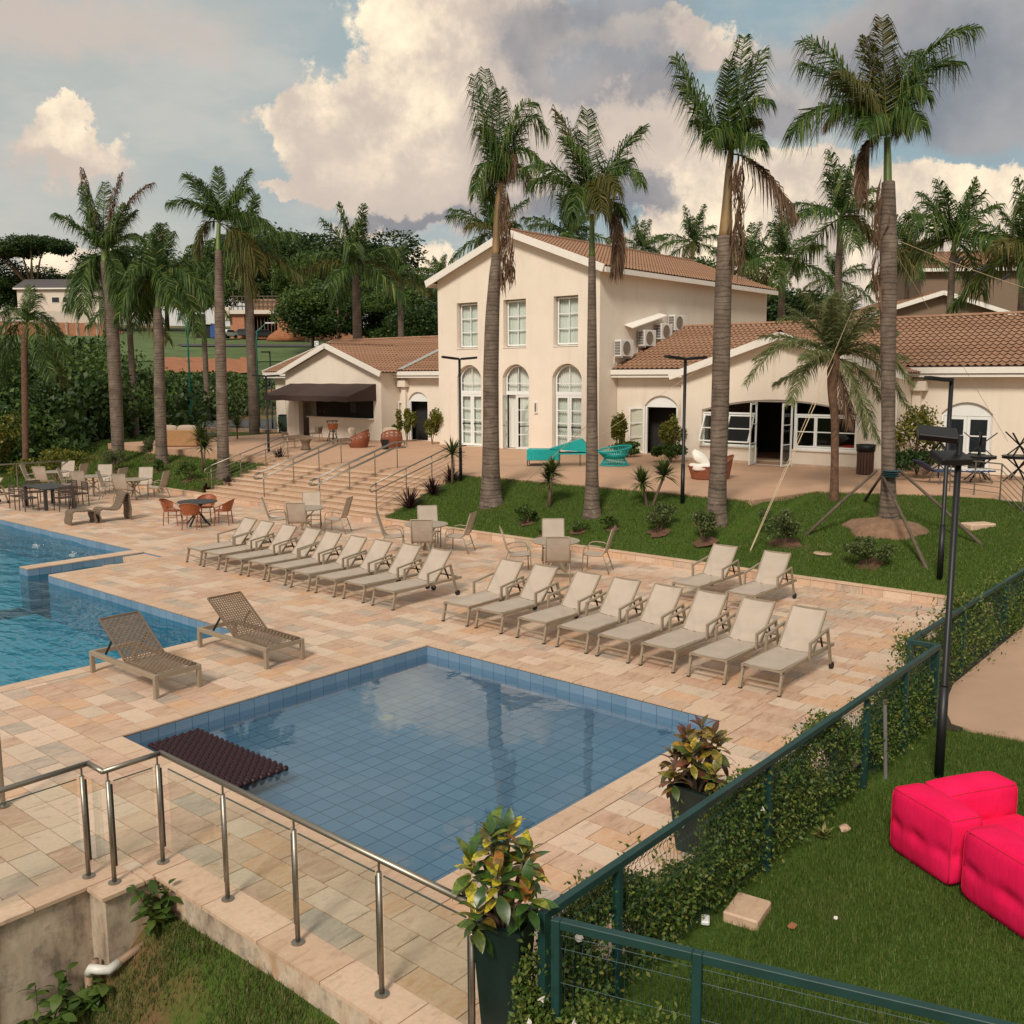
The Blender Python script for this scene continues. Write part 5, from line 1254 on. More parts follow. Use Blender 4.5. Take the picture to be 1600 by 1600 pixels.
bush('dark shrub on the left lawn above the kerb', LZ(293, 752), .38, .75, 9, M_mid_leaf); bush('small dark shrub on the left lawn by the kerb', LZ(247, 738), .28, .55, 10, M_mid_leaf); bush('leafy sapling on the left lawn between two palms', LZ(232, 722), .35, 1.2, 11, M_bush); bush('loose shrub at the foot of the bushy palm', LZ(178, 738), .5, 1.0, 12, M_bush)
def doorplant(label, p, h, r, seed, mat=M_yel_leaf): return bush(label, (p[0], p[1], ZT), r*1.15, h, seed, mat, 2200, .11, 'leafy plants by the doors', 'door_plant', 5)
doorplant('yellow-green bamboo left of the restaurant side door', at(966, 712, ZT), 1.9, .35, 20); doorplant('yellow-green bush right of the restaurant side door', at(1056, 718, ZT), 1.7, .42, 21); doorplant('low strappy plants at the foot of the side door', at(1048, 722, ZT), .7, .5, 22, M_mid_leaf); doorplant('low dark plants by the bamboo', at(978, 714, ZT), .6, .6, 23, M_mid_leaf)
doorplant('tall yellow-green bush at the corner right of the window wall', at(1432, 742, ZT), 2.4, .75, 24, M_yel_leaf); doorplant('dark leafy plants under the yellow bush at the corner', at(1440, 748, ZT), 1.0, .8, 25, M_dark_leaf)
doorplant('yellow-green bush left of the open door beside the bar', at(636, 690, ZT), 1.6, .35, 26); doorplant('bush in front of the bar side door near the house corner', at(675, 694, ZT), 1.7, .5, 27); doorplant('small plant against the bar wall', at(618, 690, ZT), .9, .25, 28, M_mid_leaf)
# shrubs of the left hollow
yb = bush('yellow leaved shrub below the left palms', (17.5, 47.0, -.6), 1.5, 3.2, 30, M_yel_leaf, 2600, .16, 'shrubs of the left hollow'); bush('pale green fern-like shrub left of the yellow shrub', (14.6, 46.5, -.8), 1.3, 2.2, 31, M_bush, 1800, .18, 'shrubs of the left hollow'); bush('low yellow-green shrub behind the far railing', (19.5, 44.5, -.2), 1.6, 1.4, 32, M_yel_leaf, 1800, .13, 'shrubs of the left hollow'); bush('dark green shrub right of the yellow shrub', (21.5, 47, -.1), 1.2, 1.7, 33, M_mid_leaf, 1500, .14, 'shrubs of the left hollow')
def thicket(name, label, mat, seed, nb, nl, ls, tmul):
    rg = np.random.default_rng(seed); C = []; Rr = []
    for i in range(nb):
        x = rg.uniform(-60, 395); r = rg.uniform(54, 104); p = polar(r, x); z = hill_z(r); top = rg.uniform(1.2, 4.6)*tmul*(1.2 if x < 200 else .8)
        if x > 290: top *= .6
        top = max(.5, min(top, 4.5+(47 if x < 215 else 4)/1495*r-z))*rg.uniform(.55, 1.12)
        if p[0] > 30.5 and p[1] < 64: continue
        for q in range(4):
            s_ = rg.uniform(.5, 1.0); C.append((p[0]+rg.normal(0, 1.1), p[1]+rg.normal(0, 1.1), z+top*rg.uniform(.3, .9))); Rr.append((1.5*s_, 1.5*s_, top*.28*s_+.3))
    V, F = leaves(clumps(rg, C, Rr, nl, .5), ls, .6, rg, .4); o = stuff(obj(name, fastmesh(name, V, F), mat)); tag(o, label, 'thicket')
thicket('thicket', 'dense dark thicket filling the hollow behind the left palms', M_dark_leaf, 50, 230, 85000, .36, 1.0); thicket('thicket', 'lighter green scrub scattered through the dark thicket at left', M_mid_leaf, 51, 170, 65000, .30, 1.12); thicket('thicket', 'pale olive scrub tops in the left hollow', M_bush, 52, 40, 12000, .26, 1.1)
Bq = np.array([18.3, 46.6, -.4])
palm('drooping feathery palm with a thin trunk at the left edge', Bq, [(40, 705, 5), (39, 620, 5), (38, 540, 5), (40, 510, 4.5)], None, (40, 508),
     [(60, 470, 105, 560, 'g', -.5), (55, 465, 95, 520, 'g', .8), (20, 470, -30, 560, 'g', -.6), (25, 480, 5, 600, 'g', .8), (45, 455, 48, 447, 'g', .4), (50, 480, 78, 590, 'g', -1), (30, 460, -10, 500, 'g', 1), (65, 490, 100, 600, 'y', .3), (15, 490, -20, 610, 'g', .2), (48, 470, 60, 460, 'g', -1)], 'palms on the left hillside', seed=61, droop=.5, nl=40, lmax=.9, wid=.05, trunkmat=M_trunk2)

# -- broad trees
TREES = {}
def tree_proto(v):
    rg = np.random.default_rng(200+v); k = [16, 22, 14][v]
    if v == 2:      # umbrella crown
        a = rg.uniform(0, 6.28, k); q = rg.random(k)**.5*.42; cen = np.stack([np.cos(a)*q, np.sin(a)*q, .80+.07*rg.random(k)], -1); rd = np.stack([rg.uniform(.12, .2, k), rg.uniform(.12, .2, k), rg.uniform(.05, .09, k)], -1)
    else:
        a = rg.uniform(0, 6.28, k); zz = rg.uniform(.35, .9, k); q = rg.random(k)**.5*.34*(1.1-abs(zz-.6)); cen = np.stack([np.cos(a)*q, np.sin(a)*q, zz], -1); rd = np.stack([rg.uniform(.12, .21, k)]*2+[rg.uniform(.09, .15, k)], -1)
    V, F = leaves(clumps(rg, cen, rd, 14000, .45), .026, .65, rg, .5)
    cr = fastmesh('crown', V, F)
    mb = MB().tube([(0, 0, -.05), (.01, .0, .25), (-.01, .01, .5), (0, 0, .72)], [.03, .022, .016, .006], 8)
    for i in range(7):
        c = cen[i]; mb.tube([(0, 0, rg.uniform(.25, .45)), tuple(c*.6+np.array([0, 0, .15])), tuple(c)], [.013, .009, .003], 5)
    return cr, mb.mesh('trunk', True)
def tree(label, x, r, ytop, v, mat, zb=None, wid=1.0, rz=0, group='broad trees on the hill'):
    zb = hill_z(r)-.3 if zb is None else zb; b = polar(r, x, zb); d = ray(x, ytop); h = CPOS[2]+d[2]*r/np.hypot(d[0], d[1]) - zb
    if (v, mat.name) not in TREES: cr, tr = TREES.get(v) or TREES.setdefault(v, tree_proto(v)); c2 = cr.copy(); c2.materials.append(mat); TREES[(v, mat.name)] = (c2, tr)
    cr, tr = TREES[(v, mat.name)]
    t = thing('broad_tree', label, 'tree', b, rz, group); s = h/.98; o = obj('crown', cr, None, t); o.scale = (s*wid, s*wid, s); o2 = obj('trunk', tr, M_bark, t); o2.scale = (s, s, s); return t
for i, (lb, x, r, yt, v, m_, w) in enumerate([
    ('flat-topped umbrella tree on the far left skyline', 62, 205, 366, 2, M_dark_leaf, 1.0), ('dark tree at the left edge behind the white house', 8, 215, 405, 0, M_dark_leaf, 1.5), ('dark tree beneath the umbrella tree', 55, 215, 412, 1, M_dark_leaf, 1.6), ('dark tree right of the white house', 118, 210, 418, 0, M_dark_leaf, 1.5),
    ('low round tree between the left palms', 205, 200, 400, 1, M_dark_leaf, 1.6), ('dark tree behind the second left palm', 265, 205, 386, 0, M_dark_leaf, 1.6), ('tree behind the slender left palm', 320, 200, 374, 1, M_mid_leaf, 1.5), ('tall dark tree right of the slender left palm', 395, 200, 366, 0, M_dark_leaf, 1.5),
    ('tallest dark domed tree on the skyline', 470, 210, 350, 1, M_dark_leaf, 1.5), ('domed dark tree right of the tallest skyline tree', 528, 205, 356, 0, M_dark_leaf, 1.5), ('dark tree behind the large palm', 585, 205, 366, 1, M_dark_leaf, 1.5), ('lighter green slim tree left of the construction house edge', 482, 165, 395, 0, M_mid_leaf, .9),
    ('mid-green tree right of the construction house', 492, 140, 430, 1, M_mid_leaf, 1.3), ('spreading dark tree left of the large palm trunk', 530, 135, 440, 0, M_dark_leaf, 1.6), ('spreading tree right of the large palm trunk', 600, 140, 440, 1, M_dark_leaf, 1.6), ('small green tree left of the main house', 655, 125, 445, 0, M_mid_leaf, 1.5),
    ('dark tree against the left corner of the main house', 682, 110, 450, 1, M_dark_leaf, 1.3), ('bushy tree behind the main roof between palms', 1040, 120, 398, 0, M_dark_leaf, 1.2), ('bushy tree behind the roof end', 1195, 110, 420, 1, M_dark_leaf, 1.5), ('distant tree at the right of the slim palm', 640, 190, 415, 0, M_mid_leaf, 1.5)]):
    tree(lb, x, r, yt, v, m_, None, w, i*1.3)
# ================================================================== furniture and foreground things
# ---- sling sun loungers
def make_lounger():
    t = thing('sun_lounger', 'x', 'sun lounger')
    W = .30
    for s in (-1, 1):
        y = s*W
        MB().bar((-.02, y, .335), (1.86, y, .345), .035, .05).build('side_rail', M_taupe, t)
        MB().bar((.03, y, .33), (-.05, y, .015), .035, .05, up=(1, 0, 0)).build('leg', M_taupe, t)
        MB().box((-.075, y-.022, 0), (-.025, y+.022, .018)).build('foot', M_rubber, t)
        MB().bar((.86, y+s*.045, .345), (.86, y+s*.045, .565), .032, .045, up=(1, 0, 0)).bar((.845, y+s*.045, .575), (1.50, y+s*.045, .665), .04, .03).bar((1.49, y+s*.045, .675), (1.68, y+s*.045, .06), .032, .05, up=(1, 0, 0)).build('armrest', M_taupe, t)
        MB().tube([(1.69, y+s*.03, .055), (1.69, y+s*.075, .055)], .055, 14).build('wheel', M_rubber, t)
        MB().bar((1.14, y-s*.03, .36), (1.60, y-s*.03, .925), .03, .03, up=(1, 0, 0)).build('back_rail', M_taupe, t)
        MB().bar((1.40, y-s*.035, .62), (1.52, y-s*.035, .37), .018, .03, up=(1, 0, 0)).build('back_prop', M_black, t)
    MB().bar((-.012, -W, .17), (-.012, W, .17), .025).build('stretcher', M_taupe, t); MB().bar((0, -W, .345), (0, W, .345), .03).build('front_rail', M_taupe, t)
    MB().bar((1.85, -W, .345), (1.85, W, .345), .03).build('rear_rail', M_taupe, t); MB().bar((1.6, -W+.03, .925), (1.6, W-.03, .925), .028).build('top_rail', M_taupe, t)
    n = 10; A = []; B_ = []; 
    def sheet(P, sag):
        m_ = 6; V = []
        for (x, z) in P:
            for j in range(m_+1): yy = -W+.02+(2*W-.04)*j/m_; V.append((x, yy, z-sag*(1-(2*j/m_-1)**2)))
        return MB().add(V, [(i*(m_+1)+j, i*(m_+1)+j+1, (i+1)*(m_+1)+j+1, (i+1)*(m_+1)+j) for i in range(len(P)-1) for j in range(m_)])
    sheet([(.0, .372), (.3, .37), (.7, .367), (1.13, .365)], .02).build('seat_sling', M_sling2, t, smooth=True)
    sheet([(1.135, .372), (1.3, .575), (1.45, .757), (1.6, .945)], .02).build('back_sling', M_sling2, t, smooth=True)
    return t
LG = make_lounger(); used = [False]
r1 = [20.45, 19.64, 18.70, 17.84, 17.02, 16.16, 15.31, 14.45, 13.55]
for i, yy in enumerate(r1): put(LG, (12.30+rnd.uniform(-.05, .03), yy+.30, 0), rnd.uniform(-.02, .02), 'taupe sling lounger, %s from the left in the left row of nine' % ORD[i], 'sling loungers in two rows', used)
r2 = [11.62, 10.81, 9.83, 8.95, 8.13, 7.32, 6.46, 5.61]
for i, yy in enumerate(r2): put(LG, (12.34+rnd.uniform(-.03, .03), yy+.30, 0), rnd.uniform(-.02, .02), 'taupe sling lounger, %s from the left in the right row of eight' % ORD[i], 'sling loungers in two rows', used)
put(LG, (16.45, 9.55, 0), .0, 'taupe sling lounger by the kerb, left of the back pair', 'back pair of loungers', used); put(LG, (16.42, 8.33, 0), .02, 'taupe sling lounger by the kerb, right of the back pair', 'back pair of loungers', used)
p = at(15, 787); put(LG, (p[0]-1.7, p[1]+.35, 0), .05, 'sling lounger cut by the left edge of the picture', 'sling loungers in two rows', used)
# ---- woven loungers
def make_woven(label, loc):
    t = thing('woven_lounger', label, 'sun lounger', loc, rad(-90), 'woven brown loungers between the pools')
    W = .34; L_ = 1.95                       # local x from head (0) to foot
    for s in (-1, 1):
        MB().box((0, s*W-.03, .27), (L_, s*W+.03, .34)).build('side_rail', M_taupe, t, bevel=.006)
        for x in (.0, L_-.065): MB().box((x+.002, s*W-.032, 0), (x+.065, s*W+.032, .268)).build('leg', M_taupe, t, bevel=.006)
        MB().bar((.36, s*(W-.06), .33), (.60, s*(W-.06), .60), .02, .03, up=(1, 0, 0)).build('back_prop', M_black, t)
    for x in (.035, L_-.035): MB().box((x-.03, -W+.031, .272), (x+.03, W-.031, .338)).build('end_rail', M_taupe, t)
    def weave(P0, P1, nm):
        # P0,P1 (x,z) of the panel; strips both ways, alternately lifted
        d = math.dist(P0, P1); ux, uz = (P1[0]-P0[0])/d, (P1[1]-P0[1])/d; nx_, nz_ = -uz, ux
        na, nb = int(d/.045), 14; mb = MB(); w2 = W-.035
        pt = lambda a, b, o: (P0[0]+ux*a+nx_*o, b, P0[1]+uz*a+nz_*o)
        for j in range(nb+1):
            b = -w2+2*w2*j/nb; wv = .013
            A = [pt(d*i/na, b-wv, .010*(1 if (i+j) % 2 else -.2)) for i in range(na+1)]; C_ = [pt(d*i/na, b+wv, .010*(1 if (i+j) % 2 else -.2)) for i in range(na+1)]; mb.strip(A, C_)
        for i in range(na+1):
            a = d*i/na; wv = .012
            A = [pt(a-wv, -w2+2*w2*j/nb, .010*(-.2 if (i+j) % 2 else 1)) for j in range(nb+1)]; C_ = [pt(a+wv, -w2+2*w2*j/nb, .010*(-.2 if (i+j) % 2 else 1)) for j in range(nb+1)]; mb.strip(A, C_)
        o = stuff(mb.build(nm, M_weave, t)); return o
    weave((1.0, .36), (L_-.05, .36), 'woven_seat'); weave((.98, .37), (.30, .86), 'woven_back')
    for s in (-1, 1): MB().bar((1.0, s*(W-.03), .365), (.29, s*(W-.03), .87), .025).bar((1.0, s*(W-.03), .352), (L_-.06, s*(W-.03), .352), .02).build('edge_tube', M_weave, t)
    MB().bar((.29, -W+.03, .868), (.29, W-.03, .868), .027).build('top_tube', M_weave, t)
    return t
make_woven('brown woven lounger nearer the camera, left of the pair', (6.94, 14.22, 0)); make_woven('brown woven lounger behind, right of the pair', (8.76, 14.18, 0))

# ---- sling dining chairs and round tables
def make_chair():
    t = thing('patio_chair', 'x', 'chair')            # faces +x
    for s in (-1, 1):
        y = s*.26
        MB().tube([(.26, y*1.05, .01), (.25, y*1.05, .30), (.24, y*1.08, .52), (.20, y*1.1, .62), (.08, y*1.1, .655), (-.12, y*1.08, .64), (-.24, y, .60)], .014, 6).build('arm_and_leg', M_taupe, t, smooth=True)
        MB().tube([(-.36, y*1.05, .01), (-.28, y*1.02, .25), (-.22, y, .42)], .014, 6).build('rear_leg', M_taupe, t, smooth=True)
        MB().tube([(.25, y, .43), (.0, y, .41), (-.18, y, .41), (-.25, y, .50), (-.42, y, 1.04)], .015, 6).build('seat_rail', M_taupe, t, smooth=True)
    MB().tube([(.25, -.26, .43), (.25, .26, .43)], .012, 6).build('front_bar', M_taupe, t); MB().tube([(-.42, -.26, 1.04), (-.42, .26, 1.04)], .012, 6).build('top_bar', M_taupe, t)
    MB().tube([(-.30, -.265, .22), (-.30, .265, .22)], .009, 6).build('rear_bar', M_taupe, t)
    P = [(.25, .44), (.05, .415), (-.15, .41), (-.235, .49), (-.33, .79), (-.42, 1.045)]
    V = []
    for (x, z) in P:
        for j in range(5): V.append((x, -.25+.5*j/4, z+.008))
    MB().add(V, [(i*5+j, i*5+j+1, (i+1)*5+j+1, (i+1)*5+j) for i in range(5) for j in range(4)]).build('sling', M_sling2, t, smooth=True)
    return t
def make_table():
    t = thing('patio_table', 'x', 'table')
    MB().lathe([(.0, .70), (.54, .70), (.56, .715), (.56, .73), (.55, .738), (0, .738)], 32).build('table_top', M_fabricgrey, t, smooth=False)
    for k in range(4):
        a = k*math.pi/2+.6; MB().bar((.34*math.cos(a), .34*math.sin(a), .01), (-.30*math.cos(a), -.30*math.sin(a), .70), .05, .03).build('leg', M_taupe, t)
    MB().tube([(0, 0, .30), (0, 0, .42)], .05, 10).build('hub', M_taupe, t)
    return t
CH = make_chair(); TB = make_table(); uc = [False]; ut = [False]
f2, r2_ = FWD[:2], RIGHT[:2]
def set_of_four(T, name, off=.86, rot=0.0, skip=()):
    put(TB, (T[0], T[1], 0), rnd.uniform(0, 1), 'round taupe patio table %s' % name, 'round patio tables', ut)
    for nm, d, extra in (('left', -r2_, .15), ('near', -f2, -.1), ('far', f2, .1), ('right', r2_, -.2)):
        if nm in skip: continue
        d = np.array([d[0]*math.cos(rot)-d[1]*math.sin(rot), d[0]*math.sin(rot)+d[1]*math.cos(rot)])
        pp = np.array(T[:2])+d*(off+rnd.uniform(-.05, .08)); a = math.atan2(-d[1], -d[0])+extra+rnd.uniform(-.1, .1)
        lb = {'left': 'sling chair left of', 'near': 'sling chair in front of', 'far': 'sling chair behind', 'right': 'sling chair right of'}[nm]
        put(CH, (pp[0], pp[1], 0), a, '%s the round table %s' % (lb, name), 'sling chairs around the round tables', uc)
set_of_four((16.9, 22.4), 'at the foot of the stairs', .84); set_of_four((17.0, 17.5), 'by the kerb below the first palm', .84); set_of_four((17.15, 13.4), 'by the kerb nearest the back loungers', .88)
ta, tb_, tcx = at(86, 737, .72), at(145, 744, .72), at(208, 749, .72)
set_of_four(tcx, 'rightmost of the far left three'); set_of_four(tb_, 'in the middle of the far left three'); set_of_four(ta, 'furthest left by the far railing')
# ---- orange rattan chairs at a dark round table
def make_rattan():
    t = thing('rattan_chair', 'x', 'chair')
    mb = MB(); n = 14
    lo, hi = [], []
    for i in range(n+1):
        a = rad(95+170*i/n); lo.append((.23*math.cos(a)-.02, .25*math.sin(a), .47)); hh = .80-.14*abs(2*i/n-1)**2
        hi.append((.31*math.cos(a)-.05, .31*math.sin(a), hh))
    mb.strip(lo, hi); o = mb.build('back_shell', M_rattan, t, smooth=True)
    MB().tube(hi, .016, 6).build('back_rim', M_rattan, t, smooth=True)
    MB().lathe([(0, .46), (.24, .46), (.25, .445), (.24, .43), (0, .43)], 18).build('seat', M_rattan, t)
    for sx, sy in ((1, 1), (1, -1), (-1, 1), (-1, -1)): MB().tube([(.19*sx, .19*sy, .44), (.22*sx, .22*sy, .005)], .016, 6).build('leg', M_rattan, t)
    for s in (-1, 1): MB().tube([(-.21, .205*s, .26), (.21, .205*s, .26)], .009, 5).build('stretcher', M_rattan, t)
    MB().tube([(.205, -.21, .30), (.205, .21, .30)], .009, 5).build('stretcher', M_rattan, t)
    for s in (-1, 1): MB().tube([hi[0] if s > 0 else hi[-1], (.16, .26*s, .56), (.20, .22*s, .44)], .014, 5).build('arm', M_rattan, t)
    return t
RC = make_rattan(); ur = [False]; T = at(310, 820)
for nm, d in (('on the left of', -r2_), ('with its back to the camera at', -f2), ('on the right of', r2_), ('on the far side of', f2)):
    pp = T[:2]+d*.78+ (r2_*.06 if 'camera' in nm else 0); put(RC, (pp[0], pp[1], 0), math.atan2(-d[1], -d[0]), 'orange rattan chair %s the dark round table' % nm, 'orange rattan chairs', ur)
t = thing('dark_round_table', 'dark round table among the orange rattan chairs', 'table', (T[0], T[1], 0))
MB().lathe([(0, .70), (.58, .70), (.60, .715), (.59, .73), (0, .73)], 32).build('table_top', M_charcoal, t)
for k in range(4): a = k*math.pi/2+.4; MB().bar((.42*math.cos(a), .42*math.sin(a), .0), (-.22*math.cos(a), -.22*math.sin(a), .70), .05, .03).build('leg', M_black, t)
# ---- black rectangular table with six strap chairs
c = [at(*q, .74) for q in ((40, 757), (63, 754.5), (120, 761), (81, 765))]; cen = sum(c)/4; dx = c[3]-c[0]; an = math.atan2(dx[1], dx[0])
t = thing('black_dining_table', 'black rectangular dining table at the left beside the pool', 'table', (cen[0], cen[1], 0), an)
TL, TW = .95, .52
MB().box((-TL, -TW, .70), (TL, TW, .745)).build('table_top', M_charcoal, t, bevel=.005)
for sx in (-1, 1):
    for sy in (-1, 1): MB().box((sx*(TL-.06)-.05, sy*(TW-.06)-.05, 0), (sx*(TL-.06)+.05, sy*(TW-.06)+.05, .698)).build('leg', M_charcoal, t)
def make_strap():
    t = thing('strap_chair', 'x', 'chair')
    for sx in (-1, 1):
        for sy in (-1, 1): MB().bar((.22*sx, .25*sy, 0), (.21*sx, .25*sy, .44 if sx > 0 else .82), .028, .028, up=(1, 0, 0)).build('leg', M_darkchair, t)
    MB().box((-.22, -.25, .42), (.23, .25, .455)).build('seat', M_darkchair, t)
    for k in range(5): MB().box((-.225, -.25, .53+k*.065), (-.205, .25, .575+k*.065)).build('back_strap', M_darkchair, t)
    for s in (-1, 1): MB().box((-.21, s*.25-.02, .62), (.22, s*.25+.02, .645)).bar((.21, .25*s, .44), (.21, .25*s, .62), .026, .026, up=(1, 0, 0)).build('arm', M_darkchair, t)
    return t
SCH = make_strap(); us = [False]; ux, uy = np.array([math.cos(an), math.sin(an)]), np.array([-math.sin(an), math.cos(an)])
for lb, q, fc_ in (('left, on the near long side', (-.45, -.85), math.pi/2), ('right, on the near long side', (.45, -.85), math.pi/2), ('left, on the far long side', (-.45, .85), -math.pi/2), ('right, on the far long side', (.45, .85), -math.pi/2), ('at one short end, leftmost', (-1.25, 0), 0), ('at the other short end', (1.25, .0), math.pi)):
    pp = cen[:2]+ux*q[0]+uy*q[1]; put(SCH, (pp[0], pp[1], 0), an+fc_, 'dark strap chair %s of the black dining table' % lb, 'dark strap chairs', us)
# ---- wavy wicker chaise and stool
def wavy(name, label, prof, W, loc, rz, thick=.035):
    mb = MB(); n = len(prof); P = [Vector((x, 0, z)) for x, z in prof]; T = np.linspace(0, n-1, n*5)
    Q = np.stack([np.interp(T, np.arange(n), [p[k] for p in prof]) for k in (0, 1)], -1)
    for _ in range(6): Q[1:-1] = .25*Q[:-2]+.5*Q[1:-1]+.25*Q[2:]
    dq = np.gradient(Q, axis=0); nn = np.stack([-dq[:, 1], dq[:, 0]], -1); nn /= np.linalg.norm(nn, axis=1)[:, None]; rib = (.006*np.cos(np.arange(len(Q))*math.pi))[:, None]
    O = Q+nn*(thick/2+rib); I = Q-nn*(thick/2+rib); m_ = len(Q)
    V = [(x, -W/2, z) for x, z in O]+[(x, W/2, z) for x, z in O]+[(x, -W/2, z) for x, z in I]+[(x, W/2, z) for x, z in I]
    F = [(i, i+1, m_+i+1, m_+i) for i in range(m_-1)]+[(2*m_+i, 3*m_+i, 3*m_+i+1, 2*m_+i+1) for i in range(m_-1)]+[(i, 2*m_+i, 2*m_+i+1, i+1) for i in range(m_-1)]+[(m_+i, m_+i+1, 3*m_+i+1, 3*m_+i) for i in range(m_-1)]
    return tag(mb.add(V, F).build(name, M_wicker, None, loc, rz), label, 'seat', 'wavy wicker seats')
a, b = at(106, 820), at(195, 811); az_ = math.atan2(b[1]-a[1], b[0]-a[0])
wavy('wicker_stool', 'low wavy wicker stool beside the wavy chaise', [(.02, .0), (.0, .12), (.06, .25), (.04, .36), (.12, .44), (.35, .40), (.62, .42), (.74, .36), (.72, .22), (.78, .1), (.76, 0)], .62, a, az_)
c_ = a+(b-a)/np.linalg.norm(b-a)*.86
wavy('wicker_chaise', 'wavy wicker chaise with a high curled back', [(.02, 0), (.05, .12), (.0, .25), (.02, .38), (.12, .44), (.38, .36), (.60, .36), (.72, .55), (.80, .80), (.90, .90), (.97, .80), (.95, .55), (1.0, .35), (.96, .15), (1.0, 0)], .62, c_, az_)

# ---- pot plants: tall square green pots with crotons
LEAF = {}
def leaf_mesh(L, w):
    mb = MB(); n = 7; prof = [0, .55, .9, 1, .85, .5, 0]; V = []; 
    for i in range(n):
        t_ = i/(n-1); x = L*t_; z = .10*L*math.sin(t_*math.pi)-.10*L*t_*t_; ww = prof[i]*w/2; V += [(x, -ww, z+.02*L*(1-0)), (x, 0, z), (x, ww, z+.02*L)]
    F = []
    for i in range(n-1):
        for k in (0, 1): F.append((i*3+k, i*3+k+1, (i+1)*3+k+1, (i+1)*3+k))
    me = mb.add(V, F).mesh('leaf', True); return me
def croton_mat(name, stops):
    m, nt, b = nodes(name); r = rnds(nt); c = ramp(nt, r, stops)
    tc = nt.nodes.new('ShaderNodeTexCoord'); wv = nt.nodes.new('ShaderNodeTexNoise'); nt.links.new(tc.outputs['Object'], wv.inputs[0]); wv.inputs['Scale'].default_value = 38; wv.inputs['Detail'].default_value = 3
    c2 = mix(nt, ramp(nt, wv.outputs['Fac'], [(.46, (0, 0, 0)), (.56, (1, 1, 1))]), c, (.02, .045, .012)); nt.links.new(mix(nt, .6, c, c2), b.inputs['Base Color']); b.inputs['Roughness'].default_value = .35; return m
M_crotA = croton_mat('croton_yellow_green', [(0, (.03, .075, .012)), (.25, (.06, .13, .016)), (.42, (.16, .20, .02)), (.55, (.58, .44, .025)), (.80, (.48, .40, .025)), (.88, (.04, .07, .012)), (1, (.38, .12, .02))])
M_crotB = croton_mat('croton_red_yellow', [(0, (.10, .018, .015)), (.25, (.20, .05, .02)), (.45, (.42, .24, .03)), (.65, (.05, .08, .015)), (.85, (.48, .33, .03)), (1, (.06, .015, .02))])
def croton(label, loc, rz, top, bot, H, mat, heads, seed, pot=M_pot):
    rg = np.random.default_rng(seed); t = thing('potted_croton', label, 'potted plant', loc, rz, 'crotons in tall green pots')
    V = []
    for w_, z in ((bot, 0), (top, H), (top+.012, H), (top+.012, H+.035), (top-.03, H+.035), (top-.035, H-.09)): V += [(-w_, -w_, z), (w_, -w_, z), (w_, w_, z), (-w_, w_, z)]
    F = [(3, 2, 1, 0)]+[(i*4+k, i*4+(k+1) % 4, (i+1)*4+(k+1) % 4, (i+1)*4+k) for i in range(5) for k in range(4)]
    MB().add(V, F).build('pot', pot, t); MB().box((-top+.04, -top+.04, H-.12), (top-.04, top-.04, H-.05)).build('soil', M_soil, t)
    for k in ('A',):
        if 'L' not in LEAF: LEAF['L'] = [leaf_mesh(.165, .075), leaf_mesh(.14, .065), leaf_mesh(.185, .08)]
    lm = []
    for me in LEAF['L']: m2 = me.copy(); m2.materials.append(mat); lm.append(m2)
    for (hx, hy, hz_) in heads:
        st = MB().tube([(hx*.08, hy*.08, H-.08), (hx*.35, hy*.35, H+hz_*.35), (hx*.8, hy*.8, H+hz_*.75), (hx, hy, H+hz_)], [.022, .016, .012, .006], 7).build('branch', M_bark, t, smooth=True)
        n = 17
        for i in range(n):
            a = i*2.4+rg.uniform(-.3, .3); e = .95-1.9*(i/n)+rg.uniform(-.25, .25); zz = hz_-.20*(i/n)
            o = obj('leaf', lm[rg.integers(3)], None, t, (hx, hy, H+zz), (rg.uniform(-.4, .4), -e, a)); o.scale = (rg.uniform(.8, 1.25),)*3
    return t
def hd(seed, n, R, z0, z1):
    rg = np.random.default_rng(seed); return [(R*math.sqrt((i+.5)/n)*math.cos(i*2.4), R*math.sqrt((i+.5)/n)*math.sin(i*2.4), z1-(z1-z0)*((i+.5)/n)+rg.uniform(-.06, .06)) for i in range(n)]
croton('yellow and green croton in a tall dark green square pot by the glass railing', (4.44, 3.89, 0), rad(20), .165, .11, .92, M_crotA, hd(1, 10, .27, .24, .62), 1)
croton('red and yellow croton in a green square pot further along the green fence', (7.70, 4.30, 0), rad(4), .20, .14, .62, M_crotB, hd(2, 10, .30, .18, .62), 2)

# ---- glass railing
M_glassedge = simple('glass_edge', (.05, .075, .06), .3)
gr = thing('glass_railing', 'stainless handrail with glass panels above the concrete wall', 'railing', (0, 0, 0))
RZ = 1.07
path = [(2.0, 8.22), (3.72, 8.22), (3.72, 7.94), (4.27, 7.94), (4.26, 4.02)]
def handrail(parent, pts, r=.025, name='handrail'):
    for a, b in zip(pts[:-1], pts[1:]): MB().tube([a, b], r, 12).build(name, M_steel, parent, smooth=True)
    for p in pts[1:-1]: MB().lathe([(0, -r*.98), (r*.7, -r*.7), (r*.99, 0), (r*.7, r*.7), (0, r*.98)], 10, p).build('elbow', M_steel, parent, smooth=True)
handrail(gr, [(x, y, RZ) for x, y in path])
posts = [(2.4, 8.22), (3.66, 8.22), (3.76, 7.94), (4.23, 7.94), (4.26, 6.92), (4.26, 5.93), (4.26, 4.93), (4.26, 4.02)]
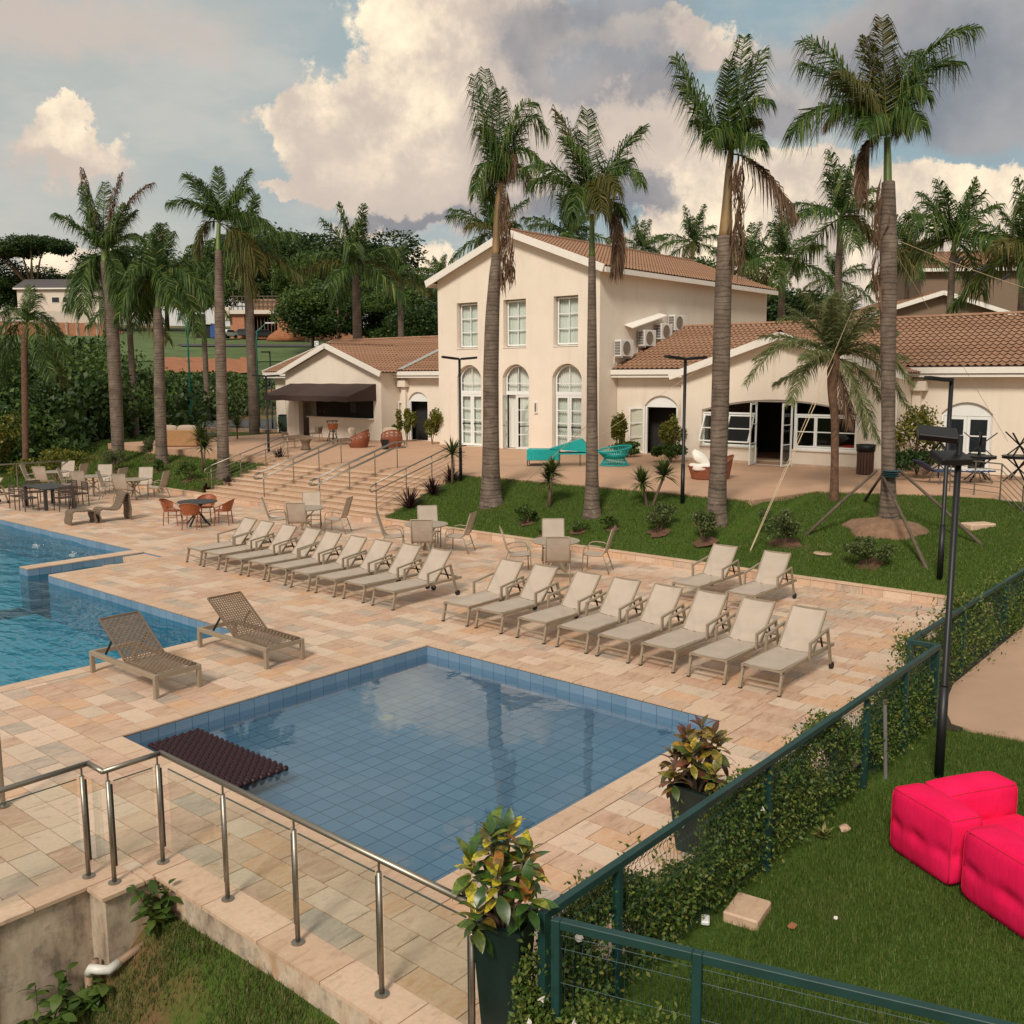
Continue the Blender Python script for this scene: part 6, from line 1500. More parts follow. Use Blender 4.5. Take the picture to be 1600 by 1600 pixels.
for (x, y) in posts:
    po = MB().tube([(x, y, .012), (x, y, RZ-.10)], .0205, 12).build('post', M_steel, gr, smooth=True)
    MB().lathe([(.055, .012), (.055, .022), (.03, .03)], 16, (x, y, 0)).build('base_flange', M_steel, po); MB().tube([(x, y, RZ-.10), (x, y, RZ-.02)], .009, 8).build('stem', M_steel, po)
    sx, sy = (.0, .045) if abs(x-4.26) < .05 and y < 7.9 else (.045, 0)
    MB().box((x-sx/2-.006+sx, y-sy/2-.006+sy, .16), (x+sx/2+.006+sx*.2, y+sy/2+.006+sy*.2, RZ-.14)).build('glass_channel', M_charcoal, po)
for a, b in ((posts[0], posts[1]), (posts[2], posts[3]), ((4.26, 7.86), posts[4]), (posts[4], posts[5]), (posts[5], posts[6]), (posts[6], posts[7])):
    d = np.array(b)-np.array(a); L_ = np.linalg.norm(d); d /= L_; gp = MB().bar((*(np.array(a)+d*.05), .56), (*(np.array(b)-d*.05), .56), .010, .78).build('glass_panel', M_railglass, gr); MB().bar((*(np.array(a)+d*.05), .956), (*(np.array(b)-d*.05), .956), .011, .008).build('glass_edge', M_glassedge, gp)
MB().bar((3.72, 8.16, .56), (3.72, 8.0, .56), .010, .78).build('glass_panel', M_railglass, gr)
t = thing('steel_gate_post', 'lone steel post at the left edge behind the handrail', 'post', (3.76, 10.34, 0)); MB().tube([(0, 0, .01), (0, 0, 1.05)], .026, 12).build('post', M_steel, t); MB().lathe([(.06, .004), (.06, .018), (.03, .026)], 16).build('base_flange', M_steel, t); MB().tube([(-.06, .02, .1), (-.06, .02, 1.0)], .018, 8).build('gate_stile', M_steel, t)
# drain pipe and weeds at the wall corner
dp = thing('drain_pipe', 'white and brown plastic drain pipe at the wall corner', 'pipe', (0, 0, 0))
MB().tube([(3.98, 7.70, -.52), (3.62, 7.70, -.60)], .035, 10).build('brown_run', M_pvcb, dp, smooth=True); MB().tube([(3.64, 7.70, -.60), (3.54, 7.70, -.625), (3.47, 7.74, -.60), (3.44, 7.80, -.60), (3.43, 7.84, -.66)], .042, 10).build('white_elbow', M_pvc, dp, smooth=True)
MB().tube([(3.43, 7.84, -.66), (3.42, 7.85, -1.35)], .034, 10).build('down_pipe', M_pvcb, dp, smooth=True); MB().tube([(3.52, 7.9, -.6), (3.52, 7.9, -1.35)], .034, 10).build('down_pipe', M_pvcb, dp, smooth=True)
def weed(label, base, h, n, seed, spread=.35):
    rg = np.random.default_rng(seed); t = thing('weed', label, 'weed', base, 0, 'leafy weeds at the retaining wall')
    me = leaf_mesh(.13, .075); me.materials.append(M_mid_leaf)
    for k in range(6):
        a = rg.uniform(0, 6.28); tip = (spread*math.cos(a)*rg.uniform(.3, 1), spread*math.sin(a)*rg.uniform(.3, 1), h*rg.uniform(.6, 1)); MB().tube([(0, 0, -.1), tuple(np.array(tip)*.5+np.array([0, 0, .05])), tip], [.008, .006, .003], 5).build('stem', M_mid_leaf, t)
        for i in range(n):
            f = rg.uniform(.3, 1.05); o = obj('leaf', me, None, t, tuple(np.array(tip)*f), (rg.uniform(-.5, .5), rg.uniform(-.3, .5), rg.uniform(0, 6.28))); o.scale = (rg.uniform(.7, 1.3),)*3
weed('leafy weed growing against the wall corner below the railing', (3.96, 7.55, -.5), .62, 12, 1, .22); weed('leafy weed at the foot of the stained wall, lower left', (3.0, 7.85, -1.35), .75, 16, 2, .42); weed('small weed beside the drain pipe', (3.38, 7.72, -1.0), .3, 7, 3, .15)

# ---- green mesh fence, two runs
def fence_run(t, A, B, posts_t, wires=True, rail=True, h=1.06, skipwire=()):
    A, B = np.array(A, float), np.array(B, float); d = B-A; L_ = np.linalg.norm(d); d /= L_; n = np.array([-d[1], d[0]])
    P = lambda s, z, o=0: (A[0]+d[0]*s+n[0]*o, A[1]+d[1]*s+n[1]*o, z)
    ps = [q*L_ for q in posts_t]
    for s in ps: MB().bar(P(s, -.1), P(s, h-.001), .06, .06, up=(d[0], d[1], 0)).build('post', M_green, t, bevel=.004)
    for a, b in zip(ps[:-1], ps[1:]):
        MB().bar(P(a+.031, h-.03), P(b-.031, h-.03), .06, .06).build('top_rail', M_green, t, bevel=.004)
        mb = MB(); m_ = max(2, int((b-a)/.055))
        for i in range(1, m_):
            s = a+(b-a)*i/m_
            mb.tube([P(s, .03), P(s, h-.22), P(s, h-.19, .025), P(s, h-.15, .03), P(s, h-.11, .012), P(s, h-.09)], .0022, 4, False)
        for z in (.06, .38, .62, h-.20, h-.11): mb.tube([P(a+.03, z), P(b-.03, z)], .0026, 4, False)
        stuff(mb.build('wire_mesh', M_green, t))
fA = thing('green_fence', 'long dark green mesh fence running away along the deck', 'fence', (0, 0, 0)); fence_run(fA, (4.52, 3.62), (12.62, 3.62), [0, .105, .405, .70, .853, 1])
fence_run(fA, (12.62, 3.67), (12.62, 3.97), [0, 1]); fB = thing('green_fence', 'further dark green mesh fence beside the concrete path', 'fence', (0, 0, 0)); fence_run(fB, (12.70, 3.98), (27, 3.98), [0, .166, .335, .50, .67, .84, 1])
fC = thing('green_fence', 'front green fence crossing the bottom right corner', 'fence', (0, 0, 0)); e = np.array([4.50, 3.50])+FD*5.2; fence_run(fC, (4.50, 3.50), e, [0, .175, .65, 1])
t = thing('fence_stay', 'grey metal tube standing against the green fence', 'post', (10.6, 3.52, 0)); MB().tube([(0, 0, -.05), (.0, .05, .82)], .022, 10).build('tube', M_grille, t); MB().tube([(0, .05, .82), (0, .05, .87)], .026, 10).build('cap', M_steel, t)
# hedges grow through the mesh
def hedge(label, A, B, h0, h1, wd, n, ls, seed, flowers=30, side=0):
    rg = np.random.default_rng(seed); A, B = np.array(A, float), np.array(B, float); L_ = np.linalg.norm(B-A); d = (B-A)/L_; nn = np.array([-d[1], d[0]])
    t = thing('hedge', label, 'hedge', (A[0], A[1], 0), 0, 'flowering hedges in the fences')
    s = rg.random(n)*L_; hh = (h0+(h1-h0)*s/L_)*(.72+.30*np.sin(s*2.3+seed)*np.sin(s*.9)+.22*rg.random(n)); z = hh*rg.random(n)**.75; o = side+rg.normal(0, wd*.5, n)*(1-.45*z/np.maximum(hh, .1))
    C = np.stack([d[0]*s+nn[0]*o, d[1]*s+nn[1]*o, z+.01], -1); gap = (np.sin(s*5.1+seed)+np.sin(s*1.7+2*seed)+1.0*np.sin(z*7+s*3)) > -1.3; C = C[gap]
    V, F = leaves(C, ls, .55, rg, .5); stuff(obj('foliage', fastmesh('foliage', V, F), M_hedge, t))
    # upright shoots above the top
    sh = []
    for k in range(int(L_*3)):
        q = rg.random()*L_; top = (h0+(h1-h0)*q/L_)*rg.uniform(1.0, 1.22); m_ = 16; zz = np.linspace(top*.7, top, m_); oo = side+rg.normal(0, wd*.4)
        sh.append(np.stack([d[0]*q+nn[0]*oo+rg.normal(0, .03, m_), d[1]*q+nn[1]*oo+rg.normal(0, .03, m_), zz], -1))
    V, F = leaves(np.concatenate(sh), ls*1.05, .5, rg, .9); stuff(obj('shoots', fastmesh('shoots', V, F), M_hedge, t))
    fm_ = MB().lathe([(.0, 0), (.010, .02), (.028, .03), (.030, .034), (.0, .024)], 7).mesh('flower'); fm_.materials.append(M_flower)
    for k in range(flowers):
        q = rg.random()*L_; z_ = rg.uniform(.2, .95)*(h0+(h1-h0)*q/L_); oo = side-wd*.62 if rg.random() < .7 else side+rg.normal(0, wd*.4)
        obj('flower', fm_, None, t, (d[0]*q+nn[0]*oo, d[1]*q+nn[1]*oo, z_), (rg.uniform(.6, 1.8), 0, rg.uniform(0, 6.28)))
hedge('flowering hedge along the long fence beside the deck', (4.7, 3.74), (12.5, 3.74), .90, .94, .22, 72000, .040, 1, 6); hedge('flowering hedge along the far fence beside the path', (12.75, 4.10), (27, 4.10), 1.12, 1.1, .26, 52000, .05, 2, 8); hedge('hedge with white flowers at the front fence corner', np.array([4.40, 3.72]), np.array([4.40, 3.72])+FD*1.0, .85, .55, .26, 16000, .036, 3, 7); hedge('low yellow-green hedge under the front fence', np.array([4.62, 3.0]), np.array([4.62, 3.0])+FD*3.2, .66, .50, .24, 16000, .036, 4, 2)

# ---- pink inflatable sofas
def puff(mb, a, b, bulge=.05, seams=(), n=10, kk=9):
    """cushion: subdivided rounded box with bulging faces"""
    a, b = np.array(a, float), np.array(b, float); c, h = (a+b)/2, (b-a)/2
    for ax in range(3):
        for sg in (-1, 1):
            u, v = [k for k in range(3) if k != ax]; V = []
            for i in range(n+1):
                for j in range(n+1):
                    p = np.zeros(3); p[ax] = sg; p[u] = -1+2*i/n; p[v] = -1+2*j/n
                    q = p/((np.abs(p)**kk).sum()**(1/kk))
                    g = (1-p[u]**2)*(1-p[v]**2); x = q*h; x[ax] += sg*bulge*g
                    for (sax, spos) in seams:      # stitched line round the cushion pulls the cover in
                        if sax != ax:
                            dd_ = (x[sax]-spos); pv = p[u if u != sax else v]; x[ax] -= sg*.042*math.exp(-(dd_/.06)**2)*(.62+.38*math.cos(pv*8))*(1-.75*pv**6)
                    V.append(c+x)
            mb.add(V, [(i*(n+1)+j, i*(n+1)+j+1, (i+1)*(n+1)+j+1, (i+1)*(n+1)+j) for i in range(n) for j in range(n)])
    return mb
def piping(parent, a, b, kk=11):
    """stitched seams along the edges of a cushion"""
    a, b = np.array(a, float), np.array(b, float); c, h = (a+b)/2, (b-a)/2
    pt = lambda p: tuple(c+h*np.array(p)/((np.abs(np.array(p))**kk).sum()**(1/kk))*1.004)
    T_ = np.linspace(-.93, .93, 9)
    for sx in (-1, 1):
        for sy in (-1, 1): MB().tube([pt((sx, sy, t_)) for t_ in T_], .0055, 5).build('seam', M_pinkseam, parent, smooth=True)
        MB().tube([pt((sx, t_, 1)) for t_ in T_], .0055, 5).build('seam', M_pinkseam, parent, smooth=True); MB().tube([pt((t_, sx, 1)) for t_ in T_], .0055, 5).build('seam', M_pinkseam, parent, smooth=True)
M_pinkseam = simple('pink_seam', (.55, .005, .04), .9)
def weld(o):
    bm = bmesh.new(); bm.from_mesh(o.data); bmesh.ops.remove_doubles(bm, verts=bm.verts, dist=.012); bmesh.ops.recalc_face_normals(bm, faces=bm.faces); bm.to_mesh(o.data); bm.free()
    o.data.polygons.foreach_set('use_smooth', [True]*len(o.data.polygons)); md_ = o.modifiers.new('sub', 'SUBSURF'); md_.levels = 1; md_.render_levels = 1; return o
d1 = np.array([-.42, -.70]); d1 /= np.linalg.norm(d1); sang = math.atan2(d1[1], d1[0])
sA = thing('pink_sofa', 'hot pink inflatable corner sofa module nearer the lamp post', 'sofa', (8.95, 2.92, -.03), sang, 'pink inflatable sofas')
# local x along the near back, local y (left of x) points towards the right-hand far side
weld(puff(MB(), (0, .0, 0), (.80, .36, .64), .04, [(2, -.02)], 18, 11).build('back', M_pink, sA)); piping(sA, (0, .0, 0), (.80, .36, .64)); weld(puff(MB(), (.0, .345, 0), (.36, 1.22, .64), .04, [(2, -.02)], 18, 11).build('side_back', M_pink, sA)); piping(sA, (.0, .345, 0), (.36, 1.22, .64)); weld(puff(MB(), (.345, .345, 0), (.80, 1.22, .34), .025, [(2, .0)], 14, 16).build('seat', M_pink, sA))
q = np.array([8.95, 2.92])+d1*.86+np.array([-.02, -.03])
sB = thing('pink_sofa', 'hot pink inflatable sofa module cut by the right edge', 'sofa', (q[0], q[1], -.03), sang-.02, 'pink inflatable sofas')
weld(puff(MB(), (0, .0, 0), (1.15, .38, .64), .04, [(2, -.02)], 20, 11).build('back', M_pink, sB)); piping(sB, (0, .0, 0), (1.15, .38, .64)); weld(puff(MB(), (.0, .365, 0), (1.15, 1.2, .34), .025, [(2, .0)], 14, 16).build('seat', M_pink, sB))

# ---- small things on the right lawn
t = MB().box((-.19, -.15, -.05), (.19, .15, .07)).build('stone_block', M_coping, None, (7.03, 3.42, -.03), rad(8), bevel=.015); tag(t, 'flat square stone block at the foot of the fence hedge', 'stone block')
def rock(name, label, p, s, mat, sq=.5, cat='stone'):
    rg = np.random.default_rng(int(abs(p[0])*100)); bm = bmesh.new(); bmesh.ops.create_icosphere(bm, subdivisions=2, radius=1)
    for v in bm.verts: v.co *= 1+rg.normal(0, .10); v.co.z *= sq
    me = bpy.data.meshes.new(name); bm.to_mesh(me); bm.free(); o = obj(name, me, mat, None, (p[0], p[1], p[2])); o.scale = (s, s*.8, s); return tag(o, label, cat)
rock('pale_stone', 'small pale stone lying on the lawn beside the variegated plant', at(1320, 1294, -.01), .07, M_coping); rock('red_clod', 'small red-brown clod on the lawn', at(1238, 1447, -.02), .045, M_earth); rock('white_pebble', 'white pebble in the middle of the lawn', at(1306, 1434, -.02), .025, M_flower)
o = MB().box((-.06, -.035, 0), (.06, .035, .04)).build('litter_carton', M_white, None, at(1102, 1441, -.03), .5, bevel=.01); tag(o, 'small white carton lying under the hedge', 'litter')
rgv = np.random.default_rng(8); V, F = blades(rgv, 26, .17, .04, (.2, 1.2), 'leaf'); tag(obj('variegated_plant', fastmesh('variegated_plant', V, F), leafmat('variegated', [(.30, .28, .10), (.12, .15, .03), (.40, .34, .14)]), None, at(1287, 1307, -.03)), 'small pale variegated plant on the lawn', 'plant')
p = on_slope(1528, 823); tag(MB().box((-.35, -.2, -.1), (.35, .2, .09)).build('pale_slab', M_coping, None, p, rad(-35), bevel=.02), 'flat pale slab lying on the bank at the right', 'stone block')
p = on_slope(1286, 865); tag(MB().lathe([(.22, 0), (.22, .02), (0, .022)], 16).build('drain_cover', M_coping, None, p), 'small pale drain cover in the bank lawn', 'drain cover')

# ---- lamp posts
def lampost(label, base, h, heads, rz, group='black lamp posts', taper=(.055, .042), head=(.52, .22, .07)):
    t = thing('lamp_post', label, 'lamp post', base, rz, group)
    MB().tube([(0, 0, -.1), (0, 0, h*.27)], taper[0], 12).build('lower_pole', M_black, t, smooth=True); MB().tube([(0, 0, h*.27), (0, 0, h*.275), (0, 0, h-.05)], [taper[0], taper[1], taper[1]], 12).build('upper_pole', M_black, t, smooth=True)
    for (a, z, tilt, off, *rl) in heads:
        hx, hy, hz_ = head; o = MB().box((off, -hy/2, -hz_/2), (off+hx, hy/2, hz_/2)).box((0, -.025, -.02), (off-.001, .025, .02)).build('lamp_head', M_black, t, (0, 0, z), ((rl[0] if rl else 0), tilt, a), bevel=.008)
        MB().box((off+.06, -hy*.4, -hz_/2-.004), (off+hx-.05, hy*.4, -hz_/2-.001)).build('diffuser', M_grille, o)
    return t
RA = math.atan2(RIGHT[1], RIGHT[0])
def lamp_at(label, x, y, ytop, fz=slope_z):
    b = on_slope(x, y, fz); r_ = np.hypot(b[0], b[1]); d = ray(x-2, ytop); h = CPOS[2]+d[2]*r_/np.hypot(d[0], d[1])-b[2]
    lampost(label, b, h+.04, [(RA+.1, h, -.08, .05), (RA+math.pi+.3, h, -.12, .05)], 0)
lamp_at('black lamp post in front of the left door of the main house', 720, 752, 561); lamp_at('black lamp post left of the grey ringed palm', 1066, 787, 561)
b = at(420, 706, ZT); lampost('black lamp post beside the left stair railing', (b[0], b[1], ZT), 3.3, [(RA, 3.26, -.05, .05), (RA+math.pi, 3.26, -.08, .05)], 0)
pz = on_slope(1468, 905); lampost('black lamp post behind the near one at right, single head to the left', pz, 4.15, [(RA+math.pi+.2, 4.05, -.1, .03)], 0, taper=(.06, .045))
lampost('nearest tall black lamp post beside the pink sofas with two heads', (11.02, 3.07, -.03), 3.92, [(RA+math.pi-.25, 3.86, -.10, .03, -.45), (RA+math.pi+.30, 3.63, -.02, -.10, -.40)], 0, taper=(.052, .036), head=(.40, .23, .075))
p = polar(62, 423, .9); lampost('small dark lamp post behind the bar roof', p, 5.2, [(RA+math.pi, 5.1, 0, .02)], 0)

# ---- stair railings
def stair_rail(label, Y, outer, seed):
    t = thing('stair_railing', label, 'railing', (0, 0, 0), 0, 'steel stair railings')
    xs_ = [19.62, 20.9, 22.05, 23.1]; zf_ = lambda x: .19+max(0, min(1, (x-19.5)/3.4))*(ZT-.19)
    hgt = .92; prof = [(x, zf_(x)) for x in xs_]
    if outer:
        tops = [(19.62, Y, .30+hgt), (22.95, Y, ZT+hgt-.02), (23.7, Y, ZT+hgt-.02)]
        handrail(t, tops, .022)
        lo = [(19.62, Y-.03, .30+hgt), (19.35, Y-.03, .30+hgt-.12), (19.33, Y-.03, .30+hgt-.2), (19.42, Y-.03, .30+hgt-.27), (19.62, Y-.03, .30+hgt-.22), (22.95, Y-.03, ZT+hgt-.24), (23.6, Y-.03, ZT+hgt-.24)]
        MB().tube(lo, .02, 8).build('lower_handrail', M_steel, t, smooth=True)
        for k in range(4): dz = .36+k*.14; MB().tube([(19.62, Y, .30+hgt-dz), (22.95, Y, ZT+hgt-.02-dz), (23.6, Y, ZT+hgt-.02-dz)], .007, 6).build('infill_bar', M_steel, t)
    else:
        for s in (-1, 1):
            y = Y+s*.055
            for dz in (0, .2):
                a = (19.50, y, .26+hgt-dz); b = (22.95, y, ZT+hgt-dz); c2 = (23.45, y, ZT+hgt-dz); MB().tube([a, b, c2], .02, 8).build('handrail', M_steel, t, smooth=True)
            MB().tube([(19.50, y, .26+hgt), (19.30, y, .20+hgt), (19.24, y, .13+hgt-.02), (19.30, y, .04+hgt-.0), (19.50, y, .06+hgt)], .02, 8).build('end_loop', M_steel, t, smooth=True)
            MB().tube([(23.45, y, ZT+hgt), (23.52, y, ZT+hgt-.05), (23.52, y, ZT+hgt-.15), (23.45, y, ZT+hgt-.2)], .02, 8).build('end_loop', M_steel, t, smooth=True)
    for x in xs_:
        z0 = zf_(x); zt_ = (.30+(x-19.62)*(ZT-.02-.30)/3.33 if x < 22.95 else ZT-.02)+hgt-.01; MB().tube([(x, Y, z0-.05), (x, Y, zt_)], .019, 8).build('post', M_steel, t, smooth=True)
stair_rail('left outer steel stair railing with thin infill bars', 31.6, True, 1); stair_rail('steel double handrail on the stairs, left of the middle two', 28.3, False, 2); stair_rail('steel double handrail on the stairs, right of the middle two', 25.2, False, 3); stair_rail('right outer steel stair railing with thin infill bars', 22.4, True, 4)
# far railing at the left end of the deck
t = thing('deck_end_railing', 'pale steel railing at the far left end of the deck', 'railing', (0, 0, 0)); a, b = np.array([12.2, 40.6, 0]), np.array([18.1, 39.9, 0])
handrail(t, [tuple(a+[0, 0, 1.05]), tuple(b+[0, 0, 1.05])], .03)
for k in range(4): q = a+(b-a)*k/3; MB().tube([tuple(q), tuple(q+[0, 0, 1.03])], .025, 8).build('post', M_steel, t)

# ---- pool float
def floatmat():
    x0_, x1_, y0_, y1_ = 5.80, 6.50, 9.12, 11.08; mb = MB(); t = thing('pool_float', 'dark maroon knobbly foam mat floating in the small pool corner', 'pool float', (6.15, 10.1, WATER), 0)
    n = 13; m_ = 34
    for i in range(n):
        y = -.33+.66*i/(n-1)
        rs__ = [.022*(1+.28*math.sin(j*math.pi)) + .006*math.cos(j*math.pi+i) for j in range(m_+1)]
        mb = MB().tube([(y, -.97+1.94*j/m_+.012*(i % 2), .02+.012*math.cos(j*math.pi+i*math.pi)) for j in range(m_+1)], [.028+.010*math.cos(j*math.pi+i*math.pi) for j in range(m_+1)], 7); mb.build('foam_roll', M_mat, t, smooth=True)
floatmat()

# ---- terrace furniture
def P_(x, y): q = at(x, y, ZT); return (q[0], q[1], ZT)
def egg(label, p, rz, back=True):
    t = thing('rattan_armchair', label, 'armchair', p, rz, 'round rattan armchairs')
    n = 28; rows = 12; V = []; F = []
    for j in range(rows+1):
        for i in range(n):
            a = 2*math.pi*i/n; bk = .5-.5*math.cos(a); H_ = .36+.46*(bk**1.1); z = H_*j/rows; rr = .40+.13*math.sin(min(1, j/rows*1.05)*2.4)-.02; V.append((-rr*math.cos(a)*-1 if False else rr*math.cos(a), rr*math.sin(a), z))
    # openwork shell: alternate small quads left open near the top
    for j in range(rows):
        for i in range(n): F.append((j*n+i, j*n+(i+1) % n, (j+1)*n+(i+1) % n, (j+1)*n+i))
    V = [(-x, y, z) for x, y, z in V]
    MB().add(V, [f for k, f in enumerate(F) if not (k//n > 7 and (k % n) % 2 == 0 and (k//n) % 2 == 0)]).build('rattan_shell', M_rattan2, t, smooth=True)
    MB().tube([V[rows*n+i] for i in range(n)]+[V[rows*n]], .018, 6).build('rim', M_rattan2, t, smooth=True)
    weld(puff(MB(), (-.30, -.36, .30), (.40, .36, .44), .03, (), 8).build('seat_cushion', M_cushion, t)); o = weld(puff(MB(), (-.08, -.30, -.22), (.08, .30, .22), .05, (), 8).build('back_cushion', M_cushion, t, (-.30, 0, .66), (0, -.3, 0)))
    return t
egg('round rattan armchair with cushions, left of the two at the top of the stairs', P_(561, 699), RA-.2); egg('round rattan armchair with cushions, right of the two near the bar door', P_(612, 699), RA-1.3)
t = thing('black_side_table', 'small black woven side table in front of the right rattan armchair', 'side table', P_(602, 702)); MB().lathe([(.20, 0), (.21, .2), (.24, .42), (.24, .44), (0, .44)], 4).build('body', M_black, t)
def wchair(label, p, rz):
    t = thing('wicker_tub_chair', label, 'chair', p, rz, 'taupe wicker tub chairs'); n = 14
    lo = [(-.02+.26*math.cos(rad(90+180*i/n)), .28*math.sin(rad(90+180*i/n)), .42) for i in range(n+1)]; hi = [(-.04+.32*math.cos(rad(90+180*i/n)), .34*math.sin(rad(90+180*i/n)), .76-.06*abs(2*i/n-1)) for i in range(n+1)]
    MB().strip(lo, hi).build('back_shell', M_wicker, t, smooth=True); MB().tube(hi, .015, 6).build('rim', M_wicker, t); MB().box((-.26, -.28, .40), (.28, .28, .45)).build('seat', M_wicker, t, bevel=.02)
    for sx in (-1, 1):
        for sy in (-1, 1): MB().tube([(.24*sx, .25*sy, .40), (.26*sx, .27*sy, 0)], .014, 6).build('leg', M_taupe, t)
wchair('taupe wicker tub chair by the left stair rail end', P_(452, 700), RA+.3); wchair('taupe wicker tub chair nearer the bar', P_(494, 690), RA+3.6)
t = thing('hourglass_stool', 'woven hourglass side table between the wicker tub chairs', 'side table', P_(478, 703)); MB().lathe([(.24, 0), (.2, .1), (.17, .22), (.2, .36), (.28, .46), (.28, .48), (0, .48)], 18).build('body', M_wicker, t, smooth=True)
def bistro(label, p):
    t = thing('bar_table', label, 'bar table', p, 0, 'high bar tables'); MB().lathe([(0, 1.02), (.32, 1.02), (.33, 1.05), (0, 1.055)], 20).build('table_top', M_charcoal, t)
    for k in range(3): a = k*2.094; MB().tube([(.3*math.cos(a), .3*math.sin(a), 0), (.12*math.cos(a), .12*math.sin(a), .55), (.26*math.cos(a), .26*math.sin(a), 1.02)], .018, 6).build('leg', M_black, t, smooth=True)
    MB().lathe([(.15, .5), (.16, .52), (.15, .54)], 16).build('ring', M_black, t)
bistro('high black bar table in front of the bar counter', P_(538, 683)); bistro('second high bar table close to the counter', P_(520, 690))
t = thing('bar_stool', 'orange rattan bar stool in front of the counter', 'stool', P_(521, 694))
MB().lathe([(.0, .70), (.2, .70), (.22, .74), (.25, .98), (.24, .98), (.19, .76), (0, .76)], 18).build('seat', M_rattan, t)
for k in range(4): a = k*1.571+.78; MB().tube([(.14*math.cos(a), .14*math.sin(a), .70), (.22*math.cos(a), .22*math.sin(a), 0)], .015, 6).build('leg', M_black, t)
MB().lathe([(.17, .28), (.18, .29), (.17, .30)], 16).build('foot_ring', M_black, t)
t = thing('green_bin', 'dark green wheeled bin left of the bar', 'bin', P_(449, 676), RA); MB().add([(-.36, -.3, 0), (.36, -.3, 0), (.36, .3, 0), (-.36, .3, 0), (-.45, -.38, .95), (.45, -.38, .95), (.45, .38, .95), (-.45, .38, .95)], [(3, 2, 1, 0), (4, 5, 6, 7), (0, 1, 5, 4), (1, 2, 6, 5), (2, 3, 7, 6), (3, 0, 4, 7)]).build('body', M_gbin, t, bevel=.02); MB().box((-.42, -.36, .96), (.42, .36, 1.06)).build('lid', M_black, t, bevel=.03)
yucca('spiky potted plant beside the green bin', P_(437, 677), .35, 1, .55, 41, group=None, n=50)
# wicker sofa and folding chair at the left
t = thing('straw_sofa', 'straw coloured wicker sofa with pale cushions at the left of the terrace', 'sofa', P_(281, 697), RA+math.pi/2+.0)
MB().box((-.45, -.95, .02), (-.32, .95, .78)).box((-.319, -.95, .02), (.42, .95, .38)).build('wicker_body', M_straw, t, bevel=.03)
for s in (-1, 1): weld(puff(MB(), (-.30, -.88 if s < 0 else .02, .55), (-.1, -.02 if s < 0 else .88, .98), .03, (), 6).build('cushion', M_cushion, t))
t.rotation_euler = (0, 0, math.atan2(FWD[1], FWD[0]))
t = thing('folding_chair', 'low dark folding deck chair behind the slender palm', 'chair', P_(334, 690), RA); MB().bar((-.5, -.3, .0), (.35, -.3, .42), .03).bar((-.5, .3, .0), (.35, .3, .42), .03).bar((.4, -.3, 0), (-.35, -.3, .40), .03).bar((.4, .3, 0), (-.35, .3, .40), .03).build('crossed_legs', M_black, t); MB().box((-.5, -.32, .41), (.5, .32, .45)).build('seat', M_charcoal, t); MB().bar((.45, 0, .45), (.75, 0, .95), .6, .03, up=(1, 0, 0)).build('backrest', M_charcoal, t)
# turquoise lounger and basket chair
p = P_(851, 727); t = thing('turquoise_lounger', 'turquoise corded sun lounger with raised back on the terrace', 'sun lounger', p, RA-.12)
mb = MB()
MB().box((-.62, -.35, .20), (.55, .35, .60)).build('corded_end', M_turq, t, bevel=.02)
MB().add([(.50, -.36, .42), (1.75, -.36, .44), (1.75, .36, .44), (.50, .36, .42), (.50, -.36, .47), (1.75, -.36, .49), (1.75, .36, .49), (.50, .36, .47)], [(3, 2, 1, 0), (4, 5, 6, 7), (0, 1, 5, 4), (1, 2, 6, 5), (2, 3, 7, 6), (3, 0, 4, 7)]).build('seat_panel', M_turq, t)
MB().add([(.2, -.36, .62), (1.35, -.36, .98), (1.75, -.36, .50), (.2, .36, .62), (1.35, .36, .98), (1.75, .36, .50)], [(0, 1, 4, 3), (1, 2, 5, 4), (0, 2, 1), (3, 4, 5), (0, 3, 5, 2)]).build('raised_back', M_turq, t)
for s in (-1, 1): MB().bar((-.6, s*.33, .015), (.52, s*.33, .015), .03).bar((-.6, s*.33, .0), (-.6, s*.33, .2), .03).bar((.52, s*.33, 0), (.52, s*.33, .2), .03).build('sled_leg', M_black, t)
MB().bar((1.3, -.2, 0), (1.3, -.2, .44), .03).bar((1.6, -.3, 0), (1.6, -.3, .44), .03).bar((1.6, .3, 0), (1.6, .3, .44), .03).build('rear_leg', M_black, t)
p = P_(960, 727); t = thing('turquoise_basket_chair', 'round turquoise corded basket chair beside the lounger', 'armchair', p, RA+.4)
n = 44; rim = []; mid_ = []; foot = []
for i in range(n+1):
    a = 2*math.pi*i/n; hh = .50+.20*(.5+.5*math.cos(a)); rim.append((.62*math.cos(a), .58*math.sin(a), hh)); mid_.append((.36*math.cos(a), .36*math.sin(a), .26)); foot.append((.52*math.cos(a), .50*math.sin(a), .02))
MB().tube(rim, .03, 6).build('rim', M_turq, t, smooth=True); MB().tube(foot, .02, 6).build('foot_ring', M_turq, t, smooth=True)
mb = MB()
for i in range(n): mb.tube([rim[i], mid_[i], foot[(i+1) % n]], .014, 4)
stuff(mb.build('cords', M_turq, t)); MB().lathe([(0, .26), (.36, .26), (.52, .42), (.5, .44), (.34, .30), (0, .30)], 24).build('seat_bowl', M_turq, t, smooth=True); MB().lathe([(0, .30), (.34, .30), (.36, .36), (.3, .40), (0, .41)], 20).build('seat_cushion', simple('pale_cushion', (.55, .62, .58), .9), t, smooth=True)
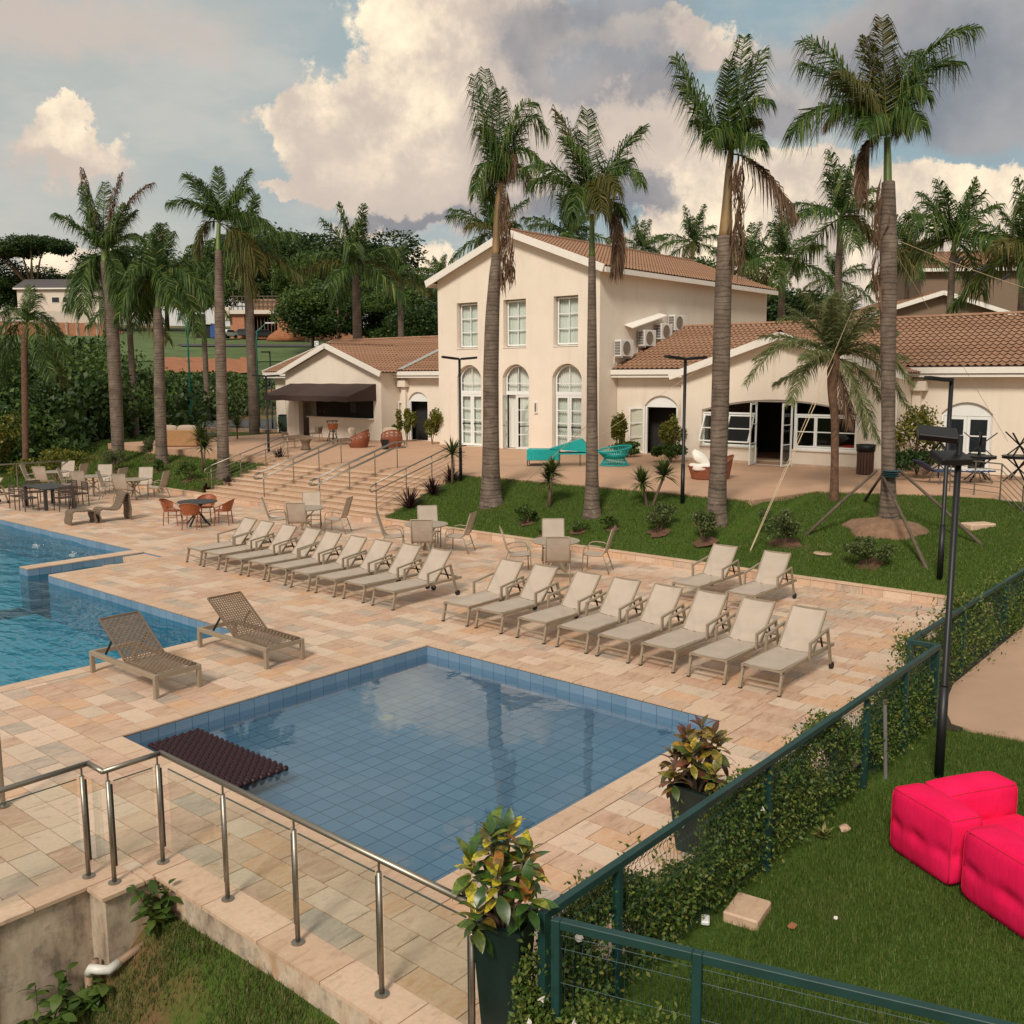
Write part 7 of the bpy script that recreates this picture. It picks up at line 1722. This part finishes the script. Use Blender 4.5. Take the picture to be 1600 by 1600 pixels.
# terracotta daybed with white cushions
p = P_(1110, 748); t = thing('rattan_daybed', 'terracotta rattan daybed with white cushions behind the grey palm', 'daybed', p, RA+.1)
n = 26; lo = []; hi = []; 
for i in range(n+1):
    a = 2*math.pi*i/n; hh = .40+.34*max(0, math.cos(a))**1.5; lo.append((.60*math.cos(a), .42*math.sin(a), .02)); hi.append((.72*math.cos(a), .46*math.sin(a), hh))
MB().strip(lo, hi).build('rattan_shell', M_rattan2, t, smooth=True); MB().tube(hi, .025, 6).build('rim', M_rattan2, t, smooth=True); weld(puff(MB(), (-.62, -.38, .28), (.45, .38, .48), .04, (), 8).build('mattress', M_wcushion, t)); weld(puff(MB(), (-.26, -.24, -.10), (.26, .24, .10), .05, (), 8).build('pillow', M_wcushion, t, (-.32, .05, .66), (.5, .5, .2)))
# slatted litter bin
t = thing('litter_bin', 'brown slatted litter bin with black lid beside the window wall', 'bin', P_(1351, 741)); MB().lathe([(.24, .0), (.24, .78), (0, .78)], 16).build('liner', M_dark, t)
for k in range(18): a = 2*math.pi*k/18; MB().box((-.012, -.035, .02), (.012, .035, .74)).build('slat', M_bin, t, (.255*math.cos(a), .255*math.sin(a), 0), a)
MB().lathe([(.29, .75), (.31, .98), (.29, .98), (.26, .80), (0, .79)], 20).build('lid', M_black, t, smooth=True)
# upturned black tables stacked at the right
def xtable(t, p, flip, rz):
    z = lambda h: (.74-h if flip else h)
    MB().lathe([(0, z(.70)), (.48, z(.70)), (.48, z(.735)), (0, z(.735))], 24, p).build('table_top', M_black, t)
    for k in range(4):
        a = rz+k*math.pi/2; MB().bar((p[0]+.46*math.cos(a), p[1]+.46*math.sin(a), p[2]+z(.0)), (p[0]-.36*math.cos(a), p[1]-.36*math.sin(a), p[2]+z(.70)), .045, .03).build('leg', M_black, t)
for k, (x, y, lb) in enumerate(((1466, 745, 'black table with crossed legs carrying an upturned one, left of the right door'), (1528, 752, 'black tables stacked upside down in front of the right arched door'), (1590, 752, 'upturned black tables at the right edge of the terrace'))):
    p = P_(x, y); t = thing('stacked_tables', lb, 'table', p, 0, 'stacked black tables'); xtable(t, (0, 0, 0), False, .3+k); xtable(t, (.05, .02, .745), True, .9+k)
t = thing('navy_lounger', 'navy edged sun lounger behind the railing at the right of the terrace', 'sun lounger', P_(1500, 755), RA+.05)
MB().box((-.9, -.32, .36), (.9, .32, .40)).build('bed', simple('navy', (.02, .035, .09), .7), t)
for k in range(7): MB().box((-.25+k*.17, -.28, .402), (-.15+k*.17, .28, .42)).build('slat', M_white, t)
for sx in (-1, 1):
    for sy in (-1, 1): MB().bar((.7*sx, .28*sy, .36), (.82*sx, .30*sy, 0), .025).build('leg', M_steel, t)
MB().bar((-.9, 0, .38), (-1.35, 0, .70), .62, .03, up=(1, 0, 0)).build('backrest', MATS['navy'], t)
# side steps and railing at the right edge
p0 = at(1505, 778, ZT); p1_ = at(1560, 782, ZT)
rs2 = struct(MB().prism([(28.4, 7.7), (27.2, 6.45), (28.0, 3.0), (31, 3.0), (31, 7.7)], .0, ZT-.012).build('side_landing', M_coping))
for k in range(6):
    dx, dy = -.245*k, -.215*k; MB().prism([(27.2+dx, 6.45+dy), (26.955+dx, 6.235+dy), (27.6+dx, 3.4+dy), (28.3+dx, 3.4+dy)], .0, ZT-.15*(k+1)).build('step', M_coping, rs2)
t = thing('terrace_railing', 'steel railing along the terrace edge and side steps at right', 'railing', (0, 0, 0))
A_ = np.array([28.05, 8.0, ZT]); B_ = np.array([27.2, 6.5, ZT]); C_ = B_+np.array([-1.9, -1.5, -.85])
for dz in (.92, .76, .60, .45, .30, .15): MB().tube([tuple(A_+[0, 0, dz]), tuple(B_+[0, 0, dz]), tuple(C_+[0, 0, dz])], .02 if dz > .9 else .010, 6).build('rail_bar', M_steel, t, smooth=True)
for q in (A_, B_, (A_+B_)/2, (B_+C_)/2): MB().tube([tuple(q-[0, 0, .1]), tuple(q+[0, 0, .92])], .02, 8).build('post', M_steel, t)
# ---- props, mound and ropes of the tall right palm
B = on_slope(1388, 820); w0 = depth(B)
mm = MB().lathe([(1.1, -.6), (.95, -.2), (.8, .05), (.62, .16), (.42, .23), (.2, .26), (0, .26)], 26); mm.v = [(x*(1+.16*math.sin(5*math.atan2(y, x))+.07*math.sin(11*math.atan2(y, x))), y*(1.15+.14*math.sin(4*math.atan2(y, x)+1)), z+.04*math.sin(x*9)*math.sin(y*8)) for x, y, z in mm.v]; o = mm.build('mulch_mound', simple('dry_mulch', (.21, .12, .072), .95, var=.3, scale=6, bmp=.8, bscale=25), None, (B[0]-.25, B[1], B[2]-.08), smooth=True); tag(o, 'brown mulch mound round the foot of the tallest palm', 'mound')
for k, (x, y, lb, d) in enumerate(((1254, 838, 'wooden prop leaning on the tallest palm from the left', -.1), (1350, 782, 'short wooden prop behind the tallest palm', 1.2), (1450, 890, 'wooden prop in front of the tallest palm reaching down right', -.5), (1538, 852, 'long wooden prop on the right of the tallest palm', .3))):
    f_ = on_slope(x, y); top = atd((1370, 1378, 1380, 1403)[k], (735, 742, 745, 733)[k], w0+d*.3); tag(MB().tube([tuple(f_-[0, 0, .05]), tuple((f_+top)/2+[.02, 0, 0]), tuple(top)], [.042, .038, .034], 8).build('palm_prop', M_wood, smooth=True), lb, 'wooden prop', 'wooden props of the tallest palm')
tl = thing('palm_lashing', 'blue-green cord lashed round the tallest palm trunk', 'cord', (B[0], B[1], atd(1388, 738, w0)[2]))
for k in range(4): MB().lathe([(.186+.004*k, -.008), (.196+.004*k, 0), (.186+.004*k, .008)], 18, (0, 0, k*.045-.08)).build('cord_turn', simple('teal_cord', (.015, .06, .07), .8), tl)
def rope(label, a, b, r=.012, sag=.03):
    a, b = np.array(a), np.array(b); m_ = (a+b)/2-np.array([0, 0, sag*np.linalg.norm(b-a)]); P = bez(a, 2*m_-(a+b)/2, b, 12); tag(MB().tube([tuple(q) for q in P], r, 5).build('guy_rope', M_rope), label, 'rope', 'guy ropes of the palms')
Bf = on_slope(1303, 782); wf = depth(Bf); g = on_slope(1172, 862)
rope('thick pale guy rope from the lawn up to the feathery palm', g, atd(1308, 555, wf), .011, .0); rope('second strand of the guy rope beside the feathery palm', g+np.array([.06, .04, 0]), atd(1338, 470, wf-.3), .006, 0)
rope('guy rope from the tallest palm towards the upper right', atd(1385, 368, w0), atd(1640, 462, w0+3), .008, .01); rope('thin guy wire running down right from the tallest palm', atd(1390, 380, w0), atd(1575, 690, w0+5), .006, 0)
B2 = on_slope(925, 806); rope('rope crossing in front of the turquoise lounger', on_slope(822, 752), atd(928, 655, depth(B2)), .010, .0); rope('thin wire from the second palm to the right lamp post', atd(930, 685, depth(B2)), atd(1110, 565, depth(B2)+2), .005, 0)
B1 = on_slope(768, 788); w1 = depth(B1); tr = thing('trunk_rope', 'pale rope tied round the foot of the first palm', 'rope', atd(766, 748, w1)); MB().lathe([(.235, -.012), (.25, 0), (.235, .012)], 16).build('rope_turn', M_rope, tr, rot=(.2, .25, 0)); MB().tube([(RIGHT[0]*.24, RIGHT[1]*.24, .0), (RIGHT[0]*.50, RIGHT[1]*.50, .12)], .012, 5).build('rope_tail', M_rope, tr)
# ---- birds on the wire
bm_ = None
for k, (x, y) in enumerate(((1497, 410), (1535, 423), (1571, 436))):
    c = atd(x, y, w0+1.5+k*.5); t = thing('bird', ('left', 'middle', 'right')[k]+'most of the three dark birds perched on the guy rope' if k != 1 else 'middle one of the three dark birds perched on the guy rope', 'bird', c, RA+.3, 'birds on the guy rope')
    MB().tube([(-.16, 0, -.06), (-.08, 0, -.01), (0, 0, .03), (.06, 0, .08), (.10, 0, .13), (.13, 0, .14)], [.012, .03, .045, .04, .03, .008], 8).build('body', M_black, t, smooth=True); MB().add([(-.12, -.02, -.03), (-.12, .02, -.03), (-.27, .03, -.12), (-.27, -.03, -.12)], [(0, 1, 2, 3)]).build('tail', M_black, t)
# ================================================================== far background on the left
def hz(r, x, dz=0): p = polar(r, x); return (p[0], p[1], hill_z(r)+dz)
VA = math.atan2(RIGHT[1], RIGHT[0])
def hill_patch(name, x0, x1, r0, r1, mat, dz=.35):
    V = []; nx_, nr = 14, 8
    rg = random.Random(x0)
    for j in range(nr+1):
        for i in range(nx_+1):
            x = x0+(x1-x0)*i/nx_+rg.uniform(-7, 7); r = r0+(r1-r0)*j/nr+(rg.uniform(-.09, .09)*(r1-r0) if name == 'earth_bank' else 0); p = polar(r, x); V.append((p[0], p[1], hill_z(r)+dz))
    struct(MB().add(V, [(j*(nx_+1)+i, j*(nx_+1)+i+1, (j+1)*(nx_+1)+i+1, (j+1)*(nx_+1)+i) for j in range(nr) for i in range(nx_)]).build(name, mat, smooth=True))
M_hgrass = simple('hill_grass', (.075, .115, .03), .95, var=.3, scale=.3)
hill_patch('grass_field', -40, 520, 128, 215, M_hgrass, .10)
hill_patch('earth_bank', 255, 400, 112, 132, M_earth, .18); hill_patch('earth_bank', -40, 200, 186, 204, M_earth, .18); hill_patch('earth_bank', 395, 640, 172, 190, M_earth, .18)
hill_patch('hill_road', 280, 560, 150, 156, M_asphalt, .24)
p = hz(196, 36)
roofed_box('white_house', 'white two-storey house with dark roof on the left hill', (p[0], p[1], p[2]), 14.5, 9, 7.4, 1.9, M_houseW, VA, True, [(6.2, 4.9, 1.3, .9), (8.2, 4.9, 1.3, .9)])
w = MB()
a, b = np.array(hz(188, -30)), np.array(hz(188, 160)); w.bar((*a[:2], a[2]+1.9), (*b[:2], b[2]+1.9), .3, 3.8); tag(w.build('garden_wall', M_houseW), 'pale garden wall in front of the white hill house', 'wall')
a, b = np.array(hz(180, -30)), np.array(hz(180, 165)); bw = thing('blockwork_wall', 'red hollow-block wall along the left hill below the pale wall', 'wall', (0, 0, 0))
MB().bar((*a[:2], a[2]+1.1), (*b[:2], b[2]+1.1), .3, 2.2).build('blocks', M_brick, bw)
for i in range(12):
    q = a+(b-a)*(i+.5)/12; MB().bar((*(q[:2]-FWD[:2]*.18), q[2]), (*(q[:2]-FWD[:2]*.18), q[2]+2.3), .35, .3).build('pillar', M_concrete, bw)
# house under construction
p = hz(176, 372); ch = thing('unfinished_house', 'red block house under construction with timber scaffolding on top', 'house', p, VA)
MB().box((-1, 0, 0), (1.5, 8, 4.2)).box((7.2, 0, 0), (9.9, 8, 4.2)).build('block_wall', M_brick, ch)
MB().box((-1, 5, 0), (10, 5.3, 4.2)).build('back_wall', M_dark, ch); MB().box((-1.6, -.6, 4.25), (10.6, 8.5, 4.9)).build('concrete_slab', M_houseW, ch)
for i in range(9): MB().box((1.8+i*.6, .5, 0), (1.9+i*.6, .6, 4.2)).build('prop', M_bark, ch)
for i in range(14): MB().box((-.4+i*.75, .2, 4.9), (-.28+i*.75, .32, 7.4+.8*(i % 3 == 0))).build('scaffold_post', M_wood, ch)
for j in range(3): MB().box((-.8, .15, 5.5+j*.85), (10.2, .2, 5.68+j*.85)).build('scaffold_rail', M_wood, ch)
MB().box((2.5, 1.2, 4.9), (10, 1.35, 6.9)).build('formwork_panel', simple('formwork', (.34, .20, .12), .8), ch)
rgx = np.random.default_rng(4); mm = MB().lathe([(3.6, 0), (3.0, .9), (1.9, 1.7), (.8, 2.2), (0, 2.3)], 18); p = hz(170, 450)
tag(mm.build('earth_heap', M_earth, None, p, smooth=True), 'heap of red earth beside the unfinished house', 'earth heap')
def car(label, x, r, rz, paint):
    t = thing('parked_car', label, 'car', hz(r, x, .35), rz, 'cars parked on the hill road')
    prof = [(-2.1, .35), (-2.1, .75), (-1.95, .95), (-1.2, 1.0), (-.75, 1.45), (.75, 1.48), (1.35, 1.0), (2.0, .85), (2.15, .6), (2.15, .35)]
    n = len(prof); V = [(x_, -.85, z) for x_, z in prof]+[(x_, .85, z) for x_, z in prof]
    MB().add(V, [tuple(range(n-1, -1, -1)), tuple(range(n, 2*n))]+[(i, (i+1) % n, n+(i+1) % n, n+i) for i in range(n)]).build('body', paint, t, bevel=.06)
    for s in (-1, 1): MB().add([(-1.1, s*.87, 1.02), (-.72, s*.87, 1.40), (.72, s*.87, 1.42), (1.2, s*.87, 1.02)], [(0, 1, 2, 3)]).build('side_window', M_glassd, t)
    MB().add([(1.36, -.75, 1.02), (1.36, .75, 1.02), (.80, .7, 1.44), (.80, -.7, 1.44)], [(0, 1, 2, 3)]).build('windscreen', M_glassd, t)
    for wx in (-1.35, 1.35):
        for s in (-1, 1): MB().tube([(wx, s*.70, .33), (wx, s*.90, .33)], .33, 14).build('wheel', M_rubber, t)
car('white car parked on the hill beside the slender palm', 357, 172, VA+1.2, simple('white_car_paint', (.6, .6, .6), .3)); car('dark car parked on the hill right of the white one', 412, 172, VA+.5, simple('dark_car_paint', (.03, .035, .04), .3)); car('dark car half hidden behind a palm trunk on the hill', 383, 174, VA+.2, simple('grey_car_paint', (.05, .05, .055), .3))
p = hz(176, 332); t = thing('site_hut', 'small site hut with white roof and blue tarpaulin on the hill', 'hut', p, VA)
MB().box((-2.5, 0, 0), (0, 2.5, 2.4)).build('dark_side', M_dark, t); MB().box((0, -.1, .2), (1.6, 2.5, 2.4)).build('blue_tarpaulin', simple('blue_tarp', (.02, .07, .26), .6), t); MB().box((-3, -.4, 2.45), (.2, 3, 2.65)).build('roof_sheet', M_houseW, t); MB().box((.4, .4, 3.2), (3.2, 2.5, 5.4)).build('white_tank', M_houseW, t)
# street lamps on green poles
for k, (lb, x, r, yt, yb) in enumerate((('green street lamp pole between the second and third left palms', 296, 70, 490, 660), ('tall green lamp pole beside the yellow-fronded palm', 402, 64, 505, 640))):
    b = polar(r, x, 0.4); d = ray(x, yt); h = CPOS[2]+d[2]*r/np.hypot(d[0], d[1])-.4
    t = thing('street_lamp', lb, 'street lamp', b, VA, 'green street lamps behind the terrace')
    MB().tube([(0, 0, 0), (0, 0, h*.8), (.1, 0, h*.93), (.7, 0, h)], [.08, .06, .05, .04], 8).build('pole', simple('green_pole%d' % k, (.01, .13, .10), .4), t, smooth=True)
    MB().tube([(0, 0, h*.8), (-.1, 0, h*.93), (-.6, 0, h)], [.05, .045, .035], 8).build('second_arm', MATS['green_pole%d' % k], t, smooth=True)
    MB().box((.65, -.12, h-.04), (1.25, .12, h+.04)).build('lamp_head', M_white, t, bevel=.02)
# white block sign with a dark letter C on the lawn behind the bar roof
b = np.array(hz(120, 496)); d = ray(496, 541); h = CPOS[2]+d[2]*120/np.hypot(d[0], d[1])-b[2]
t = thing('letter_sign', 'small white square sign with a dark letter C above the bar roof', 'sign', b, VA)
MB().box((-.06, 0, 0), (.06, .1, h)).build('post', M_houseW, t); MB().box((-.24*1, -.03, h), (.24, .06, h+.62)).build('board', M_white, t)
fc = bpy.data.curves.new('letter', 'FONT'); fc.body = 'C'; fc.size = .62; fc.extrude = .005; fc.align_x = 'CENTER'
fo = bpy.data.objects.new('letter_tmp', fc); COL.objects.link(fo); dg = bpy.context.evaluated_depsgraph_get(); me = bpy.data.meshes.new_from_object(fo.evaluated_get(dg)); bpy.data.objects.remove(fo)
obj('letter', me, M_black, t, (0, -.04, h+.09), (rad(90), 0, 0))
